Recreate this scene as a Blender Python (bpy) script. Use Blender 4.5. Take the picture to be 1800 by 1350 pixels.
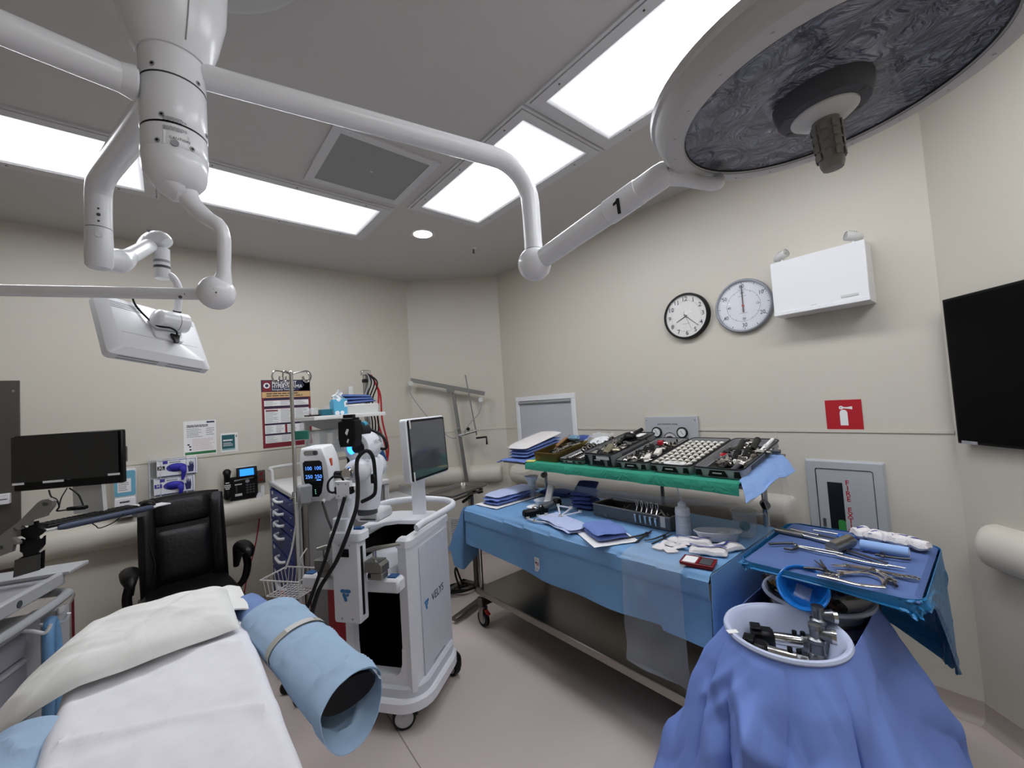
import bpy, math, random
from math import pi, sin, cos, radians
from mathutils import Vector, Matrix, noise
V = Vector
SC = bpy.context.scene
COL = SC.collection
for _o in list(bpy.data.objects):
    bpy.data.objects.remove(_o)

# ------------------------------------------------------------------ camera
EYE = V((0, 0, 1.70))
F_PX = 719.4
YAW, PITCH, ROLL = radians(40.156), radians(2.5545), radians(-3.6862)
_f = V((sin(YAW) * cos(PITCH), cos(YAW) * cos(PITCH), sin(PITCH)))
_r = V((cos(YAW), -sin(YAW), 0))
_u = _r.cross(_f)
CR = cos(ROLL) * _r + sin(ROLL) * _u
CU = -sin(ROLL) * _r + cos(ROLL) * _u
cam_d = bpy.data.cameras.new('camera')
cam_d.sensor_fit = 'HORIZONTAL'
cam_d.sensor_width = 36
cam_d.lens = F_PX / 1800 * 36
cam_d.clip_start = 0.02
cam = bpy.data.objects.new('camera', cam_d)
COL.objects.link(cam)
cam.matrix_world = Matrix((
    (CR.x, CU.x, -_f.x, EYE.x), (CR.y, CU.y, -_f.y, EYE.y), (CR.z, CU.z, -_f.z, EYE.z), (0, 0, 0, 1)))
SC.camera = cam

# ------------------------------------------------------------------ light levels
PANEL = 15.0       # emission of the ceiling panels
EXPOSURE = 0.0
SC.view_settings.view_transform = 'Standard'
SC.view_settings.look = 'None'
SC.view_settings.exposure = EXPOSURE
SC.view_settings.gamma = 1
SC.view_settings.use_curve_mapping = False
w = bpy.data.worlds.new('world')
SC.world = w
w.use_nodes = True
w.node_tree.nodes['Background'].inputs[0].default_value = (0.5, 0.5, 0.5, 1)
w.node_tree.nodes['Background'].inputs[1].default_value = 0.02

# measuring helpers: the point where a sight line of the photograph meets a known plane of the room
def ray(x, y): return CR * ((x - 900) / F_PX) - CU * ((y - 675) / F_PX) + _f
def pz(x, y, z):
    d = ray(x, y); return EYE + d * ((z - EYE.z) / d.z)
def px(x, y, X):
    d = ray(x, y); return EYE + d * (X / d.x)
def py(x, y, Y):
    d = ray(x, y); return EYE + d * (Y / d.y)
def pd(x, y, t): return EYE + ray(x, y) * t
def pp(x, y, P, n):
    d = ray(x, y); n = V(n); return EYE + d * ((V(P) - EYE).dot(n) / d.dot(n))

# ------------------------------------------------------------------ materials
MATS = {}
def lin(c):
    c = c / 255
    return c / 12.92 if c <= .04045 else ((c + .055) / 1.055) ** 2.4
def mat(name, rgb, rough=.5, metal=0, bump=0, bs=60, var=.06, vs=6, stretch=None, alpha=1, trans=0, emis=0, ior=1.45,
        coat=0, sub=0, spec=None):
    if name in MATS: return MATS[name]
    m = bpy.data.materials.new(name); m.use_nodes = True
    nt = m.node_tree; N = nt.nodes; L = nt.links
    b = N['Principled BSDF']
    col = [lin(v) for v in rgb] + [1]
    tc = N.new('ShaderNodeTexCoord'); mp = N.new('ShaderNodeMapping')
    L.new(tc.outputs['Object'], mp.inputs[0])
    if stretch: mp.inputs['Scale'].default_value = stretch
    nz = N.new('ShaderNodeTexNoise'); nz.inputs['Scale'].default_value = vs; nz.inputs['Detail'].default_value = 4
    L.new(mp.outputs[0], nz.inputs[0])
    mx = N.new('ShaderNodeMix'); mx.data_type = 'RGBA'
    mx.inputs[6].default_value = [v * (1 - var) for v in col[:3]] + [1]
    mx.inputs[7].default_value = [min(1, v * (1 + var)) for v in col[:3]] + [1]
    L.new(nz.outputs[0], mx.inputs[0]); L.new(mx.outputs[2], b.inputs['Base Color'])
    b.inputs['Roughness'].default_value = rough; b.inputs['Metallic'].default_value = metal
    b.inputs['IOR'].default_value = ior
    if spec is not None: b.inputs['Specular IOR Level'].default_value = spec
    if coat: b.inputs['Coat Weight'].default_value = coat; b.inputs['Coat Roughness'].default_value = .1
    if trans: b.inputs['Transmission Weight'].default_value = trans
    if alpha < 1: b.inputs['Alpha'].default_value = alpha
    if sub: b.inputs['Subsurface Weight'].default_value = sub; b.inputs['Subsurface Scale'].default_value = .02
    if emis:
        b.inputs['Emission Color'].default_value = col; b.inputs['Emission Strength'].default_value = emis
    if bump:
        n2 = N.new('ShaderNodeTexNoise'); n2.inputs['Scale'].default_value = bs; n2.inputs['Detail'].default_value = 5
        L.new(mp.outputs[0], n2.inputs[0])
        bp = N.new('ShaderNodeBump'); bp.inputs['Strength'].default_value = bump; bp.inputs['Distance'].default_value = .01
        L.new(n2.outputs[0], bp.inputs['Height']); L.new(bp.outputs[0], b.inputs['Normal'])
    MATS[name] = m
    return m

def wrinkled(name, rgb, rough=.8, amp=.5, scale=9, alpha=1, fine=.15, sheen=0):
    """cloth: long soft folds from stretched noise plus a fine weave"""
    m = mat(name, rgb, rough, alpha=alpha, var=.04, vs=20)
    nt = m.node_tree; N = nt.nodes; L = nt.links; b = N['Principled BSDF']
    mp = [n for n in N if n.type == 'MAPPING'][0]
    v = N.new('ShaderNodeTexVoronoi'); v.feature = 'DISTANCE_TO_EDGE'; v.inputs['Scale'].default_value = scale
    n0 = N.new('ShaderNodeTexNoise'); n0.inputs['Scale'].default_value = scale * .5
    n1 = N.new('ShaderNodeTexNoise'); n1.inputs['Scale'].default_value = 260
    for n in (n0, n1): L.new(mp.outputs[0], n.inputs[0])
    md = N.new('ShaderNodeVectorMath'); md.operation = 'MULTIPLY_ADD'
    L.new(n0.outputs['Color'], md.inputs[0]); md.inputs[1].default_value = (.25, .25, .25); L.new(mp.outputs[0], md.inputs[2])
    L.new(md.outputs[0], v.inputs[0])
    a = N.new('ShaderNodeMath'); a.operation = 'MULTIPLY_ADD'; a.inputs[1].default_value = .8
    L.new(v.outputs['Distance'], a.inputs[0]); L.new(n0.outputs[0], a.inputs[2])
    a2 = N.new('ShaderNodeMath'); a2.operation = 'MULTIPLY_ADD'; a2.inputs[1].default_value = fine * .05
    L.new(n1.outputs[0], a2.inputs[0]); L.new(a.outputs[0], a2.inputs[2])
    bp = N.new('ShaderNodeBump'); bp.inputs['Strength'].default_value = amp; bp.inputs['Distance'].default_value = .02
    L.new(a2.outputs[0], bp.inputs['Height']); L.new(bp.outputs[0], b.inputs['Normal'])
    if sheen: b.inputs['Sheen Weight'].default_value = sheen
    return m

def emit(name, rgb, strength):
    return mat(name, rgb, .4, emis=strength, var=.02)

# ------------------------------------------------------------------ mesh builder
class MB:
    def __init__(s): s.v = []; s.f = []
    def add(s, vs, fs):
        o = len(s.v); s.v += [V(p) for p in vs]; s.f += [tuple(i + o for i in f) for f in fs]; return s
    def box(s, c, d, M=None, b=0):
        c = V(c); hx, hy, hz = d[0] / 2, d[1] / 2, d[2] / 2
        b = min(b, hx * .49, hy * .49, hz * .49)
        if b <= 0:
            vs = [V((x * hx, y * hy, z * hz)) for x in (-1, 1) for y in (-1, 1) for z in (-1, 1)]
            fs = [(0, 1, 3, 2), (4, 6, 7, 5), (0, 4, 5, 1), (2, 3, 7, 6), (0, 2, 6, 4), (1, 5, 7, 3)]
        else:
            vs = []; idx = {}
            for x in (-1, 1):
                for y in (-1, 1):
                    for z in (-1, 1):
                        for a in range(3):
                            p = [x * (hx - b), y * (hy - b), z * (hz - b)]
                            p[a] = (x * hx, y * hy, z * hz)[a]
                            idx[(x, y, z, a)] = len(vs); vs.append(V(p))
            fs = []
            def q(a, *k): return tuple(idx[kk + (a,)] for kk in k)
            for sg in (-1, 1):
                X = [(sg, -1, -1), (sg, 1, -1), (sg, 1, 1), (sg, -1, 1)]
                Y = [(-1, sg, -1), (-1, sg, 1), (1, sg, 1), (1, sg, -1)]
                Z = [(-1, -1, sg), (1, -1, sg), (1, 1, sg), (-1, 1, sg)]
                for a, K in ((0, X), (1, Y), (2, Z)):
                    t = q(a, *K); fs.append(t if sg > 0 else t[::-1])
            for a, c2, e in ((0, 1, 2), (0, 2, 1), (1, 2, 0)):
                for s1 in (-1, 1):
                    for s2 in (-1, 1):
                        k = []
                        for se in (-1, 1):
                            t = [0, 0, 0]; t[a] = s1; t[c2] = s2; t[e] = se; k.append(tuple(t))
                        f = (idx[k[0] + (a,)], idx[k[1] + (a,)], idx[k[1] + (c2,)], idx[k[0] + (c2,)])
                        n = (vs[f[1]] - vs[f[0]]).cross(vs[f[2]] - vs[f[1]])
                        if n.dot(sum((vs[i] for i in f), V((0, 0, 0)))) < 0: f = f[::-1]
                        fs.append(f)
            for x in (-1, 1):
                for y in (-1, 1):
                    for z in (-1, 1):
                        f = tuple(idx[(x, y, z, a)] for a in range(3))
                        n = (vs[f[1]] - vs[f[0]]).cross(vs[f[2]] - vs[f[1]])
                        if n.dot(V((x, y, z))) < 0: f = f[::-1]
                        fs.append(f)
        if M is not None:
            M = M.to_3x3(); vs = [M @ p for p in vs]
        return s.add([p + c for p in vs], fs)
    def cyl(s, p0, p1, r0, r1=None, n=16, caps=True):
        p0, p1 = V(p0), V(p1); r1 = r0 if r1 is None else r1
        return s.tube([p0, p1], [r0, r1], n, caps=caps)
    def tube(s, pts, r, n=8, caps=True, closed=False, flat=None):
        pts = [V(p) for p in pts]; k = len(pts)
        rs = r if isinstance(r, (list, tuple)) else [r] * k
        def tan(i):
            a = pts[(i - 1) % k] if (i > 0 or closed) else pts[i]
            b = pts[(i + 1) % k] if (i < k - 1 or closed) else pts[i]
            d = b - a
            return d.normalized() if d.length > 1e-9 else V((0, 0, 1))
        t = tan(0); up = V((0, 0, 1)) if abs(t.z) < .9 else V((0, 1, 0))
        nrm = (up - t * up.dot(t)).normalized()
        vs = []
        for i in range(k):
            t2 = tan(i); nrm = (nrm - t2 * nrm.dot(t2))
            nrm = nrm.normalized() if nrm.length > 1e-6 else t2.orthogonal().normalized()
            bn = t2.cross(nrm)
            for j in range(n):
                a = 2 * pi * j / n
                fl = flat or (1, 1)
                vs.append(pts[i] + (nrm * cos(a) * fl[0] + bn * sin(a) * fl[1]) * rs[i])
        fs = []
        for i in range(k if closed else k - 1):
            i2 = (i + 1) % k
            for j in range(n):
                j2 = (j + 1) % n
                fs.append((i * n + j, i * n + j2, i2 * n + j2, i2 * n + j))
        if caps and not closed:
            fs.append(tuple(range(n))[::-1]); fs.append(tuple((k - 1) * n + j for j in range(n)))
        return s.add(vs, fs)
    def lathe(s, prof, n=32, M=None, cap0=False, cap1=False):
        vs = []; k = len(prof)
        for r, z in prof:
            for j in range(n):
                a = 2 * pi * j / n; vs.append(V((r * cos(a), r * sin(a), z)))
        fs = []
        for i in range(k - 1):
            for j in range(n):
                j2 = (j + 1) % n
                fs.append((i * n + j, i * n + j2, (i + 1) * n + j2, (i + 1) * n + j))
        if cap0: fs.append(tuple(range(n))[::-1])
        if cap1: fs.append(tuple((k - 1) * n + j for j in range(n)))
        if M is not None: vs = [M @ p for p in vs]
        return s.add(vs, fs)
    def prism(s, poly, h, M=None, b=0):
        """polygon in local xy, extruded along local z from 0 to h (optional small chamfer at the top)"""
        k = len(poly)
        if sum(poly[i][0] * poly[(i + 1) % k][1] - poly[(i + 1) % k][0] * poly[i][1] for i in range(k)) < 0:
            poly = poly[::-1]
        rings = [[V((x, y, 0)) for x, y in poly]]
        if b:
            rings.append([V((x, y, h - b)) for x, y in poly])
            ins = []
            for i in range(k):
                p, a, c = V(poly[i]), V(poly[i - 1]), V(poly[(i + 1) % k])
                d1 = (p - a).normalized(); d2 = (c - p).normalized()
                nn = V((-d1.y, d1.x)) + V((-d2.y, d2.x))
                nn = nn.normalized() if nn.length > 1e-6 else V((0, 0))
                ins.append(V((p.x + nn.x * b, p.y + nn.y * b, h)))
            rings.append(ins)
        else:
            rings.append([V((x, y, h)) for x, y in poly])
        vs = [p for r in rings for p in r]; fs = [tuple(range(k))[::-1]]
        for q in range(len(rings) - 1):
            for i in range(k):
                j = (i + 1) % k
                fs.append((q * k + i, q * k + j, (q + 1) * k + j, (q + 1) * k + i))
        fs.append(tuple((len(rings) - 1) * k + i for i in range(k)))
        if M is not None: vs = [M @ p for p in vs]
        return s.add(vs, fs)
    def sheet(s, fn, nu, nv, th=0):
        vs = [V(fn(i / nu, j / nv)) for i in range(nu + 1) for j in range(nv + 1)]
        w_ = nv + 1
        fs = [(i * w_ + j, (i + 1) * w_ + j, (i + 1) * w_ + j + 1, i * w_ + j + 1) for i in range(nu) for j in range(nv)]
        if th:
            nr = [V((0, 0, 0)) for _ in vs]
            for f in fs:
                n_ = (vs[f[1]] - vs[f[0]]).cross(vs[f[2]] - vs[f[0]])
                for i in f: nr[i] += n_
            o = len(vs)
            vs = vs + [p - (q.normalized() if q.length > 0 else V((0, 0, 1))) * th for p, q in zip(vs, nr)]
            fs = fs + [tuple(i + o for i in f[::-1]) for f in fs]
            rim = [i * w_ for i in range(nu + 1)] + [nu * w_ + j for j in range(1, nv + 1)] + \
                  [i * w_ + nv for i in range(nu - 1, -1, -1)] + [j for j in range(nv - 1, 0, -1)]
            for a in range(len(rim)):
                i, j = rim[a], rim[(a + 1) % len(rim)]
                fs.append((j, i, i + o, j + o))
        return s.add(vs, fs)
    def ball(s, c, r, n=16, m=10, sc=(1, 1, 1), M=None):
        prof = [(max(1e-4, sin(pi * i / m)) * r, -cos(pi * i / m) * r) for i in range(m + 1)]
        T = Matrix.Translation(V(c)) @ (M.to_4x4() if M is not None else Matrix()) @ Matrix.Diagonal((sc[0], sc[1], sc[2], 1))
        return s.lathe(prof, n, T)
    def xf(s, M):
        s.v = [M @ p for p in s.v]; return s

def rrect(w_, h_, r, n=4, cx=0, cy=0):
    out = []
    for sx, sy, a0 in ((1, 1, 0), (-1, 1, 90), (-1, -1, 180), (1, -1, 270)):
        for i in range(n + 1):
            a = radians(a0 + 90 * i / n)
            out.append((cx + sx * (w_ / 2 - r) + r * cos(a), cy + sy * (h_ / 2 - r) + r * sin(a)))
    return out
def curve(pts, n=6, closed=False):
    pts = [V(p) for p in pts]; k = len(pts); out = []
    g = lambda i: pts[i % k] if closed else pts[max(0, min(k - 1, i))]
    for i in range(k if closed else k - 1):
        a, b, c, d = g(i - 1), g(i), g(i + 1), g(i + 2)
        for j in range(n):
            t = j / n
            out.append(.5 * ((2 * b) + (c - a) * t + (2 * a - 5 * b + 4 * c - d) * t * t + (3 * b - a - 3 * c + d) * t ** 3))
    if not closed: out.append(pts[-1])
    return out
def frame(o, x, y, z=None):
    """4x4 with given origin and axes"""
    x = V(x).normalized(); y = V(y); z = x.cross(y).normalized() if z is None else V(z).normalized(); y = z.cross(x).normalized()
    o = V(o)
    return Matrix(((x.x, y.x, z.x, o.x), (x.y, y.y, z.y, o.y), (x.z, y.z, z.z, o.z), (0, 0, 0, 1)))
def RZ(a): return Matrix.Rotation(a, 4, 'Z')
def TR(*p): return Matrix.Translation(V(p))

# ------------------------------------------------------------------ objects
def tagged(o, label=None, cat=None, group=None, kind=None):
    if label: o['label'] = label
    if cat: o['category'] = cat
    if group: o['group'] = group
    if kind: o['kind'] = kind
    return o
def link(name, mb, m, parent=None, smooth=38):
    me = bpy.data.meshes.new(name)
    me.from_pydata([tuple(p) for p in mb.v], [], mb.f); me.update()
    me.materials.append(m)
    if smooth:
        me.polygons.foreach_set('use_smooth', [True] * len(me.polygons))
        me.set_sharp_from_angle(angle=radians(smooth))
    o = bpy.data.objects.new(name, me); COL.objects.link(o)
    if parent is not None: o.parent = parent
    return o
class T:
    """a thing: an Empty at its base; part() adds a child mesh. With world=True meshes are given in room coordinates."""
    def __init__(s, name, label, cat, loc=(0, 0, 0), rz=0, group=None, world=False, M=None):
        s.o = bpy.data.objects.new(name, None); COL.objects.link(s.o)
        s.o.empty_display_size = .1
        s.M = M if M is not None else TR(*loc) @ RZ(rz)
        s.o.matrix_world = s.M
        tagged(s.o, label, cat, group); s.world = world; s.inv = s.M.inverted()
    def part(s, name, mb, m, parent=None, label=None, smooth=38, world=None, kind=None):
        if (s.world if world is None else world): mb.xf(s.inv)
        o = link(name, mb, m, parent if parent is not None else s.o, smooth)
        return tagged(o, label, kind=kind)
def solo(name, mb, m, label, cat, group=None, smooth=38, loc=None):
    """a thing that is one mesh, given in room coordinates; its origin goes to its base"""
    if loc is None:
        xs = [p.x for p in mb.v]; ys = [p.y for p in mb.v]
        loc = V(((min(xs) + max(xs)) / 2, (min(ys) + max(ys)) / 2, min(p.z for p in mb.v)))
    loc = V(loc); mb.v = [p - loc for p in mb.v]
    o = link(name, mb, m, None, smooth); o.location = loc
    return tagged(o, label, cat, group)
def struct(name, mb, m, parent=None, smooth=38):
    o = link(name, mb, m, parent, smooth)
    if parent is None: o['kind'] = 'structure'
    return o
def copy_tree(o, parent=None):
    c = o.copy(); COL.objects.link(c)
    if parent is not None: c.parent = parent
    for ch in list(o.children): copy_tree(ch, c)
    return c
_txt = {}
def text_mb(s, size, depth=.0006, ax='CENTER', sx=1, bold=0):
    """lettering as a flat mesh, local xy, centred on its own height"""
    key = (s, ax, bold)
    if key not in _txt:
        cu = bpy.data.curves.new('t', 'FONT'); cu.body = s; cu.align_x = ax; cu.align_y = 'CENTER'; cu.size = 1; cu.offset = bold
        cu.resolution_u = 2
        ob = bpy.data.objects.new('t', cu); COL.objects.link(ob)
        dg = bpy.context.evaluated_depsgraph_get(); me = ob.evaluated_get(dg).to_mesh()
        _txt[key] = ([v.co.copy() for v in me.vertices], [tuple(p.vertices) for p in me.polygons])
        bpy.data.objects.remove(ob); bpy.data.curves.remove(cu)
    vs, fs = _txt[key]
    return MB().add([V((p.x * size * sx, p.y * size, depth)) for p in vs], fs)
def lines_mb(x0, x1, y0, y1, n, M, h=.35, z=.0006, seed=0, short=.3):
    """rows of small print, too small to read, as flat bars"""
    rnd = random.Random(seed); mb = MB(); step = (y1 - y0) / n
    for i in range(n):
        y = y1 - (i + .5) * step; x = x0
        e = x1 - (x1 - x0) * rnd.random() * short
        while x < e:
            L_ = (x1 - x0) * (.05 + .12 * rnd.random()); q = min(x + L_, e)
            mb.add([(x, y - step * h / 2, z), (q, y - step * h / 2, z), (q, y + step * h / 2, z), (x, y + step * h / 2, z)], [(0, 1, 2, 3)])
            x = q + (x1 - x0) * .018
    return mb.xf(M) if M is not None else mb
def plate(w_, h_, d, M, r=0, b=.0, cx=0, cy=0, n=3):
    return MB().prism(rrect(w_, h_, r, n, cx, cy) if r else [(cx - w_ / 2, cy - h_ / 2), (cx + w_ / 2, cy - h_ / 2), (cx + w_ / 2, cy + h_ / 2), (cx - w_ / 2, cy + h_ / 2)], d, M, b)
def creases(n, seed, x0, x1, y0, y1, lmin, lmax, w_, amp, ang=None, spread=1.6):
    """height field of n random straight folds (sharp crest, flat flanks)"""
    r = random.Random(seed); S = []
    for _ in range(n):
        cx, cy = x0 + (x1 - x0) * r.random(), y0 + (y1 - y0) * r.random()
        a = (r.random() - .5) * 2 * spread + (ang if ang is not None else 0); l = lmin + (lmax - lmin) * r.random()
        S.append((cx, cy, cos(a), sin(a), l / 2, w_ * (.6 + .8 * r.random()), amp * (.4 + .9 * r.random()) * (1 if r.random() < .7 else -.8)))
    def f(x, y):
        h = 0
        for cx, cy, c, s_, l, ww, A in S:
            dx, dy = x - cx, y - cy; t_ = dx * c + dy * s_
            if abs(t_) < l:
                d = abs(dy * c - dx * s_)
                if d < ww: h += A * (1 - d / ww) * (1 - (t_ / l) ** 2)
        return h
    return f
ORD = ('first', 'second', 'third', 'fourth', 'fifth', 'sixth', 'seventh', 'eighth', 'ninth')
# ------------------------------------------------------------------ palette
m_wall = mat('wall_paint', (205, 200, 188), .42, bump=.06, bs=220, var=.015, vs=3)
m_ceil = mat('ceiling_paint', (196, 193, 191), .6, bump=.04, bs=200, var=.015)
m_floor = mat('sheet_floor', (199, 187, 181), .38, bump=.03, bs=300, var=.05, vs=120)
m_seam = mat('floor_weld', (140, 130, 125), .6)
m_bump = mat('wall_pad_vinyl', (205, 200, 189), .5, bump=.05, bs=150, var=.02)
m_base = mat('cove_base', (172, 160, 152), .5, bump=.03, bs=200)
m_white = mat('white_enamel', (232, 233, 236), .25, var=.01)
m_whitem = mat('white_plastic', (233, 234, 237), .38, var=.015)
m_cream = mat('pale_grey_plastic', (205, 205, 203), .4, var=.02)
m_grey = mat('grey_plastic', (150, 152, 155), .45, var=.03)
m_dgrey = mat('dark_grey_plastic', (70, 72, 76), .5, var=.05)
m_black = mat('black_plastic', (9, 9, 10), .42, var=.1, spec=.3)
m_blackm = mat('black_rubber', (14, 14, 15), .7, var=.1)
m_steel = mat('brushed_steel', (150, 146, 140), .32, 1, bump=.03, bs=40, stretch=(1, 60, 60), var=.08)
m_dsteel = mat('dull_steel', (110, 106, 100), .4, 1, bump=.03, bs=40, stretch=(60, 1, 60), var=.08)
m_chrome = mat('polished_steel', (200, 198, 195), .16, 1, var=.03)
m_paper = mat('white_paper', (232, 232, 232), .7, var=.01)
m_ink = mat('black_ink', (25, 25, 28), .7)
m_gink = mat('grey_ink', (120, 120, 125), .7)
m_red = mat('red_ink', (176, 28, 40), .55)
m_glass = mat('clear_glass', (240, 245, 250), .03, alpha=.12, var=0)
m_film = mat('clear_plastic', (225, 232, 238), .12, alpha=.3, var=.03)
m_screw = mat('screw_metal', (90, 88, 85), .35, 1)

# ------------------------------------------------------------------ room shell
CEIL = 3.20
A_, B_ = V((2.175, 4.4, 0)), V((3.0, 3.711, 0))          # far chamfer
C_, D_ = V((3.0, .161, 0)), V((1.039, -1.8, 0))          # near right chamfer, 45 degrees
XL, YB, YF, XR = -2.95, -1.8, 4.4, 3.0
poly = [(XL, YB), (D_.x, D_.y), (C_.x, C_.y), (B_.x, B_.y), (A_.x, A_.y), (XL, YF)]
struct('floor', MB().prism(poly, .1, TR(0, 0, -.1)), m_floor)
struct('ceiling', MB().prism(poly, .1, TR(0, 0, CEIL)), m_ceil)
def wall(name, p, q, m=m_wall, h=CEIL, th=.1):
    p, q = V((p[0], p[1], 0)), V((q[0], q[1], 0)); d = (q - p).normalized()
    M = frame(p, d, (0, 0, 1))                       # z axis = outwards of the room when walking counter clockwise
    return struct(name, MB().prism([(0, 0), ((q - p).length, 0), ((q - p).length, h), (0, h)], th, M), m)
wall('wall_right', (XR, .161), (XR, 3.711))
wall('wall_far_corner', B_, A_)
wall('wall_far', A_, (XL, YF))
wall('wall_left', (XL, YF), (XL, YB))
wall('wall_back', (XL, YB), D_)
wall('wall_right_corner', D_, C_)
# cove base, chair rail: boxes run along each wall
def along(name, p, q, z0, z1, th, m, off=0):
    p, q = V((p[0], p[1], 0)), V((q[0], q[1], 0)); d = (q - p).normalized(); n = V((d.y, -d.x, 0)) * -1
    M = Matrix(((d.x, n.x, 0, p.x), (d.y, n.y, 0, p.y), (0, 0, 1, 0), (0, 0, 0, 1)))
    return struct(name, MB().box(((q - p).length / 2, th / 2 + off, (z0 + z1) / 2), ((q - p).length, th, z1 - z0)).xf(M), m)
def cove(name, p, q):
    p, q = V((p[0], p[1], 0)), V((q[0], q[1], 0)); d = (q - p).normalized(); n = V((-d.y, d.x, 0)); L_ = (q - p).length
    prof = [(0, .104), (.006, .104), (.008, .03), (.02, .012), (.045, .001), (0, .001)]
    M = Matrix(((n.x, 0, d.x, p.x), (n.y, 0, d.y, p.y), (0, 1, 0, 0), (0, 0, 0, 1)))
    return struct(name, MB().prism(prof, L_, M), m_base)
segs = [('right', (XR, .161), (XR, 3.711)), ('far_corner', B_, A_), ('far', A_, (XL, YF)), ('left', (XL, YF), (XL, YB)),
        ('back', (XL, YB), D_), ('right_corner', D_, C_)]
for n_, p, q in segs: cove('baseboard_' + n_, p, q)
k_ = 1
for n_, p, q in segs[:3]:
    along('trim_%d' % k_, p, q, 1.402, 1.420, .006, m_wall); k_ += 1
# upright joints of the wall panels under the rail
for y_ in (2.25, 0.95):
    struct('trim_%d' % k_, MB().box((XR - .002, y_, .75), (.004, .012, 1.3)), m_wall); k_ += 1
struct('trim_%d' % k_, MB().box((.9, YF - .002, .75), (.012, .004, 1.3)), m_wall); k_ += 1
# floor weld seam
s0, s1 = pz(655, 1215, 0), pz(770, 1400, 0); dd = (s1 - s0).normalized()
s0 = s0 - dd * 1.2; nn = V((-dd.y, dd.x, 0)) * .003
struct('trim_%d' % k_, MB().add([s0 - nn + V((0, 0, .0008)), s1 - nn + V((0, 0, .0008)), s1 + nn + V((0, 0, .0008)), s0 + nn + V((0, 0, .0008))], [(0, 1, 2, 3)]), m_seam); k_ += 1

# padded wall bumpers
def bumper(p, q, label, z=.9, r=.1, ends=(1, 1)):
    p, q = V((p[0], p[1], z)), V((q[0], q[1], z)); d = (q - p).normalized(); n = V((-d.y, d.x, 0)); L_ = (q - p).length
    t = T('wall_bumper', label, 'wall bumper', (p + q) / 2 - V((0, 0, r)), group=None, world=True)
    prof = [(0, r)] + [(r * 1.05 * sin(pi * i / 12) ** .8, r * cos(pi * i / 12)) for i in range(1, 12)] + [(0, -r)]
    M = Matrix(((n.x, 0, d.x, p.x), (n.y, 0, d.y, p.y), (0, 1, 0, z), (0, 0, 0, 1)))
    t.part('pad', MB().prism(prof, L_, M), m_bump)
    for e, s0_, s1_ in ((0, 0, -.05), (1, L_, L_ + .05)):
        if not ends[e]: continue
        mb = MB(); k = len(prof); vs = []; rings = 5
        for a in range(rings + 1):
            tt = a / rings; sc_ = math.sqrt(max(0.0, 1 - tt * tt)); zz = s0_ + (s1_ - s0_) * tt
            vs += [M @ V((x * sc_, y * (.75 + .25 * sc_), zz)) for x, y in prof]
        fs = []
        for a in range(rings):
            for i in range(k):
                j = (i + 1) % k; f = (a * k + i, a * k + j, (a + 1) * k + j, (a + 1) * k + i)
                fs.append(f if e else f[::-1])
        fs.append(tuple(rings * k + i for i in range(k)) if e else tuple(rings * k + i for i in range(k))[::-1])
        t.part('end_cap', mb.add(vs, fs), m_bump)
bumper((2.13, YF), (-2.4, YF), 'long beige padded bumper along the wall behind the black chair')
ec = (A_ - B_).normalized()
bumper(B_ + ec * .12, A_ - ec * .03, 'short beige padded bumper on the angled corner wall behind the leaning steel frame', ends=(1, 0))
bumper((XR, .92), (XR, 3.56), 'beige padded bumper on the wall behind the draped instrument table')
e2 = (D_ - C_).normalized()
bumper(D_ + V((.3, .3, 0)), C_ + e2 * .16, 'beige padded bumper under the black wall television at right')

# ------------------------------------------------------------------ ceiling fittings
m_lip = mat('light_flange', (205, 204, 206), .45, var=.01)
def glow(name, strength):
    m = bpy.data.materials.new(name); m.use_nodes = True; nt = m.node_tree; N = nt.nodes; L = nt.links
    b = N['Principled BSDF']; b.inputs['Base Color'].default_value = (.8, .82, .85, 1); b.inputs['Roughness'].default_value = .4
    tc = N.new('ShaderNodeTexCoord'); sp = N.new('ShaderNodeSeparateXYZ'); L.new(tc.outputs['Generated'], sp.inputs[0])
    def edge(out, wd):
        a = N.new('ShaderNodeMath'); a.operation = 'SUBTRACT'; a.inputs[1].default_value = .5; L.new(out, a.inputs[0])
        c = N.new('ShaderNodeMath'); c.operation = 'ABSOLUTE'; L.new(a.outputs[0], c.inputs[0])
        r = N.new('ShaderNodeMapRange'); r.interpolation_type = 'SMOOTHSTEP'
        r.inputs['From Min'].default_value = .5; r.inputs['From Max'].default_value = .5 - wd
        r.inputs['To Min'].default_value = .025; r.inputs['To Max'].default_value = 1; L.new(c.outputs[0], r.inputs[0]); return r.outputs[0]
    mu = N.new('ShaderNodeMath'); mu.operation = 'MINIMUM'
    L.new(edge(sp.outputs[0], .16), mu.inputs[0]); L.new(edge(sp.outputs[1], .3), mu.inputs[1])
    ms = N.new('ShaderNodeMath'); ms.operation = 'MULTIPLY'; ms.inputs[1].default_value = strength; L.new(mu.outputs[0], ms.inputs[0])
    b.inputs['Emission Color'].default_value = (.93, .95, 1, 1); L.new(ms.outputs[0], b.inputs['Emission Strength'])
    return m
m_lens = glow('lit_diffuser', PANEL)
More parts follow.
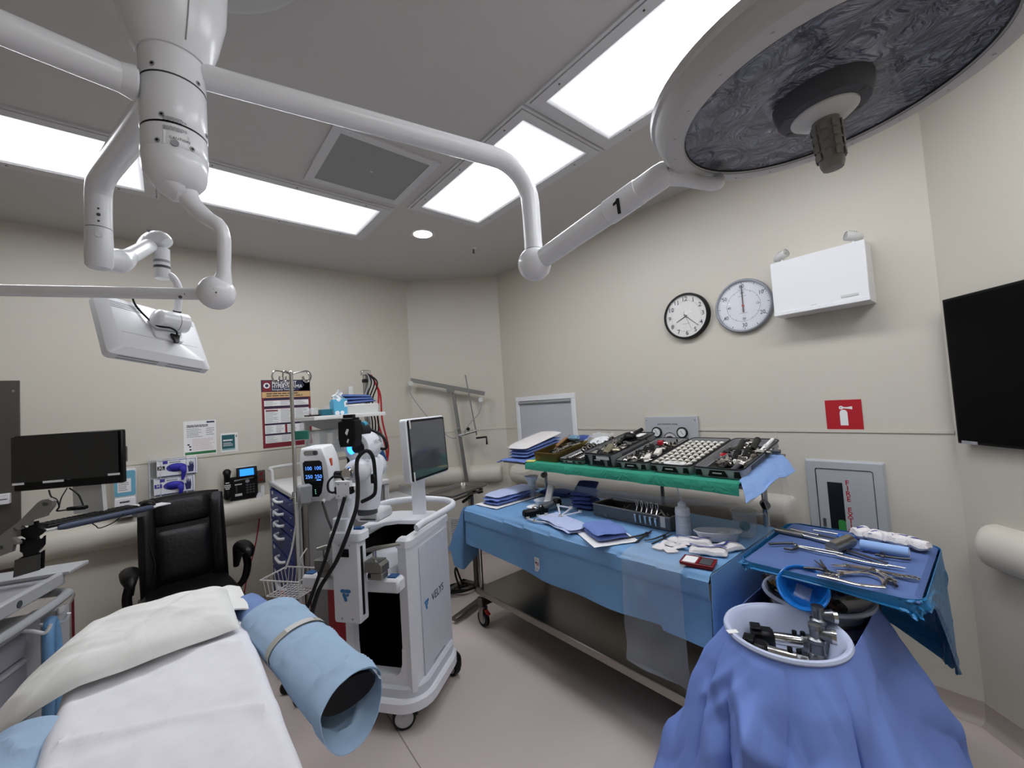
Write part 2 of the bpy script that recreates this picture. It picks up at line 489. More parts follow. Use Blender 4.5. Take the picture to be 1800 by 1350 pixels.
def light_panel(cx, cy, along_x, label):
    t = T('ceiling_light', label, 'ceiling light', (cx, cy, CEIL), 0 if along_x else pi / 2, group='large flush ceiling light panels')
    L_, W_ = 1.14, .515
    def ring(l0, w0, l1, w1, z0, z1):
        mb = MB(); o = [(-l0, -w0), (l0, -w0), (l0, w0), (-l0, w0)]; i = [(-l1, -w1), (l1, -w1), (l1, w1), (-l1, w1)]
        vs = [V((x / 2, y / 2, z)) for z in (z0, z1) for P_ in (o, i) for x, y in P_]
        fs = []
        for k in range(4):
            j = (k + 1) % 4
            fs += [(k, k + 4, j + 4, j), (8 + k, 8 + j, 12 + j, 12 + k), (k, j, 8 + j, 8 + k), (4 + k, 12 + k, 12 + j, 4 + j)]
        return mb.add(vs, fs)
    t.part('outer_trim', ring(L_ + .15, W_ + .15, L_ + .118, W_ + .118, -.012, 0), m_lip)
    t.part('door_frame', ring(L_ + .11, W_ + .11, L_, W_, -.016, 0), m_lip)
    t.part('diffuser', MB().box((0, 0, -.006), (L_, W_, .006)), m_lens)
    for sx in (-1, 0, 1):
        for sy in (-1, 1):
            t.part('screw', MB().cyl((sx * .45, sy * (W_ / 2 + .03), -.016), (sx * .45, sy * (W_ / 2 + .03), -.018), .005, n=8), m_screw)
    return t
light_panel(.675, 3.125, True, 'lit ceiling panel above the far wall, right of the white boom column')
light_panel(-.655, 3.14, True, 'lit ceiling panel above the far wall, left of the white boom column')
light_panel(1.725, 2.08, False, 'lit ceiling panel crossed by the bend of the white light arm')
light_panel(1.732, .775, False, 'lit ceiling panel behind the rim of the round surgical light head')
light_panel(.675, -.55, True, 'lit ceiling panel out of the picture, straight above and behind the viewer')
light_panel(1.74, -.62, False, 'lit ceiling panel out of the picture, above and right of the viewer')

t = T('ceiling_access_panel', 'square grey ceiling panel beside the white light arm, unlit', 'ceiling panel', (1.0, 2.41, CEIL))
t.part('frame', MB().box((0, .285, -.006), (.63, .05, .012)).box((0, -.285, -.006), (.63, .05, .012)).box((.29, 0, -.006), (.05, .52, .012)).box((-.29, 0, -.006), (.05, .52, .012)), m_lip)
t.part('panel', MB().box((0, 0, -.004), (.53, .53, .006)), mat('dull_ceiling_panel', (150, 150, 150), .6))
t.part('catch', MB().cyl((0, 0, -.007), (0, 0, -.012), .009, n=12), m_cream)
t = T('downlight', 'small round lit downlight in the ceiling over the robot cart', 'downlight', (1.714, 3.095, CEIL))
t.part('trim_ring', MB().lathe([(.075, -.004), (.1, -.008), (.105, 0)], 28), m_lip)
t.part('lamp', MB().lathe([(.0005, -.005), (.08, -.005), (.08, 0)], 28), emit('downlight_lamp', (255, 244, 228), 6))
t = T('fire_sprinkler', 'tiny sprinkler head hanging from the ceiling near the downlight', 'sprinkler', (2.274, 3.139, CEIL))
t.part('escutcheon', MB().lathe([(.001, -.012), (.018, -.012), (.032, 0)], 16), m_lip)
t.part('head', MB().cyl((0, 0, -.01), (0, 0, -.045), .007, n=8).cyl((0, 0, -.045), (0, 0, -.048), .014, n=10), m_screw)
# ------------------------------------------------------------------ ceiling boom with three arms
AX, AY = .028, 1.303
t = T('ceiling_boom', 'white ceiling boom column with caution sticker carrying all the jointed arms', 'ceiling boom', (AX, AY, CEIL))
zc = CEIL
t.part('ceiling_cover', MB().lathe([(.0005, -.1), (.33, -.1), (.36, -.085), (.37, -.05), (.37, 0)], 48), mat('ceiling_disc', (190, 189, 189), .5, var=.01))
can = t.part('canopy', MB().lathe([(.13, -.1), (.125, -.3), (.118, -.42), (.1, -.5), (.083, -.555), (.073, -.572), (.069, -.573)], 40), m_white)
t.part('canopy_seam', MB().tube([(.1255 * sin(.3), -.1255 * cos(.3), -.29), (.119 * sin(.3), -.119 * cos(.3), -.42), (.101 * sin(.3), -.101 * cos(.3), -.5), (.084 * sin(.3), -.084 * cos(.3), -.556)], .0015, 6), m_grey, parent=can)
def ring(r, z, h=.006, dr=.0):
    return MB().lathe([(r, z), (r + dr, z), (r + dr, z - h), (r, z - h)], 40)
t.part('column', MB().lathe([(.0685, -.54), (.0685, -.646)], 40), m_white)
t.part('joint_ring', ring(.0675, -.568, .008), m_black)
t.part('swivel_collar', MB().lathe([(.0675, -.65), (.0685, -.652), (.0685, -.767), (.0675, -.769)], 40), m_white)
t.part('joint_ring', ring(.067, -.644, .008), m_dgrey)
t.part('joint_ring', ring(.067, -.765, .012), m_black)
hs = t.part('lower_housing', MB().lathe([(.0675, -.774), (.0685, -.81), (.0685, -.827), (.0675, -.829), (.0685, -.831), (.068, -.86), (.062, -.885), (.05, -.902), (.03, -.912), (.0005, -.914)], 40), m_white)
def on_col(ang, z, r=.0832):
    """frame on the column: local x around, y up, z outwards; ang measured from the camera side"""
    a = math.atan2(-AY, -AX) + ang
    n = V((cos(a), sin(a), 0)); return frame((n.x * r, n.y * r, z), V((-n.y, n.x, 0)), (0, 0, 1))
def curved(mb, ang0, z0, r=.0692):
    """wrap flat local geometry (x,y,z) onto the column"""
    a0 = math.atan2(-AY, -AX) + ang0
    mb.v = [V(((r + p.z) * cos(a0 + p.x / r), (r + p.z) * sin(a0 + p.x / r), z0 + p.y)) for p in mb.v]; return mb
lb = t.part('caution_label', curved(plate(.05, .034, .0004, None), .05, -.812).xf(Matrix()), m_paper, label='white printed caution sticker')
t.part('lettering', curved(text_mb('CAUTION', .009).xf(TR(.006, -.001, .001)), .05, -.81), m_ink, parent=lb)
t.part('fine_print', curved(lines_mb(-.026, .024, .005, .017, 4, None), .05, -.777, .07), m_ink, parent=lb)
t.part('fine_print', curved(lines_mb(-.026, .024, -.017, -.006, 3, None, seed=3), .05, -.777, .07), m_ink, parent=lb)
for a, z in ((-.6, -.632), (.8, -.637), (-.35, -.757), (1.2, -.757), (.5, -.822), (-.5, -.822)):
    M = on_col(a, z, .0685); t.part('screw', MB().cyl((0, 0, 0), (0, 0, .0015), .006, n=12).xf(M), m_grey)
    t.part('screw_socket', MB().cyl((0, 0, .0012), (0, 0, .002), .003, n=8).xf(M), m_black)
M = on_col(0, -.823, .0685); t.part('lock_screw', MB().cyl((0, 0, 0), (0, 0, .003), .008, n=14).xf(M), m_grey)

# arm 1: out to the right, down, and along to the round light head
ZA = 2.613
BEND = pz(928, 292, ZA); HC = V((1.148, .21, 2.342)); HN = V((-.051, .045, .998)).normalized()
t = T('surgical_light', 'large round surgical light head with white jointed arm marked 1', 'surgical light', (AX, AY, ZA), world=True)
d_ = (BEND - V((AX, AY, ZA))).normalized(); rb = .1
drop = V((BEND.x, BEND.y, 2.30))
path = [V((AX, AY, ZA)) + d_ * .06, V((AX, AY, ZA)) + d_ * .5, BEND - d_ * rb * 1.6]
for i in range(1, 9):
    a = pi / 2 * i / 8
    path.append(BEND - d_ * rb * 1.5 + d_ * (rb * 1.5 * sin(a)) - V((0, 0, rb * 1.5 * (1 - cos(a)))))
path.append(drop)
t.part('upper_arm', MB().tube(path, [.031, .033] + [.0345] * (len(path) - 2), 20), m_white)
BALL = V((BEND.x, BEND.y, 2.225))
t.part('arm_socket', MB().tube([drop + V((0, 0, .003)), drop - V((0, 0, .02))], [.0355, .036], 20), m_white)
t.part('pivot_ball', MB().ball(BALL, .064, 28, 18), m_white)
AE = pd(1168, 306, 1.2); sd = (AE - BALL).normalized()
t.part('spring_arm', MB().tube([BALL + sd * .0, BALL + sd * .05, AE - sd * .02, AE + sd * .005, AE + sd * .02], [.03, .036, .0385, .036, .028], 24), m_white)
sl = t.part('arm_sleeve', MB().tube([AE - sd * .2, AE - sd * .198, AE - sd * .085, AE - sd * .083], [.0385, .0405, .0405, .0385], 24), m_white)
side = (EYE - (AE - sd * .14)); side = (side - sd * side.dot(sd)).normalized()
Mx = frame(AE - sd * .145 + side * .0412, sd, side.cross(sd))
t.part('number', MB().prism([(x * 1.15, y * 1.15) for x, y in ((-.004, -.02), (.005, -.02), (.005, .02), (-.002, .02), (-.006, .014), (-.014, .009), (-.014, .002), (-.004, .007))], .0012, Mx @ Matrix.Rotation(radians(-22), 4, 'Z')), m_ink, parent=sl, label='black number 1')
top = HC + HN * .1
yk = curve([AE, pd(1196, 312, 1.2), pd(1232, 321, 1.19), pd(1262, 321, 1.19), HC + V((.17, .31, .05)), HC + V((.16, .22, .09)), HC + V((.1, .12, .1))], 5)
t.part('yoke', MB().tube(yk, [.032, .032, .031, .029, .027, .025, .023, .021, .02] + [.019] * (len(yk) - 9), 16), m_white)
MH = frame(HC, HN.cross(V((0, 1, 0))), HN.cross(HN.cross(V((0, 1, 0)))) * -1, HN)
m_ring = mat('light_head_ring', (200, 199, 198), .42, var=.02)
hd = t.part('head_shell', MB().lathe([(.338, .002), (.349, .012), (.355, .04), (.362, .044), (.364, .056), (.34, .075), (.25, .1), (.1, .118), (.0005, .12)], 72, MH), m_ring)
t.part('front_ring', MB().lathe([(.288, .004), (.29, -.004), (.297, -.006), (.335, -.002), (.341, .004)], 72, MH), m_ring, parent=hd)
def faceted():
    m = mat('faceted_reflector_glass', (146, 150, 166), .12, .25, var=.5, vs=9)
    nt = m.node_tree; N = nt.nodes; L = nt.links; b = N['Principled BSDF']
    mp = [n for n in N if n.type == 'MAPPING'][0]
    nz = N.new('ShaderNodeTexNoise'); nz.inputs['Scale'].default_value = 13; nz.inputs['Detail'].default_value = 3; nz.inputs['Distortion'].default_value = 2.2
    vo = N.new('ShaderNodeTexVoronoi'); vo.inputs['Scale'].default_value = 17; vo.feature = 'SMOOTH_F1'
    L.new(mp.outputs[0], nz.inputs[0]); L.new(mp.outputs[0], vo.inputs[0])
    ad = N.new('ShaderNodeMath'); ad.operation = 'ADD'; L.new(nz.outputs[0], ad.inputs[0]); L.new(vo.outputs[0], ad.inputs[1])
    bp = N.new('ShaderNodeBump'); bp.inputs['Strength'].default_value = 1; bp.inputs['Distance'].default_value = .09
    L.new(ad.outputs[0], bp.inputs['Height']); L.new(bp.outputs[0], b.inputs['Normal'])
    b.inputs['Coat Weight'].default_value = .6; b.inputs['Coat Roughness'].default_value = .03
    return m
t.part('lens', MB().lathe([(.0005, .006), (.1, .006), (.2, .006), (.289, .004)], 72, MH), faceted(), parent=hd)
t.part('lens_gasket', MB().lathe([(.286, .003), (.289, .0), (.291, -.005)], 72, MH), m_black, parent=hd)
for k in range(20):
    a = 2 * pi * k / 20; c = MH @ V((.316 * cos(a), .316 * sin(a), -.0045))
    t.part('rivet', MB().cyl(c, c - HN * .002, .003, n=8), m_cream, parent=hd)
hub = t.part('hub', MB().lathe([(.094, .006), (.092, -.012), (.084, -.034), (.06, -.037)], 40, MH), mat('hub_plastic', (72, 74, 80), .5, var=.05))
for k in range(6):
    a = 2 * pi * k / 6 + .3; c = MH @ V((.074 * cos(a), .074 * sin(a), -.034))
    t.part('sensor', MB().lathe([(.0005, -.003), (.006, -.003), (.008, 0)], 12, frame(c, MH.to_3x3() @ V((1, 0, 0)), MH.to_3x3() @ V((0, 1, 0)))), m_dgrey, parent=hub)
t.part('handle_base', MB().lathe([(.064, -.034), (.063, -.04), (.05, -.05), (.02, -.055)], 36, MH), m_cream)
hn = t.part('handle', MB().lathe([(.02, -.05), (.026, -.054), (.027, -.075), (.0255, -.12), (.023, -.155), (.019, -.165), (.0005, -.167)], 24, MH), mat('grey_handle', (128, 126, 122), .55, var=.05))
for k in range(8):
    for r_ in range(4):
        a = 2 * pi * k / 8; rr = .0275 - .0006 * r_
        M = MH @ frame((rr * cos(a), rr * sin(a), -.072 - .021 * r_), (-sin(a), cos(a), 0), (0, 0, 1))
        t.part('grip_pad', MB().prism(rrect(.015, .017, .003, 2), .0022, M, .0008), MATS['grey_handle'], parent=hn)

# arm 2: out to the left, over the operating table
t = T('ceiling_tube', 'white tubular arm leaving the boom column at upper left', 'boom arm', (AX, AY, 2.53), world=True)
le = pz(0, 48, 2.53); d_ = (le - V((AX, AY, 2.53))).normalized()
t.part('tube', MB().tube([V((AX, AY, 2.53)) + d_ * .07, V((AX, AY, 2.53)) + d_ * .9], .0335, 20), m_white)
t.part('collar', MB().tube([V((AX, AY, 2.53)) + d_ * .075, V((AX, AY, 2.53)) + d_ * .1], [.04, .034], 20), m_white)

# arm 3: swan neck below the column, pear shaped pivot and a bar to the left
t = T('balance_arm', 'white swan neck under the boom column with round pivot and bar to the left', 'boom arm', (AX, AY, 2.29), world=True)
td = 1.05
nk = [V((AX, AY, 2.335)), V((AX + .004, AY, 2.305)), pd(324, 330, td), pd(338, 358, td), pd(362, 382, td), pd(384, 396, td), pd(393, 416, td), pd(394, 445, td), pd(393, 485, td)]
t.part('swan_neck', MB().tube(curve(nk, 5), ([.06, .058, .056, .053, .05, .046, .042, .038, .034, .031, .028, .026, .024, .023, .0225, .022, .0215, .021, .0205, .02, .0195, .019, .0185, .018, .0175, .017, .0165, .016] + [.0155] * 13), 20), m_white)
pb = pd(381, 515, td)
pbk = MB().ball(pb, .0425, 26, 16)
pbk.tube(curve([pd(393.5, 468, td), pd(393, 484, td), pd(390, 500, td), pd(386, 510, td)], 4), [.0155, .0156, .016, .0165, .0175, .019, .0205, .022, .0235, .025, .026, .027, .028], 20)
t.part('pivot_housing', pbk, m_white)
be = pd(-260, 505, 1.05); b0 = pd(352, 517, td)
br = t.part('balance_bar', MB().tube([pb, b0, b0 * .5 + be * .5, be], [.016, .0165, .0165, .0165], 20, flat=(.9, .9)), m_white)
pass
for q, r_ in (((317, 522), .004), ((326, 517), .003), ((371, 512), .002), ((376, 508), .002), ((380, 514), .002)):
    c = pd(q[0], q[1], td); back = (EYE - c).normalized(); off = .017 if q[0] < 350 else .046
    t.part('screw', MB().cyl(c + back * (off - .004), c + back * (off + .0005), r_, n=10), m_dgrey)

# arm 4 and the hanging monitor seen from behind
t = T('monitor_suspension', 'white bent pipe and knuckle arm hanging behind the boom column', 'boom arm', (AX, AY, 2.6), world=True)
p1 = V((AX, AY, 2.585)); p2 = pd(172, 322, 1.55); dh = (p2 - p1).normalized()
p3 = V((p2.x, p2.y, 2.45)); p4 = V((p2.x, p2.y, 2.30))
t.part('pipe', MB().tube(curve([p1 + dh * .05, p1 * .5 + p2 * .5, p2 - dh * .09, p2 + V((0, 0, -.03)) - dh * .015, p2 - V((0, 0, .1)), p3], 6), .0395, 24), m_white)
t.part('joint_line', MB().tube([p3 + V((0, 0, .001)), p3 - V((0, 0, .003))], .039, 24), m_dgrey)
t.part('elbow_block', MB().tube([p3 - V((0, 0, .002)), p4 + V((0, 0, .05)), p4 + V((0, 0, .012)), p4], [.0395, .041, .04, .032], 24), m_white)
bk = (EYE - p3); bk.z = 0; bk.normalize()
for dz, r_ in ((.065, .0035), (.042, .006), (.018, .0035)):
    c = V((p3.x, p3.y, p3.z + dz)) + bk * .0385; t.part('screw', MB().cyl(c, c + bk * .0025, r_, n=10), m_dgrey)
c = p3 - V((0, 0, .035)) + bk * .039; t.part('release_knob', MB().cyl(c - bk * .01, c + bk * .005, .01, n=12), m_white)
k1 = pd(214, 458, 1.66); k2 = pd(262, 432, 2.0); A3 = 2.05
t.part('elbow_joint', MB().tube(curve([p4 + V((0, 0, .04)), p4 * .4 + k1 * .6 + V((0, 0, .012)), k1, pd(228, 450, 1.75)], 4), [.036, .038, .04, .042, .045, .047, .048, .046, .043, .04, .036, .032, .03], 22), m_white)
t.part('lower_arm', MB().tube([k1, k2], .031, 20), m_white)
t.part('knuckle', MB().tube(curve([pd(248, 440, 1.98), pd(262, 427, A3), pd(282, 421, A3), pd(296, 430, A3)], 4), [.026, .029, .033, .037, .041, .044, .045, .044, .042, .039, .035, .03, .014], 20), m_white)
t.part('knuckle_slot', MB().box(pd(272, 408.5, A3), (.06, .03, .008)), m_grey)
v1, v2 = pd(284, 438, A3), pd(285, 488, A3); v2 = V((v1.x, v1.y, v2.z))
t.part('spindle', MB().tube([v1, v2, v2 - V((0, 0, .008))], [.033, .033, .029], 22), m_white)
for zz, m_ in ((.42, m_grey), (.62, m_dgrey)):
    c = v1.lerp(v2, zz); t.part('spindle_band', MB().tube([c, c - V((0, 0, .013))], .0335, 22), m_)
t.part('drop_tube', MB().tube(curve([pd(290, 483, A3), pd(302, 486, 2.06), pd(313, 503, 2.07), pd(314, 525, 2.09), pd(310, 562, 2.12)], 5), .0165, 16), m_white)
t.part('cable_clip', MB().tube([pd(311.5, 546, 2.105), pd(310.8, 553, 2.11)], .0172, 14), m_black)
MQ = V((-.029, 2.673, 2.162))
MM = frame(MQ, (.8567, .5, -.1273), (-.1713, .5083, .8439))
t = T('hanging_monitor', 'white monitor hanging from the boom, seen from behind with black cable', 'monitor', M=MM)
W_, H_ = .44, .35
def taper(w0, h0, z0, w1, h1, z1, r):
    a, b = rrect(w0, h0, r), rrect(w1, h1, r); k = len(a)
    vs = [V((x, y, z0)) for x, y in a] + [V((x, y, z1)) for x, y in b]
    fs = [(i, (i + 1) % k, k + (i + 1) % k, k + i) for i in range(k)] + [tuple(range(k))[::-1], tuple(range(k, 2 * k))]
    return MB().add(vs, fs)
t.part('front_case', taper(W_, H_, -.055, W_, H_, -.02, .02), m_white)
bc = t.part('back_case', taper(W_, H_, -.02, .365, .30, .012, .02), m_white)
t.part('screen', plate(W_ - .05, H_ - .05, .001, TR(0, 0, -.057)), m_black)
for k in range(4):
    t.part('vent_slot', MB().box((-.12, H_ / 2 - .05 - .011 * k, .0122), (.12, .003, .001)), m_dgrey, parent=bc)
    t.part('vent_slot', MB().box((.13, H_ / 2 - .05 - .011 * k, .0122), (.1, .003, .001)), m_dgrey, parent=bc)
for x in (-.1, .1):
    for z in (-.028, -.044): t.part('bottom_vent', MB().box((x, -H_ / 2 - .0002, z), (.16, .001, .006)), m_grey, parent=bc)
t.part('panel_line', MB().box((0, -.06, .0122), (W_ - .11, .0015, .0008)), m_grey, parent=bc)
t.part('mount_plate', MB().prism(rrect(.13, .13, .012), .012, TR(.03, .01, .012), .003), m_white)
t.part('pivot_drum', MB().cyl((-.02, .035, .055), (.1, .045, .06), .05, n=26).ball((-.02, .035, .055), .05, 20, 12, sc=(.6, 1, 1)), m_white)
t.part('drum_seam', MB().tube([(.053, .0407, .0577), (.057, .041, .0579)], .0505, 26), m_grey)
cb = curve([(-.09, .2, .03), (-.08, .13, .02), (-.045, .05, .025), (-.03, -.01, .05), (.01, -.03, .075), (.05, -.03, .05), (.045, -.07, .02)], 6)
t.part('cable', MB().tube(cb, .0045, 8), m_black)
t.part('cable_boot', MB().prism([(-.02, 0), (.02, 0), (.006, -.05), (-.01, -.055)], .012, TR(.048, -.03, .03)), m_black)
# ------------------------------------------------------------------ right wall: clocks, emergency light, signs, panels
def on_wall(y, z, X=XR):          # frame on the right wall: x runs to the right as seen from the room (towards -y), y up, z into the room
    return frame((X, y, z), (0, -1, 0), (0, 0, 1), (-1, 0, 0))
def clock_face(t, r, marks, mm, depth, col=m_ink):
    for k in range(marks):
        a = 2 * pi * k / marks; long_ = k % 5 == 0
        t.part('minute_mark', MB().box((0, 0, 0), (r * (.016 if long_ else .008), r * (.07 if long_ else .045), .0008)).xf(TR(mm * r * sin(a), mm * r * cos(a), depth) @ Matrix.Rotation(-a, 4, 'Z')), col)
def hand(t, name, ang, l0, l1, w_, z, m):
    t.part(name, MB().prism([(-w_ / 2, -l0), (w_ / 2, -l0), (w_ * .25, l1), (-w_ * .25, l1)], .0012, TR(0, 0, z) @ Matrix.Rotation(-ang, 4, 'Z')), m)
m_face = mat('clock_face', (228, 226, 222), .5, var=.01)
t = T('wall_clock', 'round wall clock with thick black rim and twelve numerals', 'clock', M=on_wall(1.462, 2.258))
R_ = .168
t.part('rim', MB().lathe([(R_ + .004, 0), (R_ + .004, .035), (R_, .043), (R_ - .011, .043), (R_ - .013, .03)], 56), m_black)
t.part('face', MB().lathe([(.0005, .028), (R_ - .012, .028)], 56), m_face)
clock_face(t, R_, 60, .68, .0286)
for k in range(1, 13):
    a = 2 * pi * k / 12; t.part('numeral', text_mb(str(k), .046, bold=.012).xf(TR(.128 * sin(a), .128 * cos(a), .0292)), m_ink)
hand(t, 'hour_hand', radians(245), .01, .085, .007, .031, m_ink); hand(t, 'minute_hand', radians(133), .02, .125, .006, .033, m_ink)
hand(t, 'second_hand', radians(160), .04, .11, .002, .0345, m_ink)
t.part('hub', MB().cyl((0, 0, .028), (0, 0, .037), .006, n=14), m_ink)
t.part('maker_line', lines_mb(-.03, .03, -.06, -.052, 1, None, short=.1).xf(TR(0, 0, .0285)), m_gink)
t.part('glass', MB().lathe([(R_ - .012, .038), (.1, .043), (.0005, .045)], 40), m_glass)
t = T('elapsed_time_clock', 'round grey rimmed timer dial with one long hand and numerals to sixty', 'clock', M=on_wall(1.068, 2.249))
R_ = .178
t.part('rim', MB().lathe([(R_ + .002, 0), (R_ + .004, .02), (R_ - .004, .034), (R_ - .012, .034), (R_ - .016, .02)], 56), mat('grey_rim', (150, 154, 162), .35, var=.02))
t.part('face', MB().lathe([(.0005, .018), (R_ - .014, .018)], 56), mat('timer_face', (224, 226, 232), .4, var=.01))
for k in range(60):
    a = 2 * pi * k / 60; big = k % 5 == 0
    t.part('minute_mark', MB().box((0, 0, 0), (.004 if big else .0022, .012 if big else .006, .0008)).xf(TR(.154 * sin(a), .154 * cos(a), .0186) @ Matrix.Rotation(-a, 4, 'Z')), m_ink if big else m_gink)
for k, s_ in ((10, '10'), (20, '20'), (30, '30'), (40, '40'), (50, '50'), (0, '60')):
    a = 2 * pi * k / 60; t.part('numeral', text_mb(s_, .038, sx=.85, bold=.008).xf(TR(.132 * sin(a), .132 * cos(a), .019)), m_ink)
t.part('inner_ring', MB().lathe([(.104, .0187), (.1055, .0187)], 56), m_ink)
for k, s_ in ((15, '15'), (30, '30'), (45, '45'), (60, '60')):
    a = 2 * pi * k / 60; t.part('small_numeral', text_mb(s_, .022, bold=.008).xf(TR(.088 * sin(a), .088 * cos(a), .019)), m_ink)
for k in range(12):
    a = 2 * pi * k / 12; t.part('inner_mark', MB().box((0, 0, 0), (.0018, .008, .0008)).xf(TR(.1 * sin(a), .1 * cos(a), .0186) @ Matrix.Rotation(-a, 4, 'Z')), m_ink)
for yy in (.112, .066): t.part('small_print', lines_mb(-.026, .026, yy - .004, yy + .004, 1, None, short=.05).xf(TR(0, 0, .0186)), m_gink)
t.part('small_print', lines_mb(-.03, .03, -.052, -.046, 1, None, short=.05).xf(TR(0, 0, .0186)), m_gink)
hand(t, 'long_hand', 0, .045, .14, .009, .0215, m_ink); hand(t, 'red_hand', 0.02, .042, .05, .008, .024, mat('dark_red', (96, 22, 30), .5))
t.part('hub', MB().cyl((0, 0, .018), (0, 0, .027), .007, n=14), m_red)
t.part('glass', MB().lathe([(R_ - .014, .028), (.1, .034), (.0005, .036)], 40), m_glass)

t = T('emergency_light', 'white metal emergency light box with two small lamp heads on top', 'emergency light', M=on_wall(.622, 2.115))
t.part('housing', MB().box((0, .1625, .085), (.445, .325, .17), b=.003), m_white)
t.part('cover_lip', MB().box((0, .012, .172), (.445, .022, .004), b=.001), m_white)
t.part('name_plate', MB().box((.14, .045, .1715), (.075, .014, .003), b=.001), m_cream)
t.part('small_print', lines_mb(-.035, -.005, .026, .031, 1, None, short=.05).xf(TR(0, 0, .1745)), m_gink)
for x, yaw, z in ((-.175, 1.15, .055), (.165, -.95, .06)):
    t.part('lamp_stem', MB().cyl((x, .32, .1), (x, .36, .1), .005, n=8), m_white)
    Ml = TR(x, .375, .1) @ Matrix.Rotation(yaw, 4, 'Y') @ Matrix.Rotation(-.25, 4, 'X')
    ld = t.part('lamp_head', MB().lathe([(.0005, -.055), (.012, -.05), (.022, -.03), (.026, -.005), (.026, .03), (.024, .034)], 20, Ml), m_cream)
    t.part('lamp_lens', MB().lathe([(.0005, .026), (.012, .029), (.0235, .031)], 20, Ml), mat('lamp_mirror', (215, 218, 222), .08, .9), parent=ld)
    for k in range(4):
        t.part('cooling_slot', MB().box((.0, .0262, -.012 + .011 * k), (.02, .001, .004)).xf(Ml), m_dgrey, parent=ld)

t = T('fire_extinguisher_sign', 'square red sign with white fire extinguisher symbol above the cabinet', 'sign', M=on_wall(.592, 1.503))
S_ = .168
t.part('plate', plate(S_, .176, .004, None, b=.0008), mat('sign_red', (178, 30, 42), .45, var=.02))
sy = MB().prism([(-.018, -.056), (.018, -.056), (.018, .018), (.014, .028), (.007, .034), (-.007, .034), (-.014, .028), (-.018, .018)], .0006, TR(0, -.004, .0042))
sy.add([(-.0095 + .0, .04, .0048), (.02, .036, .0048), (.042, .032, .0048), (.042, .05, .0048), (.018, .0455, .0048), (-.0095, .047, .0048)], [(0, 1, 2, 3, 4, 5)])
t.part('symbol', sy, m_paper)
t.part('symbol_ring', MB().lathe([(.0045, .0046), (.0105, .0046)], 20, TR(-.009, .043, 0)), m_paper)

t = T('fire_extinguisher_cabinet', 'grey recessed fire extinguisher cabinet with narrow window and red letters', 'cabinet', M=on_wall(.62, .9))
m_cab = mat('cabinet_grey', (178, 182, 186), .45, bump=.02, bs=300, var=.02)
fr = MB()
o = rrect(.372, .68, .006, 2); i_ = rrect(.27, .58, .012, 2); b_ = rrect(.35, .658, .006, 2); k = len(o)
vs = [V((x, y, 0)) for x, y in o] + [V((x, y, .022)) for x, y in b_] + [V((x, y, .022)) for x, y in i_] + [V((x, y, .006)) for x, y in i_]
fs = [(q * k + j, q * k + (j + 1) % k, (q + 1) * k + (j + 1) % k, (q + 1) * k + j) for q in range(3) for j in range(k)]
t.part('frame', fr.add(vs, fs), m_cab)
dr = t.part('door', MB().prism(rrect(.262, .572, .01, 3), .008, TR(0, 0, .008), .002), m_cab)
t.part('door_gap', MB().prism(rrect(.27, .58, .012, 3), .002, TR(0, 0, .005)), m_black)
t.part('window_pane', plate(.072, .42, .001, TR(-.044, .0, .0162)), mat('dark_window', (30, 32, 36), .12), parent=dr)
t.part('green_tag', plate(.034, .09, .001, TR(-.026, -.05, .0174), r=.012), mat('green_card', (58, 140, 66), .5), parent=dr, label='green card behind the window')
t.part('latch', MB().box((-.108, -.03, .02), (.014, .045, .01), b=.003), m_dgrey, parent=dr)
for k, ch in enumerate('FIRE EXTINGUISHER'):
    if ch != ' ' and k < 16: t.part('letter', text_mb(ch, .04, sx=1.0, bold=.012).xf(TR(.015, .212 - .031 * k, .0166)), m_red, parent=dr)

t = T('gas_control_panel', 'grey gas control panel with two round gauges and black knob', 'control panel', M=on_wall(1.663, 1.382))
t.part('plate', MB().box((0, 0, .012), (.435, .26, .024), b=.004), m_cab)
t.part('lettering', text_mb('GAS CONTROL PANEL', .017, bold=.008).xf(TR(-.02, .07, .0248)), m_ink)
t.part('small_print', lines_mb(-.03, .0, .036, .046, 2, None).xf(TR(0, 0, .0246)), m_gink)
for x in (-.11, .1):
    g = t.part('gauge', MB().lathe([(.04, .024), (.042, .04), (.036, .046), (.032, .042)], 32, TR(x, .008, 0)), m_black)
    t.part('gauge_face', MB().lathe([(.0005, .041), (.033, .041)], 28, TR(x, .008, 0)), m_paper, parent=g)
    t.part('needle', MB().box((x, .008, .0425), (.003, .04, .001)).xf(TR(x, .008, 0) @ Matrix.Rotation(.6, 4, 'Z') @ TR(-x, -.008, 0)), m_ink, parent=g)
    for k in range(9):
        a = radians(-130 + 32.5 * k); t.part('tick', MB().box((x + .027 * sin(a), .008 + .027 * cos(a), .0418), (.003, .003, .0006)), m_ink, parent=g)
t.part('knob_plate', MB().lathe([(.048, .025), (.052, .028), (.05, .03)], 32, TR(-.005, -.045, 0)), m_black)
t.part('knob_face', MB().lathe([(.0005, .0255), (.048, .0255)], 32, TR(-.005, -.045, 0)), m_cream)
t.part('knob', MB().lathe([(.034, .026), (.034, .05), (.028, .06), (.0005, .062)], 28, TR(-.005, -.055, 0)), m_black)
t.part('label_strip', MB().box((.1, -.055, .0245), (.075, .008, .002)), m_ink)
for x in (-.2, .2): t.part('screw', MB().cyl((x, .1, .024), (x, .1, .026), .004, n=8), m_screw)

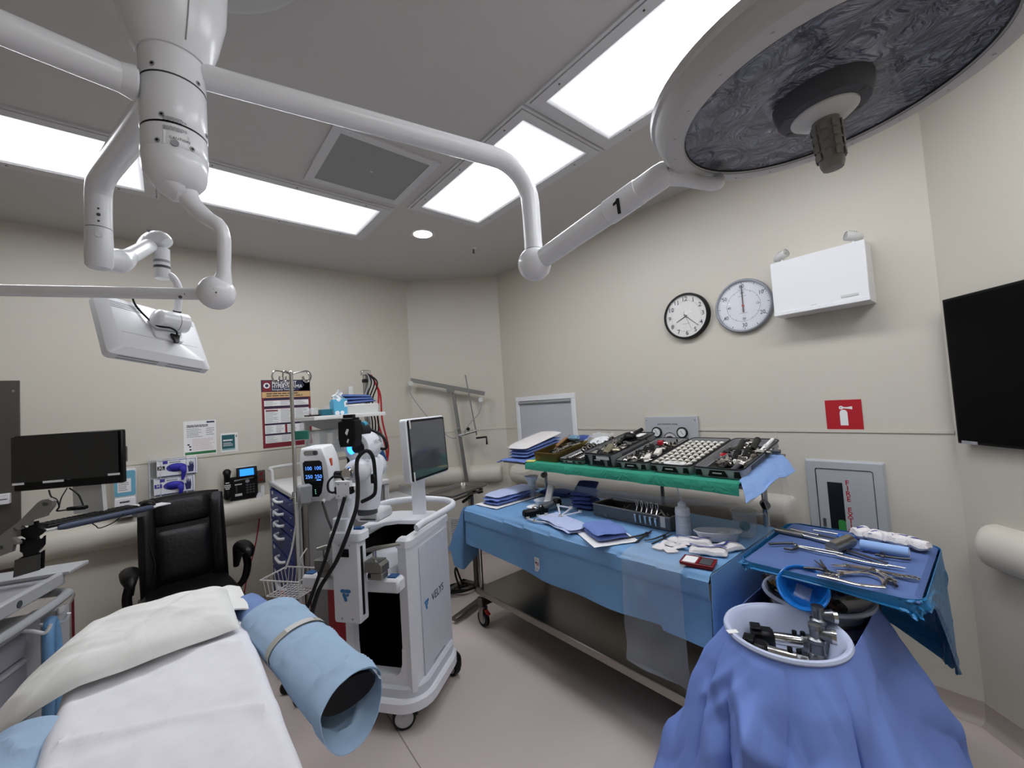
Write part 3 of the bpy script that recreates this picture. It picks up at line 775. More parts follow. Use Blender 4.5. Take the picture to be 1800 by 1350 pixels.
wn = T('window_1', None, None, M=on_wall(3.055, 1.392)); wn.o['kind'] = 'structure'
for c, d in (((0, .335, .01), (.87, .05, .02)), ((0, -.335, .01), (.87, .05, .02)), ((-.41, 0, .01), (.05, .62, .02)), ((.41, 0, .01), (.05, .62, .02))):
    wn.part('frame', MB().box(c, d, b=.003), m_white)
wn.part('roller', MB().cyl((-.385, .29, .012), (.385, .29, .012), .016, n=16), m_grey)
wn.part('blind', MB().box((0, -.01, .006), (.77, .6, .003)), mat('blind_fabric', (186, 189, 196), .7, bump=.03, bs=300, var=.015))

# television on the 45 degree corner wall
tn = V((-.707, .707, 0)); tx = V((-.707, -.707, 0))
MT = frame(V((2.93, .161, 0)) + V((0, 0, 0)), tx, (0, 0, 1), tn)
t = T('wall_television', 'large black television at the right edge, mounted on the corner wall', 'television', M=MT)
TW, TH_ = 1.22, .70; tz = 1.365
t.part('back_case', MB().box((TW / 2 + .015, tz + TH_ / 2, -.035), (TW - .1, TH_ - .1, .03), b=.01), m_black)
t.part('bezel', MB().box((TW / 2 + .015, tz + TH_ / 2, -.012), (TW, TH_, .024), b=.003), m_black)
t.part('screen', MB().box((TW / 2 + .015, tz + TH_ / 2, .0005), (TW - .024, TH_ - .024, .002)), mat('dark_screen', (5, 5, 6), .35, spec=.12))
t.part('badge', MB().box((.075, tz + .008, .003), (.07, .014, .004)), m_grey, label='small grey strip on the lower bezel')
t.part('wall_bracket', MB().box((TW / 2, tz + TH_ / 2, -.06), (.3, .3, .03)), m_dgrey)
# ------------------------------------------------------------------ far wall: posters, phone, gloves, soap
def on_far(x, z, off=0): return frame((x, YF - off, z), (1, 0, 0), (0, 0, 1), (0, -1, 0))
m_navy = mat('poster_navy', (34, 36, 66), .6); m_maroon = mat('poster_maroon', (122, 28, 46), .6)
m_tan = mat('poster_tan', (205, 170, 120), .6); m_white_ink = mat('white_ink', (236, 236, 238), .6)
t = T('wall_poster', 'maroon and navy malignant hyperthermia poster behind the drip pole', 'poster', M=on_far(.876, 1.42))
PW, PH = .42, .635
t.part('sheet', plate(PW, PH, .001, TR(0, PH / 2, 0)), m_maroon)
def pr(name, x0, x1, y0, y1, m, z=.0012): t.part(name, plate(x1 - x0, y1 - y0, .0003, TR((x0 + x1) / 2, (y0 + y1) / 2, z)), m)
pr('heading_band', -.21, .21, .525, .635, m_navy); pr('emblem_field', -.2, -.128, .528, .628, m_maroon, .0016)
t.part('emblem_disc', MB().lathe([(.0005, .0022), (.026, .0022)], 28, TR(-.164, .582, 0)), m_white_ink)
for a in (0, 60, 120): t.part('star_bar', MB().box((0, 0, 0), (.034, .009, .0004)).xf(TR(-.164, .582, .0026) @ Matrix.Rotation(radians(a + 90), 4, 'Z')), m_navy)
t.part('heading', text_mb('MALIGNANT', .046, ax='LEFT', sx=.8, bold=.008).xf(TR(-.122, .605, .0016)), m_white_ink)
t.part('heading', text_mb('HYPERTHERMIA', .046, ax='LEFT', sx=.8, bold=.008).xf(TR(-.122, .571, .0016)), m_white_ink)
t.part('heading', text_mb('Emergency Therapy for', .024, ax='LEFT', sx=.85, bold=0).xf(TR(-.122, .543, .0016)), m_white_ink)
t.part('photo_patch', MB().add([(.1, .528, .0015), (.208, .528, .0015), (.208, .632, .0015), (.13, .632, .0015), (.16, .58, .0015)], [(0, 1, 2, 3, 4)]), mat('photo_blue', (120, 130, 176), .6, var=.35, vs=25))
pr('tan_band', -.205, .208, .468, .522, m_tan)
t.part('fine_print', lines_mb(-.17, .18, .474, .516, 2, TR(0, 0, .0016), h=.4, short=.25), m_ink)
pr('rule', -.19, .19, .444, .462, m_navy); pr('rule', -.19, .19, .368, .386, m_navy); pr('rule', -.19, .19, .212, .226, m_navy); pr('rule', -.19, .19, .116, .13, m_navy)
for i, (x0, x1, y0, y1, n, c) in enumerate(((-.19, .19, .39, .44, 4, 3), (-.19, .19, .228, .362, 11, 3), (-.19, -.025, .132, .21, 6, 2), (-.005, .19, .132, .21, 6, 2), (-.19, .19, .045, .114, 6, 3))):
    pr('text_box', x0, x1, y0, y1, m_paper)
    wd = (x1 - x0) / c
    for q in range(c): t.part('fine_print', lines_mb(x0 + wd * q + .008, x0 + wd * (q + 1) - .01, y0 + .004, y1 - .004, n, TR(0, 0, .0018), h=.3, seed=i * 5 + q, short=.5), m_gink)
pr('text_tab', -.18, -.08, .338, .352, m_maroon, .002)

t = T('paper_notice', 'white printed notice with green bottom strip taped to the wall above the glove boxes', 'notice', M=on_far(.207, 1.425))
t.part('sheet', plate(.222, .29, .0008, TR(0, .145, 0)), m_paper)
pr('green_strip', -.105, .105, .008, .03, mat('notice_green', (52, 116, 72), .6)); pr('dark_tab', .045, .1, .268, .282, m_navy)
t.part('fine_print', lines_mb(-.09, .06, .235, .258, 2, TR(0, 0, .0012), h=.55, seed=1), m_ink)
t.part('fine_print', lines_mb(-.09, .02, .15, .23, 7, TR(0, 0, .0012), h=.3, seed=2), m_gink)
t.part('fine_print', lines_mb(.04, .1, .16, .23, 4, TR(0, 0, .0012), h=.3, seed=3), m_gink)
t.part('fine_print', lines_mb(-.055, .1, .04, .14, 8, TR(0, 0, .0012), h=.25, seed=4), mat('pink_ink', (206, 160, 160), .6))
for x, y in ((-.08, .092), (-.07, .075), (-.068, .05)): pr('symbol', x - .007, x + .007, y - .006, y + .006, m_ink)
t = T('small_notice', 'small teal card in white frame beside the white notice', 'notice', M=on_far(.41, 1.425))
t.part('frame', plate(.125, .165, .003, TR(0, .083, 0)), m_paper)
pr('card', -.055, .04, .03, .15, mat('teal_card', (30, 92, 98), .6, var=.1), .0032)
t.part('fine_print', lines_mb(-.045, .03, .095, .11, 1, TR(0, 0, .0038), h=.8, short=.1), m_white_ink)
t.part('fine_print', lines_mb(-.045, .03, .05, .085, 3, TR(0, 0, .0038), h=.35), m_white_ink)
pr('foot_strip', -.055, .04, .016, .03, mat('teal_pale', (140, 178, 176), .6), .0032); pr('corner_mark', .047, .056, .125, .145, m_gink, .0032)

t = T('wall_telephone', 'black wall telephone with lit blue display above the chair', 'telephone', M=on_far(.475, 1.0))
t.part('base', MB().prism(rrect(.215, .2, .02, 3), .05, TR(.025, .1, 0), .008), m_black)
sc = t.part('screen_housing', MB().box((.05, .235, .055), (.155, .09, .03), Matrix.Rotation(-.25, 3, 'X'), b=.008), m_black)
t.part('top_trim', MB().box((.05, .283, .052), (.155, .01, .03), b=.003), m_cream, parent=sc)
t.part('display', MB().box((.048, .235, .072), (.105, .06, .002), Matrix.Rotation(-.25, 3, 'X')), emit('phone_display', (30, 140, 255), 1.0), parent=sc)
t.part('handset', MB().tube(curve([(-.095, .26, .05), (-.097, .235, .075), (-.097, .15, .06), (-.097, .06, .07), (-.094, .03, .05)], 5), [.026, .029, .031, .031, .029, .026, .024, .023, .023, .023, .022, .023, .024, .025, .027, .029, .031, .031, .029, .027, .024], 14), m_black)
for y, w_ in ((.165, .028), (.145, .045), (.13, .045), (.115, .03)): t.part('handset_label', MB().box((-.097, y, .087), (w_, .008, .002)), m_cream)
t.part('grey_trim', MB().prism([(-.045, .165), (.1, .175), (.1, .185), (-.045, .178)], .004, TR(.0, 0, .049)), m_grey)
t.part('navigation_key', MB().lathe([(.012, .05), (.016, .056), (.008, .058), (.0005, .057)], 24, TR(.052, .155, 0)), m_grey)
for r_ in range(4):
    for c_ in range(3): t.part('key', MB().box((.05 + .024 * c_, .12 - .022 * r_, .052), (.017, .013, .005), b=.002), m_dgrey)
for k in range(5): t.part('line_key', MB().box((-.03, .125 - .014 * k, .052), (.012, .008, .004), b=.001), m_dgrey)
for y in (.135, .045): t.part('paper_label', MB().box((-.015, y, .0505), (.052, .02 if y < .1 else .009, .001)), m_cream)
t.part('cord', MB().tube(curve([(-.07, .01, .03), (-.05, -.05, .03), (-.075, -.1, .03), (-.05, -.14, .03), (-.09, -.11, .03), (-.06, -.05, .02), (-.04, .02, .02)], 5), .005, 8), m_black)

t = T('wall_outlet', 'red brown wall outlet plate right of the black telephone', 'outlet', M=on_far(.638, 1.17))
t.part('plate', plate(.07, .115, .006, None, b=.002), m_dsteel); t.part('socket', MB().box((0, .024, .006), (.034, .03, .003)).box((0, -.024, .006), (.034, .03, .003)), mat('red_socket', (130, 40, 36), .5), smooth=0, kind=None)
t = T('wall_sensor', 'small white round bracket under the outlet with a red cord', 'bracket', M=on_far(.636, 1.0))
t.part('plate', MB().box((.01, .03, .006), (.03, .12, .012), b=.003), m_white)
t.part('drum', MB().cyl((-.02, .01, .01), (-.02, .01, .05), .026, n=20), m_white)
cp = [py(458, 885, YF - .03), py(455, 920, YF - .03), py(448, 962, YF - .04), py(438, 1000, YF - .06), py(431, 1032, YF - .1), py(425, 1080, YF - .15)]
cp.append(V((cp[-1].x, cp[-1].y - .1, .01)))
solo('hanging_wire', MB().tube(curve(cp, 6), .005, 8), mat('red_cord', (150, 30, 36), .5), 'thin red cord hanging down the wall right of the chair', 'cord')

# glove boxes in a wire-clear rack
t = T('glove_box_rack', 'clear wall rack holding the three boxes of purple gloves', 'rack', M=on_far(.03, 1.0))
m_acr = mat('acrylic', (222, 226, 230), .1, alpha=.35)
for x in (-.15, -.085, .075): t.part('upright', MB().box((x, .22, .09), (.008, .44, .006)), m_acr)
t.part('back_plate', MB().box((-.04, .2, .002), (.24, .44, .004)), m_acr)
t.part('top_bar', MB().box((-.04, .425, .05), (.24, .012, .09)), m_acr)
for z in (.0, .14, .28): t.part('shelf', MB().box((-.02, z, .05), (.26, .004, .09)), m_acr)
m_box = mat('carton_white', (226, 226, 232), .6); m_purp = mat('glove_purple', (44, 42, 160), .55, bump=.3, bs=60); m_purp2 = mat('print_purple', (62, 58, 150), .6)
for i, (dx, z, s_, lab) in enumerate(((.02, .285, 'XL', 'carton of purple gloves marked XL, top of the wall rack'), (.0, .145, 'M', 'carton of purple gloves marked M, middle of the wall rack'), (.0, .005, 'L', 'carton of purple gloves, lowest in the wall rack'))):
    b = T('glove_box', lab, 'glove box', M=on_far(.03 + dx, 1.0 + z), group='glove cartons on the wall')
    b.part('carton', MB().box((0, .066, .05), (.255, .128, .085), b=.002), m_box)
    b.part('front_print', MB().box((-.075, .112, .093), (.03, .022, .001)), m_purp2)
    b.part('border', MB().box((.0, .126, .093), (.235, .003, .001)), m_purp2); b.part('border', MB().box((.115, .066, .093), (.003, .115, .001)), m_purp2); b.part('border', MB().box((0, .006, .093), (.235, .003, .001)), m_purp2)
    b.part('size_patch', MB().box((-.1, .072, .093), (.045, .03, .0012)), m_ink if s_ == 'XL' else m_purp2)
    b.part('size_letters', text_mb(s_, .028, bold=.01).xf(TR(-.1, .072, .0942)), m_white_ink)
    b.part('fine_print', lines_mb(-.05, .04, .104, .116, 1, TR(0, 0, .0936), h=.6), m_gink)
    b.part('opening', MB().prism([(.065 * cos(a * pi / 10) - .0, .066 + .034 * sin(a * pi / 10)) for a in range(20)], .001, TR(-.005, 0, .093)), m_purp2)
    b.part('glove', MB().ball((.0, .068, .095), .05, 14, 8, sc=(1.0, .6, .35)).tube(curve([(.03, .065, .1), (.04, .035, .115), (.035, .0, .112), (.03, -.04, .108)], 4), [.026, .025, .023, .02, .018, .016, .014, .013, .012, .011, .01, .009, .004], 8, flat=(.5, 1)), m_purp, label='purple glove hanging out of the slot')
    b.part('hand_picture', MB().prism([(.07, .02), (.1, .02), (.105, .06), (.1, .1), (.096, .1), (.092, .075), (.088, .105), (.083, .105), (.083, .075), (.078, .1), (.074, .098), (.074, .066), (.066, .075), (.063, .07)], .0008, TR(0, 0, .0932)), mat('print_hand', (40, 44, 92), .6))

t = T('soap_dispenser', 'wall soap dispenser with pale blue window behind the desk monitor', 'dispenser', M=on_far(-.26, 1.06))
t.part('body', MB().prism(rrect(.13, .32, .02, 3), .09, TR(0, .16, 0), .01), m_cream)
t.part('blue_window', MB().prism(rrect(.118, .19, .015, 3), .004, TR(0, .215, .088), .001), mat('soap_blue', (110, 170, 196), .3))
t.part('label', plate(.075, .1, .001, TR(-.004, .2, .0925)), m_paper); t.part('fine_print', lines_mb(-.035, .025, .16, .24, 6, TR(0, 0, .094), h=.35), m_gink)
t.part('push_bar', MB().prism(rrect(.118, .085, .01, 3), .012, TR(0, .065, .088), .003), m_white)
t.part('mark', lines_mb(-.03, .03, .07, .085, 1, TR(0, 0, .1008), h=.8, short=.1), m_ink)
t.part('drip_tray', MB().box((0, -.02, .05), (.12, .04, .1), b=.004), m_grey)
t = T('wall_outlet', 'steel wall outlet plate half hidden behind the desk monitor', 'outlet', M=on_far(-.285, 1.495))
t.part('plate', plate(.075, .115, .005, None, b=.001), m_steel); t.part('cover', MB().box((0, 0, .006), (.04, .07, .003)), m_dsteel)

t = T('steel_wall_panel', 'dark steel panel screwed to the wall at the left edge', 'wall panel', M=on_far(-1.4, 1.1))
m_pan = mat('panel_steel', (96, 92, 88), .45, .6, bump=.03, bs=40, stretch=(60, 1, 1), var=.05)
t.part('sheet', MB().box((0, 0, .006), (1.224, 1.946, .012), b=.002), m_pan)
for y in (.9, .52, -.25, -.33):
    t.part('screw', MB().lathe([(.0005, .018), (.008, .016), (.011, .012)], 12, TR(.58, y, 0)), m_chrome)
t.part('switch_box', MB().box((.53, .17, .03), (.08, .07, .05), b=.004), m_white); t.part('switch_slot', MB().box((.53, .17, .056), (.06, .004, .002)), m_ink)

# ------------------------------------------------------------------ computer workstation at the left
MW = frame((-.44, 3.449, 1.534), (.869, -.495, .0), (.0, .0, 1))
t = T('desktop_monitor', 'wide black desktop monitor with small white labels on an arm at left', 'monitor', M=MW)
t.part('case', MB().box((0, 0, -.018), (.53, .31, .036), b=.006), m_black)
t.part('screen', plate(.515, .255, .001, TR(0, .02, .018)), mat('screen_off', (34, 34, 34), .35, var=.05))
for x, y, w_ in ((-.225, -.112, .055), (-.06, -.112, .1), (.235, -.1, .06)): t.part('label_strip', plate(w_, .012, .0008, TR(x, y, .0195)), m_paper)
t.part('maker_mark', lines_mb(.005, .03, -.112, -.106, 1, TR(0, 0, .0192)), m_gink)
t.part('stand_head', MB().box((.03, -.02, -.055), (.12, .12, .04), b=.01), m_black)
t.part('stand_neck', MB().prism([(-.05, 0), (.09, 0), (.105, -.3), (-.045, -.3)], .03, TR(.02, -.02, -.09)), m_cream, label='pale grey stand neck')
MK = frame((-.29, 3.33, 1.195), (.887, .461, 0), (-.461, .887, 0))
t = T('keyboard_tray', 'slanted keyboard tray with blue padded front edge over the chair', 'keyboard tray', M=MK)
t.part('board', MB().prism(rrect(.5, .26, .02, 3), .014, TR(.01, .13, -.012), .003), m_cream)
t.part('wrist_pad', MB().tube([(-.19, -.012, .0), (-.16, -.014, 0), (.2, -.014, 0), (.225, -.008, 0)], [.012, .017, .017, .012], 12), mat('blue_pad', (62, 72, 92), .6))
t.part('mouse_wing', MB().box((.275, .03, .0), (.09, .1, .008), b=.003), m_white)
t.part('under_bracket', MB().box((.2, .08, -.035), (.05, .06, .04), b=.006), m_grey)
t = T('keyboard', 'black keyboard lying on the tray', 'keyboard', M=MK @ TR(-.02, .085, .004))
t.part('base', MB().prism(rrect(.4, .13, .01, 2), .014, TR(0, 0, 0), .003), m_black)
for r_ in range(5):
    for c_ in range(18):
        t.part('key', MB().box((-.182 + .0214 * c_, -.048 + .024 * r_, .0165), (.017, .019, .006), b=.002), m_blackm)
t = T('computer_mouse', 'black computer mouse at the right end of the keyboard tray', 'mouse', M=MK @ TR(.235, .06, .004))
t.part('body', MB().ball((0, 0, .004), .05, 18, 10, sc=(.68, 1.1, .62)), m_black); t.part('wheel', MB().box((0, .028, .03), (.008, .018, .008), b=.002), m_dgrey)
cb = curve([py(156, 916, 3.3), py(168, 924, 3.28), py(176, 928, 3.28), py(200, 918, 3.28), py(217, 903, 3.3)], 6)
solo('tray_cable', MB().tube(cb, .003, 6), m_black, 'thin black cable looping under the keyboard tray', 'cable')
cb = [py(86, 862, 3.4), py(90, 873, 3.36), py(99, 878, 3.36), py(104, 890, 3.36), py(100, 897, 3.36), py(104, 898, 3.37), py(125, 895, 3.38)]
solo('monitor_cable', MB().tube(curve(cb, 5), .004, 8).tube(curve([py(118, 858, 3.42), py(108, 875, 3.38), py(104, 890, 3.37)], 6), .003, 6).tube(curve([py(122, 858, 3.44), py(138, 870, 3.4), py(147, 890, 3.38)], 6), .004, 8), m_black, 'black cables hanging below the desktop monitor', 'cable')
solo('cable_plug', MB().box(py(136, 893, 3.38), (.09, .03, .02), RZ(-.5).to_3x3(), b=.004), m_black, 'small black cable adapter below the monitor stand', 'adapter')
# articulated arm and toothed post
t = T('workstation_arm', 'grey metal articulated arm with toothed black post at far left', 'support arm', py(50, 1000, 3.05), world=True)
MA = frame(py(45, 930, 3.0), (.87, -.49, 0), (0, 0, 1))
def sl(pts, Y=3.0, P=py(45, 930, 3.0), n=(-.49, -.87, 0)):
    inv = MA.inverted(); return [tuple((inv @ pp(x, y, P, n)).xy) for x, y in pts]
arm = sl([(-60, 990), (0, 945), (40, 915), (72, 882), (80, 877), (92, 875), (100, 879), (99, 888), (92, 897), (87, 903), (87, 906), (60, 914), (59, 922), (44, 922), (43, 929), (36, 929), (31, 925), (29, 943), (40, 951), (39, 955), (30, 955), (27, 968), (0, 978), (-60, 1010)])
t.part('link_arm', MB().prism(arm, .02, MA, .002), mat('arm_grey', (142, 140, 136), .45, .5))
post = sl([(30, 922), (34, 930), (42, 930), (46, 920), (58, 918), (60, 928), (72, 935), (66, 941), (59, 946), (60, 950), (66, 950), (71, 944), (70, 960), (65, 967), (58, 974), (62, 976), (69, 970), (68, 1002), (25, 1010), (25, 985), (34, 980), (33, 975), (28, 972), (28, 950), (38, 953), (38, 948), (30, 944)])
t.part('toothed_post', MB().prism(post, .012, MA @ TR(0, 0, -.03)), m_black)
low = sl([(25, 985), (68, 975), (67, 1003), (22, 1016)])
t.part('post_foot', MB().prism(low, .01, MA @ TR(0, 0, -.012)), mat('arm_dark', (88, 87, 84), .4, .6))
for x, y in ((9, 960), (87, 884)):
    c = pp(x, y, py(45, 930, 3.0), (-.49, -.87, 0)); n_ = V((-.49, -.87, 0)); t.part('pivot_bolt', MB().cyl(c - n_ * .02, c + n_ * .026, .009, n=12), m_dgrey)
# trolley
PC = V((-.42, 3.06, 0)); e1 = V((-.33, -.944, 0)); nO = V((.944, -.33, 0))     # e1 runs towards the camera along the side facing the bed
MTY = frame(PC, e1, nO * -1, (0, 0, 1)) if False else Matrix(((e1.x, -nO.x, 0, PC.x), (e1.y, -nO.y, 0, PC.y), (0, 0, 1, 0), (0, 0, 0, 1)))
t = T('anesthesia_cart', 'grey and white drawer trolley at the left edge with blue hose on its hooks', 'trolley', M=MTY)
m_tr = mat('trolley_grey', (176, 177, 180), .42, var=.02); m_dw = mat('drawer_grey', (150, 150, 156), .45, var=.03)
t.part('cabinet', MB().box((.45, .34, .48), (.84, .56, .72), b=.01), m_tr)
for k in range(5):
    d = t.part('drawer', MB().box((.5, .05, .2 + .142 * k), (.68, .02, .134), b=.004), m_dw)
    t.part('drawer_pull', MB().box((.5, .036, .255 + .142 * k), (.66, .02, .012), b=.004), m_tr, parent=d)
t.part('handle_rail', MB().tube(curve([(-.02, .14, .905), (.0, .0, .905), (.1, -.05, .905), (.45, -.06, .9), (.9, -.04, .9)], 6), .018, 12, flat=(1, 1.3)), m_grey)
t.part('top_tray', MB().box((.47, .3, .965), (.94, .62, .04), b=.006), m_dw)
t.part('tray_lip', MB().box((.47, .0, .975), (.94, .03, .06), b=.006), m_tr)
t.part('back_shelf', MB().box((-.06, .26, 1.0), (.16, .6, .02), b=.006), m_tr)
t.part('tray_lip', MB().box((.0, .3, .985), (.025, .6, .03), b=.006), m_tr)
t.part('lip_hole', MB().cyl((.3, -.0165, .97), (.3, -.012, .97), .016, n=18), m_dgrey)
t.part('side_box', MB().box((-.035, .08, .66), (.09, .14, .32), b=.008), m_tr)
t.part('latch', MB().box((.0, .005, .82), (.04, .012, .03), b=.003), m_cream)
hk = [(.22, .03, .83), (.22, -.01, .82), (.215, -.05, .8), (.205, -.065, .83)]
t.part('hook', MB().tube(curve(hk, 5), .008, 10), m_white)
t.part('hook', MB().tube(curve([(.1, .03, .8), (.1, -.02, .79), (.1, -.06, .8), (.1, -.075, .83)], 5), .008, 10), m_white)
t.part('tray_item', MB().box((.6, .3, .99), (.1, .06, .02), b=.004), m_cream)
hz = [(.205, -.03, .2), (.2, -.05, .45), (.205, -.055, .7), (.17, -.04, .815), (.13, -.035, .8), (.125, -.045, .6), (.14, -.04, .3)]
solo('breathing_hose', MB().tube(curve([MTY @ V(p) for p in hz], 10), .02, 12), mat('hose_blue', (118, 168, 214), .35, alpha=.85, bump=.4, bs=90), 'translucent pale blue hose looped over the trolley hooks', 'hose')
t = T('sharps_container', 'white container with red edges standing behind the drawer trolley', 'container', (-.585, 3.62, 0))
t.part('bin', MB().box((0, 0, .38), (.22, .26, .6), b=.01), mat('bin_white', (190, 184, 180), .5))
for x in (-.112, .112):
    for y in (-.13, .13): t.part('edge', MB().box((x, y, .38), (.016, .016, .62)), mat('bin_red', (122, 24, 40), .5))
t.part('lid', MB().box((0, 0, .69), (.25, .29, .03), b=.006), MATS['bin_white']); t.part('label_patch', MB().box((.02, -.132, .6), (.06, .003, .12)), m_red)

# ------------------------------------------------------------------ black office chair
m_lea = mat('black_leather', (10, 10, 12), .4, bump=.25, bs=45, var=.2, spec=.35)
t = T('office_chair', 'black leather high-back office chair between the trolley and the blue cart', 'chair', (.1, 3.66, 0), radians(6))
def cushion(w_, h_, d0, n=10, edge=.5):
    """padded slab in local xy, bulging along +z"""
    mb = MB()
    def fn(u, v):
        a, b = 2 * u - 1, 2 * v - 1
        k = (1 - abs(a) ** 4) * (1 - abs(b) ** 4)
        return (a * w_ / 2 * (1 - .06 * abs(b) ** 3), b * h_ / 2 * (1 - .04 * abs(a) ** 3), d0 * max(0, k) ** edge)
    mb.sheet(fn, n, n)
    o = len(mb.v); vs = [V((p.x, p.y, -p.z * .5)) for p in mb.v]; fs = [f[::-1] for f in mb.f]
    return mb.add(vs, fs)
Mb = frame((0, .31, .82), (1, 0, 0), (0, .2, .98))
t.part('backrest', cushion(.5, .72, .07, 14, .35).xf(Mb), m_lea)
hp = t.part('head_pad', cushion(.36, .2, .055, 10).xf(Mb @ TR(0, .235, .055)), m_lea)
t.part('lumbar_pad', cushion(.34, .38, .04, 12).xf(Mb @ TR(0, -.07, .06)), m_lea)
for sx in (-1, 1):
    t.part('side_bolster', cushion(.1, .66, .05, 10).xf(Mb @ TR(sx * .205, 0, .05) @ Matrix.Rotation(-sx * .35, 4, 'Y')), m_lea)
    t.part('seam', MB().tube(curve([Mb @ V((sx * .165, .3, .085)), Mb @ V((sx * .2, .1, .1)), Mb @ V((sx * .17, -.12, .1)), Mb @ V((sx * .21, -.32, .075))], 6), .003, 6), m_blackm)
    a = t.part('armrest', MB().tube(curve([(sx * .3, .19, .58), (sx * .305, .1, .735), (sx * .31, .0, .77), (sx * .315, -.12, .76), (sx * .31, -.17, .72)], 6), [.02, .022, .026, .03, .035, .04, .044, .047, .049, .05, .05, .05, .049, .048, .047, .046, .044, .042, .04, .036, .032, .028, .022, .016, .01], 14, flat=(.75, 1)), m_lea)
    t.part('arm_bracket', MB().tube(curve([(sx * .31, -.06, .72), (sx * .325, -.03, .62), (sx * .3, .02, .5), (sx * .2, .06, .43)], 5), .016, 10, flat=(1, 1.6)), m_black)
t.part('seat', cushion(.54, .56, .07, 14, .3).xf(frame((0, .0, .5), (1, 0, 0), (0, 1, .04))), m_lea)
t.part('seat_front', MB().tube([(-.25, -.25, .48), (-.2, -.275, .48), (.2, -.275, .48), (.25, -.25, .48)], [.03, .055, .055, .03], 14), m_lea)
t.part('gas_lift', MB().cyl((0, .03, .08), (0, .03, .45), .028, n=14), m_black)
for k in range(5):
    a = 2 * pi * k / 5 + .3; e = V((.3 * cos(a), .03 + .3 * sin(a), .075))
    t.part('base_leg', MB().tube([(0, .03, .1), e], [.03, .018], 8), m_black)
    t.part('caster', MB().cyl(e + V((-.02 * sin(a), .02 * cos(a), -.045)), e - V((-.02 * sin(a), .02 * cos(a), .045)), .03, n=14), m_black)
# ------------------------------------------------------------------ blue medical cart with overhead shelf
m_blue = mat('drawer_blue', (24, 44, 118), .4, var=.04)
t = T('medical_cart', 'tall grey medical cart with royal blue drawers behind the drip pole', 'cart', (.97, 3.56, 0))
x0, x1, y0_, y1_ = -.31, .31, -.46, .46
t.part('cabinet', MB().box((.02, 0, .64), (.58, .9, 1.04), b=.008), mat('cart_grey', (150, 150, 150), .45, var=.02))
for y in (-.45, .45): t.part('corner_post', MB().box((x0, y, .62), (.035, .035, 1.1), b=.004), m_cream)
t.part('corner_post', MB().box((x1, -.45, .62), (.035, .035, 1.1), b=.004), m_cream)
for za, zb in ((1.025, 1.115), (.94, 1.02), (.855, .935), (.685, .85), (.49, .68), (.215, .485)):
    d = t.part('drawer', MB().box((x0 + .0, 0, (za + zb) / 2), (.04, .84, zb - za - .006), b=.004), m_blue)
    zc_ = zb - min(.05, (zb - za) / 2)
    yy = .02
    t.part('drawer_handle', MB().tube(curve([(x0 - .018, yy - .1, zc_), (x0 - .05, yy - .08, zc_), (x0 - .055, yy, zc_), (x0 - .05, yy + .08, zc_), (x0 - .018, yy + .1, zc_)], 3), .011, 8), m_white, parent=d)
    t.part('drawer_label', MB().box((x0 - .021, yy + .3, zb - .025), (.002, .06, .024)), m_paper, parent=d)
    t.part('drawer_lock', MB().cyl((x0 - .02, yy - .34, zb - .03), (x0 - .024, yy - .34, zb - .03), .009, n=10), m_chrome, parent=d)
t.part('top', MB().box((0, 0, 1.15), (.66, .96, .04), b=.008), m_cream)
rl = [(x0, .4, 1.16), (x0, .42, 1.25), (x0 + .03, .44, 1.28), (x1 - .03, .44, 1.28), (x1, .42, 1.28), (x1, .3, 1.28), (x1, -.42, 1.28), (x1, -.44, 1.25), (x1, -.44, 1.16)]
t.part('guard_rail', MB().tube(curve(rl, 4), .014, 10), m_cream)
for x, y in ((x0 + .05, -.4), (x1 - .05, -.4), (x0 + .05, .4), (x1 - .05, .4)):
    t.part('caster', MB().cyl((x - .015, y, .06), (x + .015, y, .06), .06, n=18), m_blackm)
t.part('shelf_post', MB().box((.37, .43, 1.4), (.04, .05, 1.1), b=.004), m_cream); t.part('shelf_post', MB().box((-.02, .45, 1.4), (.04, .04, .56), b=.004), m_cream)
t.part('overhead_shelf', MB().prism([(-.14, -.2), (.42, -.2), (.42, .46), (-.14, .46), (-.18, .3), (-.18, -.1)], .03, TR(0.02, 0, 1.66), .004), m_cream)
t.part('shelf_bracket', MB().prism([(-.1, 0), (.3, 0), (.3, -.13), (.16, -.13)], .03, frame((0, .44, 1.66), (1, 0, 0), (0, 0, 1))), m_cream)
t.part('shelf_box', MB().box((.26, .12, 1.725), (.36, .4, .09), b=.01), m_cream)
for k in range(3):
    b = t.part('clear_bin', MB().box((.02 + .11 * k, .3, 1.36), (.105, .2, .004)).box((.02 + .11 * k, .2, 1.46), (.105, .003, .2)).box((-.03 + .11 * k, .3, 1.46), (.003, .2, .2)).box((.07 + .11 * k, .3, 1.46), (.003, .2, .2)), m_film)
    t.part('bin_content', MB().box((.02 + .11 * k, .3, 1.4), (.07, .12, .07), RZ(.3 * k).to_3x3(), b=.01), m_grey if k else m_dgrey, parent=b)
t.part('bin_rail', MB().box((.13, .41, 1.55), (.36, .015, .03), b=.003), m_cream)
t.part('side_tray', MB().box((.55, -.1, .94), (.22, .4, .012)).box((.66, -.1, .97), (.006, .4, .06)), m_acr)
solo('bin_bag', MB().add([py(592, 770, 3.72), py(607, 745, 3.72), py(609, 785, 3.7)], [(0, 1, 2)]).add([py(592, 770, 3.722), py(607, 745, 3.722), py(609, 785, 3.702)], [(2, 1, 0)]), m_paper, 'white paper wrapper leaning in the clear bins', 'wrapper')

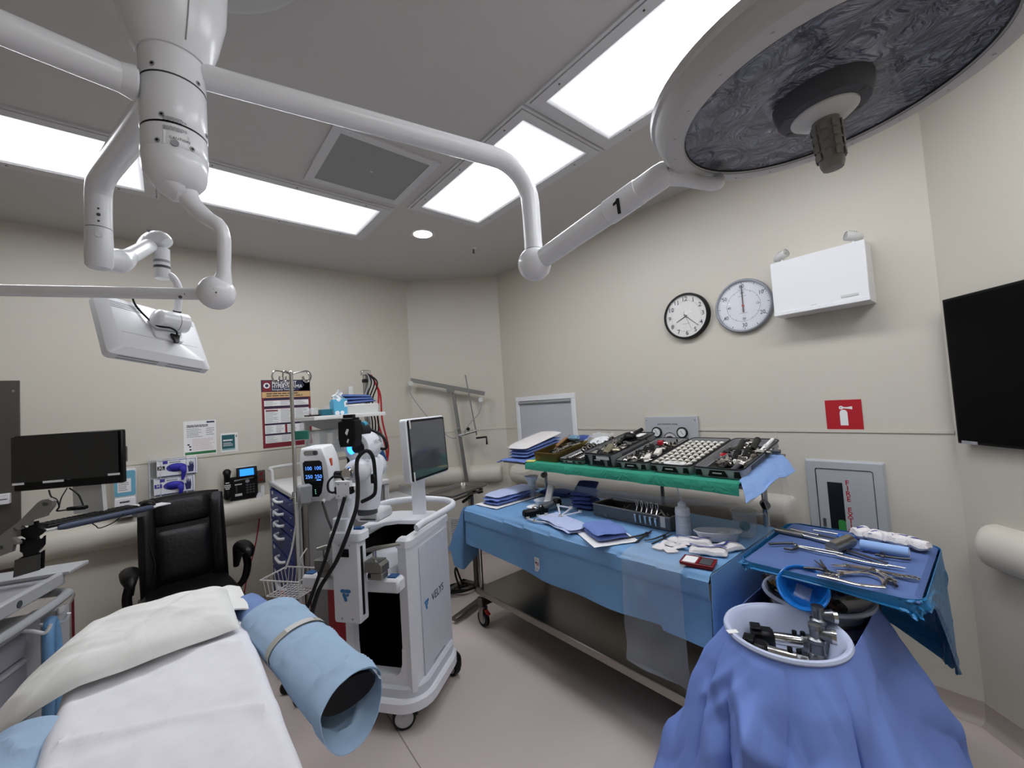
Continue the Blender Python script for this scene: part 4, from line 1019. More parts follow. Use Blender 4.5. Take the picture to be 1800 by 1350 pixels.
t = T('tissue_box', 'pale blue patterned tissue box with tissue sticking up on the overhead shelf', 'tissue box', (.97 + .11, 3.52, 1.69))
m_tis = mat('tissue_box_print', (96, 176, 214), .5)
nt = m_tis.node_tree; b_ = nt.nodes['Principled BSDF']; vv_ = nt.nodes.new('ShaderNodeTexVoronoi'); vv_.inputs['Scale'].default_value = 22
rr_ = nt.nodes.new('ShaderNodeValToRGB'); rr_.color_ramp.interpolation = 'CONSTANT'
rr_.color_ramp.elements[0].color = (.02, .03, .05, 1); e_ = rr_.color_ramp.elements.new(.12); e_.color = (.8, .82, .85, 1); e_ = rr_.color_ramp.elements.new(.42); e_.color = (.1, .42, .64, 1)
rr_.color_ramp.elements[-1].position = .43; rr_.color_ramp.elements[-1].color = (.1, .42, .64, 1)
tc_ = nt.nodes.new('ShaderNodeTexCoord'); nt.links.new(tc_.outputs['Object'], vv_.inputs[0]); nt.links.new(vv_.outputs['Distance'], rr_.inputs[0]); nt.links.new(rr_.outputs[0], b_.inputs['Base Color'])
t.part('carton', MB().box((0, 0, .063), (.11, .11, .126), b=.003), m_tis)
def tis(u, v): return ((u - .5) * .1 * (1 - .6 * v) + .012 * sin(9 * v), .012 * sin(u * 9 + v * 3), .12 + .09 * v * (1 - .5 * abs(u - .5)))
t.part('tissue', MB().sheet(tis, 8, 8, .001), m_paper)
t = T('folded_towels', 'stack of folded blue towels on the box of the overhead shelf', 'towels', (.97 + .27, 3.62, 1.77))
m_btow = wrinkled('blue_towel', (74, 96, 150), .9, .3, 20)
for k in range(3): t.part('towel', cushion(.34 - .02 * k, .26, .02, 8, .3).xf(TR(0, .02 * k, .014 + .026 * k) @ Matrix.Rotation(.05 * (k - 1), 4, 'Y')), m_btow)
solo('teal_box', MB().box((.97 + .0, 3.5, 1.715), (.085, .1, .05), b=.004), mat('teal_carton', (22, 96, 116), .5), 'small teal box on the overhead shelf left of the tissue box', 'box')
t = T('instrument_dish', 'clear dish with black base on the left end of the overhead shelf', 'dish', (.97 - .1, 3.5, 1.69))
t.part('base', MB().box((0, 0, .006), (.09, .12, .012), b=.003), m_black); t.part('cover', MB().box((0, 0, .04), (.075, .1, .05), b=.008), m_film)
# lead pole behind the cart
t = T('lead_pole', 'chrome pole hung with black and red monitor leads right of the overhead shelf', 'pole', (1.475, 3.98, 0))
t.part('pole', MB().cyl((0, 0, .05), (0, 0, 2.1), .016, n=14), m_chrome); t.part('pole', MB().cyl((.035, .02, .05), (.035, .02, 2.07), .013, n=14), m_chrome)
t.part('clamp_block', MB().box((.015, 0, 2.08), (.09, .05, .05), b=.006), m_chrome); t.part('clamp_block', MB().box((.0, -.02, 2.0), (.05, .05, .035), b=.006), m_black)
t.part('base', MB().cyl((.02, 0, 0), (.02, 0, .05), .2, .12, 24), m_dgrey)
for k, (dx, zz, mm) in enumerate(((.0, 1.2, m_black), (.03, 1.3, m_black), (.06, 1.25, m_black), (-.02, 1.5, m_grey))):
    t.part('lead', MB().tube(curve([(.02, -.03, 2.07), (dx + .05, -.05, 1.98), (dx - .01, -.05, 1.8), (dx + .04, -.05, 1.6), (dx + .01, -.05, zz)], 6), .007, 6), mm)
m_rl = mat('red_lead', (170, 30, 34), .4)
for dx in (.0, .045): t.part('red_lead', MB().tube(curve([(.06, -.02, 2.06), (.1, -.04, 1.96), (.12 + dx * .4, -.04, 1.85), (.1 + dx, -.04, 1.6), (.16 + dx * .6, -.05, 1.35), (.17, -.05, 1.2)], 6), .009, 8), m_rl)

# drip pole
IV = py(519, 850, 3.05)
t = T('drip_pole', 'steel drip pole with four curled hooks in front of the red poster', 'drip pole', (IV.x, IV.y, 0))
zt = py(512, 655, 3.05).z
t.part('upper_tube', MB().cyl((0, 0, 1.15), (0, 0, zt), .0125, n=14), m_chrome); t.part('lower_tube', MB().cyl((0, 0, .12), (0, 0, 1.17), .0165, n=14), m_steel)
t.part('height_collar', MB().cyl((0, 0, 1.13), (0, 0, 1.2), .022, n=16).cyl((0, 0, 1.165), (-.035, -.02, 1.165), .009, n=10), m_chrome)
t.part('finial', MB().ball((0, 0, zt), .015, 12, 8), m_chrome)
for a, L_ in ((pi + .66, .16), (pi + .95, .11), (-.66, .13), (-.25, .11)):
    dx, dy = cos(a + .0), sin(a)
    pts = [(0, 0, zt - .01), (L_ * .8 * dx, L_ * .8 * dy, zt + .005), (L_ * 1.02 * dx, L_ * 1.02 * dy, zt - .03), (L_ * .9 * dx, L_ * .9 * dy, zt - .065), (L_ * .7 * dx, L_ * .7 * dy, zt - .06), (L_ * .62 * dx, L_ * .62 * dy, zt - .03)]
    t.part('hook', MB().tube(curve(pts, 6), .005, 8), m_chrome)
t.part('green_sleeve', MB().box((.045, -.004, 1.57), (.1, .02, .06), RZ(-.5).to_3x3(), b=.008), mat('green_tape', (36, 108, 90), .6))
for k in range(4):
    a = pi / 4 + pi / 2 * k; e = V((.14 * cos(a), .14 * sin(a), .07))
    t.part('base_leg', MB().tube([(0, 0, .13), e], [.018, .013], 8), m_steel); t.part('caster', MB().cyl(e + V((0, .012, -.035)), e + V((0, -.012, -.035)), .033, n=14), m_blackm)

# tourniquet / pump unit on its own stand
MTQ = frame((.749, 2.936, 1.311), (.70, -.712, 0), (-.05, -.08, .99))
t = T('pump_unit', 'white pump unit with black panel, blue digits 100 and 250 and carrying handle', 'medical pump', M=MTQ)
out = [(-.098, -.09), (-.098, .08), (-.088, .15), (-.08, .18), (-.06, .183), (.055, .183), (.07, .175), (.09, .12), (.102, .06), (.105, -.08), (.095, -.15), (.075, -.178), (-.06, -.178), (-.085, -.15)]
ho = [(-.052, .135), (.035, .135), (.04, .15), (.03, .163), (-.048, .163), (-.056, .15)]
body = MB(); rings = []
for z, sc_ in ((-.11, .9), (-.1, .97), (.02, 1.0), (.035, .97), (.04, .93)): rings.append([V((x * sc_, y * sc_, z)) for x, y in out])
k = len(out); body.add([p for r in rings for p in r], [(q * k + j, q * k + (j + 1) % k, (q + 1) * k + (j + 1) % k, (q + 1) * k + j) for q in range(4) for j in range(k)] + [tuple(range(k)), tuple(4 * k + j for j in range(k))])
t.part('case', body, m_whitem)
t.part('handle_opening_shade', MB().prism(rrect(.1, .032, .014, 3), .001, TR(-.008, .148, .0402)), mat('handle_shadow', (150, 150, 148), .6))  # flat grey plate, shade inside the handle painted as colour, no hole cut
t.part('handle_slot', MB().prism(rrect(.03, .026, .01, 3), .001, TR(.02, .148, .0408)), m_dgrey)
pan = [(-.07, .085), (-.055, .098), (.045, .098), (.06, .085), (.062, -.03), (.04, -.115), (.02, -.14), (-.03, -.14), (-.05, -.115), (-.072, -.03)]
pn = t.part('display_panel', MB().prism(pan, .003, TR(0, 0, .0395)), mat('panel_gloss', (10, 10, 12), .15))
m_dig = emit('digit_glow', (90, 150, 255), 1.6)
for x, y, s_ in ((-.034, .047, '100'), (.03, .047, '100'), (-.034, -.008, '250'), (.03, -.008, '250')):
    t.part('digits', text_mb(s_, .034, bold=.0).xf(TR(x, y, .0432)), m_dig, parent=pn)
t.part('status_glow', MB().box((.03, -.03, .043), (.03, .006, .001)), m_dig, parent=pn)
for k in range(3): t.part('status_light', MB().cyl((.0, -.095 - .012 * k, .0425), (.0, -.095 - .012 * k, .0432), .003, n=8), emit('led_green', (150, 230, 190), 1.0), parent=pn)
t.part('warning_strip', MB().box((.0995, .075, .0), (.012, .05, .02), b=.002), mat('orange_strip', (196, 78, 44), .5))
for x in (-.05, .05): t.part('port', MB().cyl((x, -.165, .03), (x, -.172, .062), .012, n=12), m_white)
t.part('side_knob', MB().cyl((.105, -.02, -.03), (.15, -.02, -.03), .025, n=16), m_black)
ST = py(541, 1000, 2.9)
t = T('pump_stand', 'steel stand with wire basket carrying the white pump unit', 'stand', (ST.x, ST.y, 0))
t.part('pole', MB().cyl((0, 0, .1), (0, 0, 1.22), .016, n=14), m_steel); t.part('pole', MB().cyl((-.045, .02, .1), (-.045, .02, 1.15), .011, n=12), m_cream)
t.part('mount', MB().box((0, -.0, 1.2), (.08, .06, .12), b=.01), m_grey)
for k in range(5):
    a = 2 * pi * k / 5 + .2; e = V((.15 * cos(a), .15 * sin(a), .07))
    t.part('base_leg', MB().tube([(0, 0, .12), e], [.02, .014], 8), m_steel); t.part('caster', MB().cyl(e + V((0, .012, -.035)), e + V((0, -.012, -.035)), .033, n=14), m_blackm)
bk0 = V((-.11, -.1, .66)); ux, uy = V((.585, -.811, 0)), V((.811, .585, 0))
def bp(a, b, z): return bk0 + ux * a + uy * b + V((0, 0, z))
bx0, bx1, by0, by1 = -.13, .13, -.1, .1
rim = [bp(bx0, by0, .1), bp(bx1, by0, .1), bp(bx1, by1, .1), bp(bx0, by1, .1)]
t.part('basket_rim', MB().tube(rim, .005, 8, closed=True), m_cream)
bt = [bp(bx0 + .02, by0 + .02, 0), bp(bx1 - .02, by0 + .02, 0), bp(bx1 - .02, by1 - .02, 0), bp(bx0 + .02, by1 - .02, 0)]
t.part('basket_base_ring', MB().tube(bt, .004, 8, closed=True), m_cream)
for k in range(9):
    q = bx0 + .02 + (bx1 - bx0 - .04) * k / 8; t.part('basket_wire', MB().tube([bp(q, by0 + .0, .1), bp(q, by0 + .02, 0), bp(q, by1 - .02, 0), bp(q, by1, .1)], .0022, 6), m_cream)
for k in range(7):
    q = by0 + .02 + (by1 - by0 - .04) * k / 6; t.part('basket_wire', MB().tube([bp(bx0, q, .1), bp(bx0 + .02, q, 0), bp(bx1 - .02, q, 0), bp(bx1, q, .1)], .0022, 6), m_cream)
t.part('basket_hook', MB().tube(curve([bp(0, by1, .1), bp(.0, by1 - .03, .16), bp(.0, by1 + .02, .2), V((0, 0, .86))], 4), .004, 6), m_cream)
m_org = mat('orange_tag', (226, 104, 62), .5)
for x, y, c in ((498, 1052, m_org), (507, 1062, m_org)):
    p = pp(x, y, (.62, 2.78, 0), (.811, .585, 0)); q = 'orange clip tag hanging at the front left corner of the wire basket' if x < 500 else 'second orange clip tag hanging beside the first on the wire basket'
    tg = T('clip_tag', q, 'clip', p, 0); tg.part('strip', MB().prism([(-.012, -.1), (.012, -.1), (.014, .02), (-.014, .02)], .004, frame((0, 0, 0), ux, (0, 0, 1)), .001), mat('tag_pale', (232, 170, 150), .5) if x < 500 else c)
    tg.part('loop', MB().tube([V((0, 0, .03)) + ux * .014 * cos(a * .628) + V((0, 0, .016 * sin(a * .628))) for a in range(10)], .004, 6, closed=True), c)
solo('pump_tube', MB().tube(curve([MTQ @ V((.05, -.172, .06)), pp(570, 893, (.74, 2.7, 0), uy), pp(576, 912, (.74, 2.6, 0), uy), pp(587, 938, (.74, 2.5, 0), uy)], 6), .007, 8), m_blackm, 'black tube from the bottom of the white pump to the robot post', 'tube')
solo('grey_tube', MB().tube(curve([MTQ @ V((-.05, -.172, .05)), pp(530, 890, (.66, 2.9, 0), uy), pp(522, 915, (.64, 2.9, 0), uy), pp(513, 965, (.6, 2.9, 0), uy), pp(502, 1000, (.58, 2.88, 0), uy)], 6), .006, 8), m_cream, 'pale tube from the white pump down to the wire basket', 'tube')
t = T('red_bin', 'red bin on the floor left of the robot cart', 'bin', (.845, 2.80, 0))
t.part('body', MB().box((0, 0, .3), (.16, .2, .6), b=.015), mat('red_plastic', (150, 22, 34), .4)); t.part('lid', MB().box((0, 0, .61), (.18, .22, .04), b=.012), MATS['red_plastic'])

# ------------------------------------------------------------------ robot cart
RU, RV = V((.585, -.811, 0)).normalized(), V((.811, .585, 0)).normalized()
MR = frame((.98, 2.10, 0), RU, RV, (0, 0, 1)); MRI = MR.inverted()
def rl_(x, y, v):                     # local point of the robot where a sight line meets the plane at depth v
    return MRI @ pp(x, y, MR @ V((0, v, 0)), RV)
m_rob = mat('robot_white', (226, 228, 233), .33, var=.01); m_rob2 = mat('robot_panel', (206, 209, 217), .4, var=.01)
m_void = mat('cart_interior', (4, 4, 5), .6, spec=.1); m_bluec = mat('cap_blue', (40, 84, 138), .45)
t = T('robot_cart', 'white surgical robot cart with black hollow body and dark side lettering in the room centre', 'robot cart', M=MR)
sk = rrect(.54, .58, .16, 6, -.21, .235)
t.part('base_skirt', MB().prism(sk, .06, TR(0, 0, .115), .012), m_rob)
t.part('base_step', MB().prism(rrect(.49, .53, .12, 6, -.21, .24), .06, TR(0, 0, .17), .01), m_rob2)
rw = t.part('right_wall', MB().prism([(-.075, .0), (-.02, -.012), (.0, .01), (.006, .25), (0, .49), (-.05, .5), (-.05, .06), (-.075, .06)], .78, TR(0, 0, .2), .0), m_rob)
t.part('right_wall_cap', MB().prism([(-.078, -.01), (-.02, -.016), (.006, .005), (.012, .25), (.006, .5), (-.05, .51), (-.05, .05), (-.078, .05)], .05, TR(0, 0, .955), .014), m_rob)
sp = t.part('side_panel', MB().prism(rrect(.38, .73, .02, 3), .006, frame((.004, .275, .565), (0, 1, 0), (0, 0, 1)), .002), m_rob2)
t.part('left_wall', MB().prism([(-.42, .0), (-.37, 0), (-.37, .5), (-.42, .5)], .8, TR(0, 0, .2), .005), m_rob)
t.part('interior_back', MB().box((-.21, .46, .58), (.33, .02, .8)), m_void)
t.part('interior_lining', MB().box((-.056, .255, .59), (.01, .4, .74)), m_void); t.part('interior_lining', MB().box((-.365, .255, .58), (.01, .42, .76)), m_void)
t.part('interior_floor', MB().box((-.21, .25, .245), (.3, .42, .01)), m_void)
ub = [(-.4, .23), (-.02, .23), (-.02, .42), (-.075, .42), (-.078, .34), (-.09, .3), (-.12, .275), (-.3, .275), (-.34, .3), (-.365, .34), (-.37, .42), (-.4, .42)]
t.part('front_beam', MB().prism([(x, z) for x, z in ub], .07, frame((0, .065, 0), (1, 0, 0), (0, 0, 1))), m_rob)
t.part('front_panel', MB().box((-.21, .03, .22), (.39, .06, .09), b=.01), m_rob2)
dk = [(-.43, .0), (-.37, 0), (-.37, .2), (-.33, .29), (-.26, .33), (-.1, .33), (-.05, .3), (-.05, .5), (-.1, .535), (-.35, .535), (-.43, .5)]
t.part('top_deck', MB().prism(dk, .03, TR(0, 0, .98), .008), m_rob)
hd = [(-.49, .03, 1.03), (-.495, .12, 1.055), (-.49, .35, 1.06), (-.46, .5, 1.065), (-.36, .57, 1.07), (-.21, .59, 1.075), (-.06, .58, 1.07), (.03, .53, 1.065), (.06, .46, 1.06), (.045, .3, 1.055), (.02, .12, 1.05), (.012, .06, 1.04)]
t.part('push_handle', MB().tube(curve(hd, 5), .017, 12, flat=(1.25, .9)), m_rob)
t.part('handle_foot', MB().box((-.45, .06, 1.0), (.09, .06, .05), b=.012), m_rob)
t.part('tray_shelf', MB().prism([(-.36, -.06), (-.16, -.06), (-.06, .1), (-.06, .33), (-.36, .33)], .05, TR(0, 0, .8), .005), m_rob)
t.part('clamp_bar', MB().box((-.3, -.085, .8), (.59, .075, .075), b=.014), m_rob)
for x in (-.555, -.055): t.part('bar_pad', MB().box((x, -.085, .84), (.05, .045, .008), b=.003), m_bluec)
for x in (.035, .09): pass
for y, z in ((.142, .92), (.38, .91)): t.part('panel_dimple', MB().lathe([(.0005, .004), (.009, .004), (.012, .0078)], 14, frame((.004, y, z), (0, 1, 0), (0, 0, 1))), m_rob, parent=sp)
Mt = frame((.0103, .26, .595), (0, .985, .0), (0, 0, 1))
t.part('lettering', text_mb('VELYS', .062, bold=.006).xf(Mt @ TR(.025, .0, .0006)), mat('logo_ink', (44, 52, 74), .5), parent=sp)
def logo(M, s_):
    mb = MB()
    for p, q, r_ in (((-.42, .4), (-.2, .4), .16), ((.05, .38), (.42, .38), .17), ((-.2, .05), (.0, -.45), .16), ((.2, 0), (.24, .04), .13)):
        p, q = V((p[0], p[1])), V((q[0], q[1])); d = (q - p); d = d.normalized() if d.length > .01 else V((1, 0)); n = V((-d.y, d.x)); pts = []
        for i in range(7): a = pi / 2 + pi * i / 6; pts.append(p + d * r_ * cos(a) + n * r_ * sin(a))
        for i in range(7): a = -pi / 2 + pi * i / 6; pts.append(q + d * r_ * cos(a) + n * r_ * sin(a))
        mb.prism([(a.x * s_, a.y * s_) for a in pts], .0012, M)
    return mb
t.part('emblem', logo(Mt @ TR(-.122, -.004, .0), .045), mat('emblem_blue', (54, 118, 174), .5), parent=sp)
t.part('small_lettering', lines_mb(-.05, .09, -.358, -.342, 1, Mt, h=.7, short=.02), m_grey, parent=sp)
t.part('small_emblem', MB().lathe([(.006, .0006), (.01, .0006)], 16, Mt @ TR(-.065, -.35, 0)), m_grey, parent=sp)
m_wheel = mat('wheel_face', (190, 190, 192), .4)
def big_caster(x, y, ang):
    a = V((cos(ang), sin(ang), 0)); c = V((x, y, .062))
    w_ = t.part('caster', MB().lathe([(.048, -.022), (.058, -.022), (.062, -.012), (.062, .012), (.058, .022), (.048, .022)], 32, frame(c, V((0, 0, 1)).cross(a), (0, 0, 1), None)), m_blackm)
    M = frame(c, V((0, 0, 1)).cross(a), (0, 0, 1))
    t.part('wheel_disc', MB().lathe([(.0005, .021), (.012, .022), (.014, .019), (.044, .021), (.049, .02)], 32, M), m_wheel, parent=w_)
    t.part('wheel_disc', MB().lathe([(.0005, .021), (.012, .022), (.014, .019), (.044, .021), (.049, .02)], 32, M @ Matrix.Rotation(pi, 4, 'Y')), m_wheel, parent=w_)
    t.part('caster_fork', MB().tube(curve([c + V((0, 0, .06)), c + V((0, 0, .055)) + M.to_3x3() @ V((.05, 0, 0)), c + M.to_3x3() @ V((.066, 0, 0.0))], 4), [.03, .028, .026, .024, .022, .02, .018, .016, .012], 10, flat=(.6, 1.4)), m_black)
    t.part('caster_stem', MB().cyl(c + V((0, 0, .05)), (x, y, .125), .026, n=14), m_cream)
# wheel axles: chosen to match the faces turned towards the viewer
def axle(wx, wy):
    d = MRI.to_3x3() @ V((wx, wy, 0)); return math.atan2(d.y, d.x)
big_caster(-.09, .01, axle(-.45, -.9)); big_caster(.0, .46, axle(-.95, -.1)); big_caster(-.36, .02, axle(-.6, -.8)); big_caster(-.36, .46, axle(-.8, -.6))
# clamp slab
sb = t.part('clamp_slab', MB().prism(rrect(.155, .44, .012, 2), .065, frame((-.258, -.13, .862), (1, 0, 0), (0, 0, 1)), .006), m_rob)
t.part('slab_cap', MB().prism(rrect(.19, .085, .02, 3), .045, TR(-.248, -.165, 1.055), .008), m_rob)
Ms = frame((-.258, -.1962, .862), (1, 0, 0), (0, 0, 1))
t.part('black_square', plate(.05, .04, .0012, Ms @ TR(.0, .13, .0)), m_black, parent=sb); t.part('emblem', logo(Ms @ TR(-.004, -.08, 0), .052), MATS['emblem_blue'], parent=sb)
for x in (-.03, .03):
    t.part('screw_hole', MB().cyl((-.258 + x, -.196, .665), (-.258 + x, -.1968, .665), .005, n=10), m_grey, parent=sb); t.part('screw_hole', MB().cyl((-.258 + x, -.196, 1.03), (-.258 + x, -.1968, 1.03), .004, n=10), m_grey, parent=sb)
t.part('slab_slot', MB().box((-.179, -.168, .85), (.004, .016, .34)), m_black, parent=sb); t.part('slab_button', MB().box((-.2, -.15, 1.104), (.05, .03, .012), b=.004), m_bluec)
m_cl = mat('clamp_metal', (150, 148, 142), .32, .9, var=.05)
for x, w_ in ((-.118, .1), (-.415, .1)):
    c = t.part('rail_clamp', MB().prism([(-.05, -.0), (.05, 0), (.05, .035), (.035, .05), (.035, .055), (-.05, .055)], .07, frame((x, -.1, .885), (1, 0, 0), (0, 0, 1)), .003), m_cl)
    t.part('clamp_foot', MB().box((x + .005, -.135, .865), (.085, .06, .035), b=.004), m_cl, parent=c); t.part('clamp_window', MB().box((x - .025, -.1665, .87), (.018, .002, .02)), m_ink, parent=c)
    t.part('clamp_screw', MB().cyl((x - .01, -.135, .935), (x - .01, -.135, .985), .011, n=12), m_chrome, parent=c)
    t.part('clamp_lever', MB().tube([(x - .045, -.15, .99), (x - .01, -.135, .995), (x + .03, -.12, 1.0), (x + .1, -.07, 1.0)], [.01, .014, .01, .009], 10), m_cl, parent=c)
# arm
t.part('arm_foot', MB().prism(rrect(.085, .07, .015, 3), .065, TR(-.285, -.16, 1.1), .006), m_rob)
t.part('arm_link', MB().prism([(-.033, 0), (.033, 0), (.036, .12), (-.036, .12)], .055, frame((-.272, -.12, 1.16), (1, 0, 0), (.0, .0, 1)), .01), m_rob)
t.part('latch_plate', MB().prism([(-.045, 0), (.045, 0), (.045, .022), (.038, .022), (.038, .062), (.045, .062), (.045, .09), (-.045, .09), (-.045, .062), (-.038, .062), (-.038, .022), (-.045, .022)], .02, frame((-.258, -.17, 1.262), (1, 0, 0), (0, 0, 1)), .003), m_rob)
for sx in (-1, 1):
    t.part('latch', MB().box((-.258 + sx * .044, -.176, 1.304), (.014, .025, .036), b=.003), m_black)
    for z in (.015, .075): t.part('screw', MB().cyl((-.258 + sx * .022, -.19, 1.262 + z), (-.258 + sx * .022, -.192, 1.262 + z), .004, n=8), m_grey)
kn = rl_(612, 832, -.13)
t.part('joint_shell', MB().ball(kn + V((.01, .07, .0)), .065, 20, 14, sc=(1.1, 1.1, 1)), m_rob)
t.part('steel_knob', MB().lathe([(.0005, .02), (.028, .018), (.032, .01), (.032, -.02)], 24, frame(kn + V((0, .0, .0)), (1, 0, 0), (0, 0, 1))), m_chrome)
lk0, lk1 = rl_(646, 893, .06), rl_(650, 815, .08)
t.part('forearm', MB().tube([lk0, lk0 + (lk1 - lk0) * .08, lk0 + (lk1 - lk0) * .5, lk1, lk1 + V((-.005, 0, .02)), lk1 + V((-.01, -.0, .035))], [.062, .068, .072, .075, .06, .02], 26), m_rob)
t.part('forearm_cuff', MB().cyl(lk0 - V((0, 0, .03)), lk0 + V((0, 0, .002)), .055, n=22), m_dgrey)
t.part('carriage', MB().box(rl_(650, 905, .1) + V((-.0, .05, -.005)), (.15, .16, .06), b=.012), m_rob)
t.part('carriage_slot', MB().box(rl_(652, 909, .1) + V((-.0, -.032, -.005)), (.1, .003, .008)), m_dgrey)
eb2 = rl_(660, 818, .15)
t.part('side_joint', MB().ball(eb2, .07, 20, 14, sc=(.9, 1, 1)), m_rob)
ha, hb = rl_(626, 787, -.03), rl_(653, 779, .12)
t.part('wrist_neck', MB().cyl(rl_(632, 812, .0), rl_(630, 795, -.0), .05, n=22), m_rob)
Mh = frame(ha, (hb - ha).cross(V((0, 0, 1))), (0, 0, 1), (hb - ha).normalized())
t.part('wrist_head', MB().tube([ha - (hb - ha) * .02, ha, ha + (hb - ha) * .5, hb, hb + (hb - ha) * .12, hb + (hb - ha) * .18], [.07, .077, .079, .077, .06, .03], 28, flat=(1.05, 1)), m_rob)
hm_ = (ha + hb) / 2 + (hb - ha) * .1
for_eye = (MRI @ EYE - hm_); ax_ = (hb - ha).normalized(); for_eye = (for_eye - ax_ * for_eye.dot(ax_)).normalized()
t.part('head_lettering', text_mb('VELYS', .03).xf(frame(hm_ + for_eye * .0805, ax_, for_eye.cross(ax_))), m_grey)
back_ = (ha - hb).normalized()
t.part('status_ring', MB().ball(ha + back_ * .004, .054, 24, 12, sc=(1, 1, .25), M=Mh.to_3x3()), mat('ring_black', (10, 14, 30), .2))
rg = MB(); pts = []
for i in range(13):
    a = radians(-75 + 165 * i / 12); pts.append(ha + back_ * .0155 + Mh.to_3x3() @ V((cos(a) * .03 * -1, sin(a) * .03, 0)))
t.part('blue_glow', rg.tube(pts, [.004, .008, .011, .013, .014, .014, .014, .014, .013, .012, .01, .007, .004], 8), emit('robot_led', (40, 130, 255), 4))
sc0 = rl_(618, 772, -.1); Msc = frame(rl_(617, 758, -.1), (1, 0, 0), (0, 0, 1))
s1 = t.part('tool_holder', MB().prism([(-.045, -.09), (.04, -.09), (.05, -.055), (.052, .045), (.04, .05), (.04, .062), (-.03, .062), (-.03, .05), (-.052, .045), (-.055, -.05)], .06, Msc @ TR(0, .01, -.02), .006), m_black)
t.part('holder_top', MB().box(Msc @ V((0, .08, .01)), (.06, .03, .02), b=.003), m_black, parent=s1)
for x, y, r_ in ((.005, -.0, .012), (.008, -.048, .008)): t.part('holder_gap', MB().prism([(-r_, -r_ * .6), (0, -r_ * 1.6), (r_, r_), (0, r_ * 1.3)], .0015, Msc @ TR(x, y, .0405)), m_paper, parent=s1)
t.part('tool_body', MB().tube([rl_(628, 756, -.02), rl_(644, 757, .05)], [.04, .036], 14), m_blackm); t.part('tool_coupler', MB().cyl(rl_(636, 748, .0), rl_(641, 746, .05), .02, n=12), mat('coupler_cyan', (60, 150, 176), .4))
def rc(pts, r, name='cable', m=m_blackm, n=6): t.part(name, MB().tube(curve([rl_(*p) for p in pts], n), r, 8), m)
rc([(643, 752, .05), (655, 757, .08), (668, 763, .1), (678, 775, .1), (679, 787, .1), (671, 789, .1), (666, 783, .12)], .008)
rc([(629, 874, -.16), (629, 850, -.15), (627, 825, -.14), (629, 806, -.13), (640, 794, -.12), (649, 794, -.1), (656, 806, -.06), (659, 830, -.03), (660, 860, -.02), (655, 872, -.02), (636, 882, -.02)], .0105)
t.part('cable_clip', MB().box(rl_(657, 841, -.03), (.025, .03, .05), b=.004), m_black)
rc([(629, 872, -.18), (626, 895, -.2), (617, 922, -.22), (606, 952, -.24), (592, 985, -.24), (577, 1010, -.24), (561, 1037, -.24), (549, 1075, -.24), (543, 1110, -.22)], .0105)
rc([(606, 874, -.2), (600, 895, -.21), (592, 920, -.22), (581, 952, -.24), (571, 985, -.25), (556, 1025, -.25), (545, 1055, -.25), (533, 1085, -.24)], .009)
rc([(604, 845, -.14), (598, 838, -.14), (586, 838, -.14), (577, 848, -.14), (577, 861, -.14), (584, 866, -.14), (594, 862, -.14), (602, 853, -.14)], .006)
t.part('blue_tag', MB().box(rl_(670, 800, .18), (.05, .006, .085), Matrix.Rotation(-.4, 3, 'Y')), m_bluec); t.part('red_latch', MB().box(rl_(661, 800, .16), (.03, .02, .03), b=.004), m_red)
rc([(613, 800, .05), (614, 812, .05), (614, 822, .04)], .012)
# screen and its post
MS = frame(V((1.229, 2.286, 1.459)), (.867, .491, 0), (-.026, .041, .999))
pw_ = MRI @ (MS @ V((-.02, -.05, -.075)))
t.part('screen_post', MB().box((-.17, .455, 1.16), (.088, .04, .32), b=.008), m_rob); t.part('post_head', MB().box((-.19, .42, 1.33), (.09, .1, .12), b=.012), m_rob)
def inR(mb): return mb.xf(MRI @ MS)
sn = t.part('touch_screen', inR(MB().prism(rrect(.43, .37, .02, 3), .045, TR(0, 0, -.048), .006)), m_rob)
t.part('bezel', inR(MB().prism(rrect(.412, .352, .012, 3), .002, TR(0, 0, -.0025))), m_black, parent=sn)
t.part('display', inR(plate(.385, .325, .001, TR(0, 0, .0))), mat('grey_glass', (68, 72, 80), .06, coat=1, var=.02), parent=sn)
for x in (-.185, ): 
    for y in (-.15, .15): t.part('corner_clip', inR(MB().box((x, y, .002), (.012, .05, .006), b=.002)), m_cream, parent=sn)
t.part('post_slot', MB().box((-.185, .3985, 1.285), (.012, .002, .04)), m_grey)

# ------------------------------------------------------------------ steel hoist frame leaning in the corner, tray stand, grille, cables
HP, HNn = V((2.5, 3.95, 0)), V((-.64, -.767, 0))
def hp_(x, y, off=0): return pp(x, y, HP + HNn.normalized() * off, HNn)
m_gs = mat('galvanised', (140, 140, 138), .4, .7, var=.05)
t = T('leaning_hoist', 'leaning steel frame with tilted crossbar, rod and crank in the angled corner', 'frame', hp_(832, 900), world=True)
a, b = hp_(797, 692), hp_(833, 925)
dirb = (hp_(852, 692) - hp_(722, 668)).normalized(); updn = (b - a).normalized()
Mcb = frame((hp_(852, 692) + hp_(722, 668)) / 2, dirb, dirb.cross(HNn.normalized()) * -1)
LB = (hp_(852, 692) - hp_(722, 668)).length
t.part('crossbar', MB().box(Mcb @ V((0, 0, 0)), (LB, .045, .04), Mcb.to_3x3(), b=.004), m_gs)
t.part('upright', MB().tube([a, b], .024, 4), m_gs, smooth=0)
t.part('gusset', MB().prism([(-.06, .02), (.06, .02), (.04, -.07), (-.02, -.07)], .05, Mcb @ TR(.03, 0, -.025)), m_gs)
t.part('rod', MB().tube([hp_(818, 659, .02), hp_(838, 765, .02)], .008, 8), m_gs)
for x, y in ((722, 674), (845, 703)):
    t.part('wheel', MB().cyl(hp_(x, y, .0), hp_(x, y, .03), .028, n=16), m_cream)
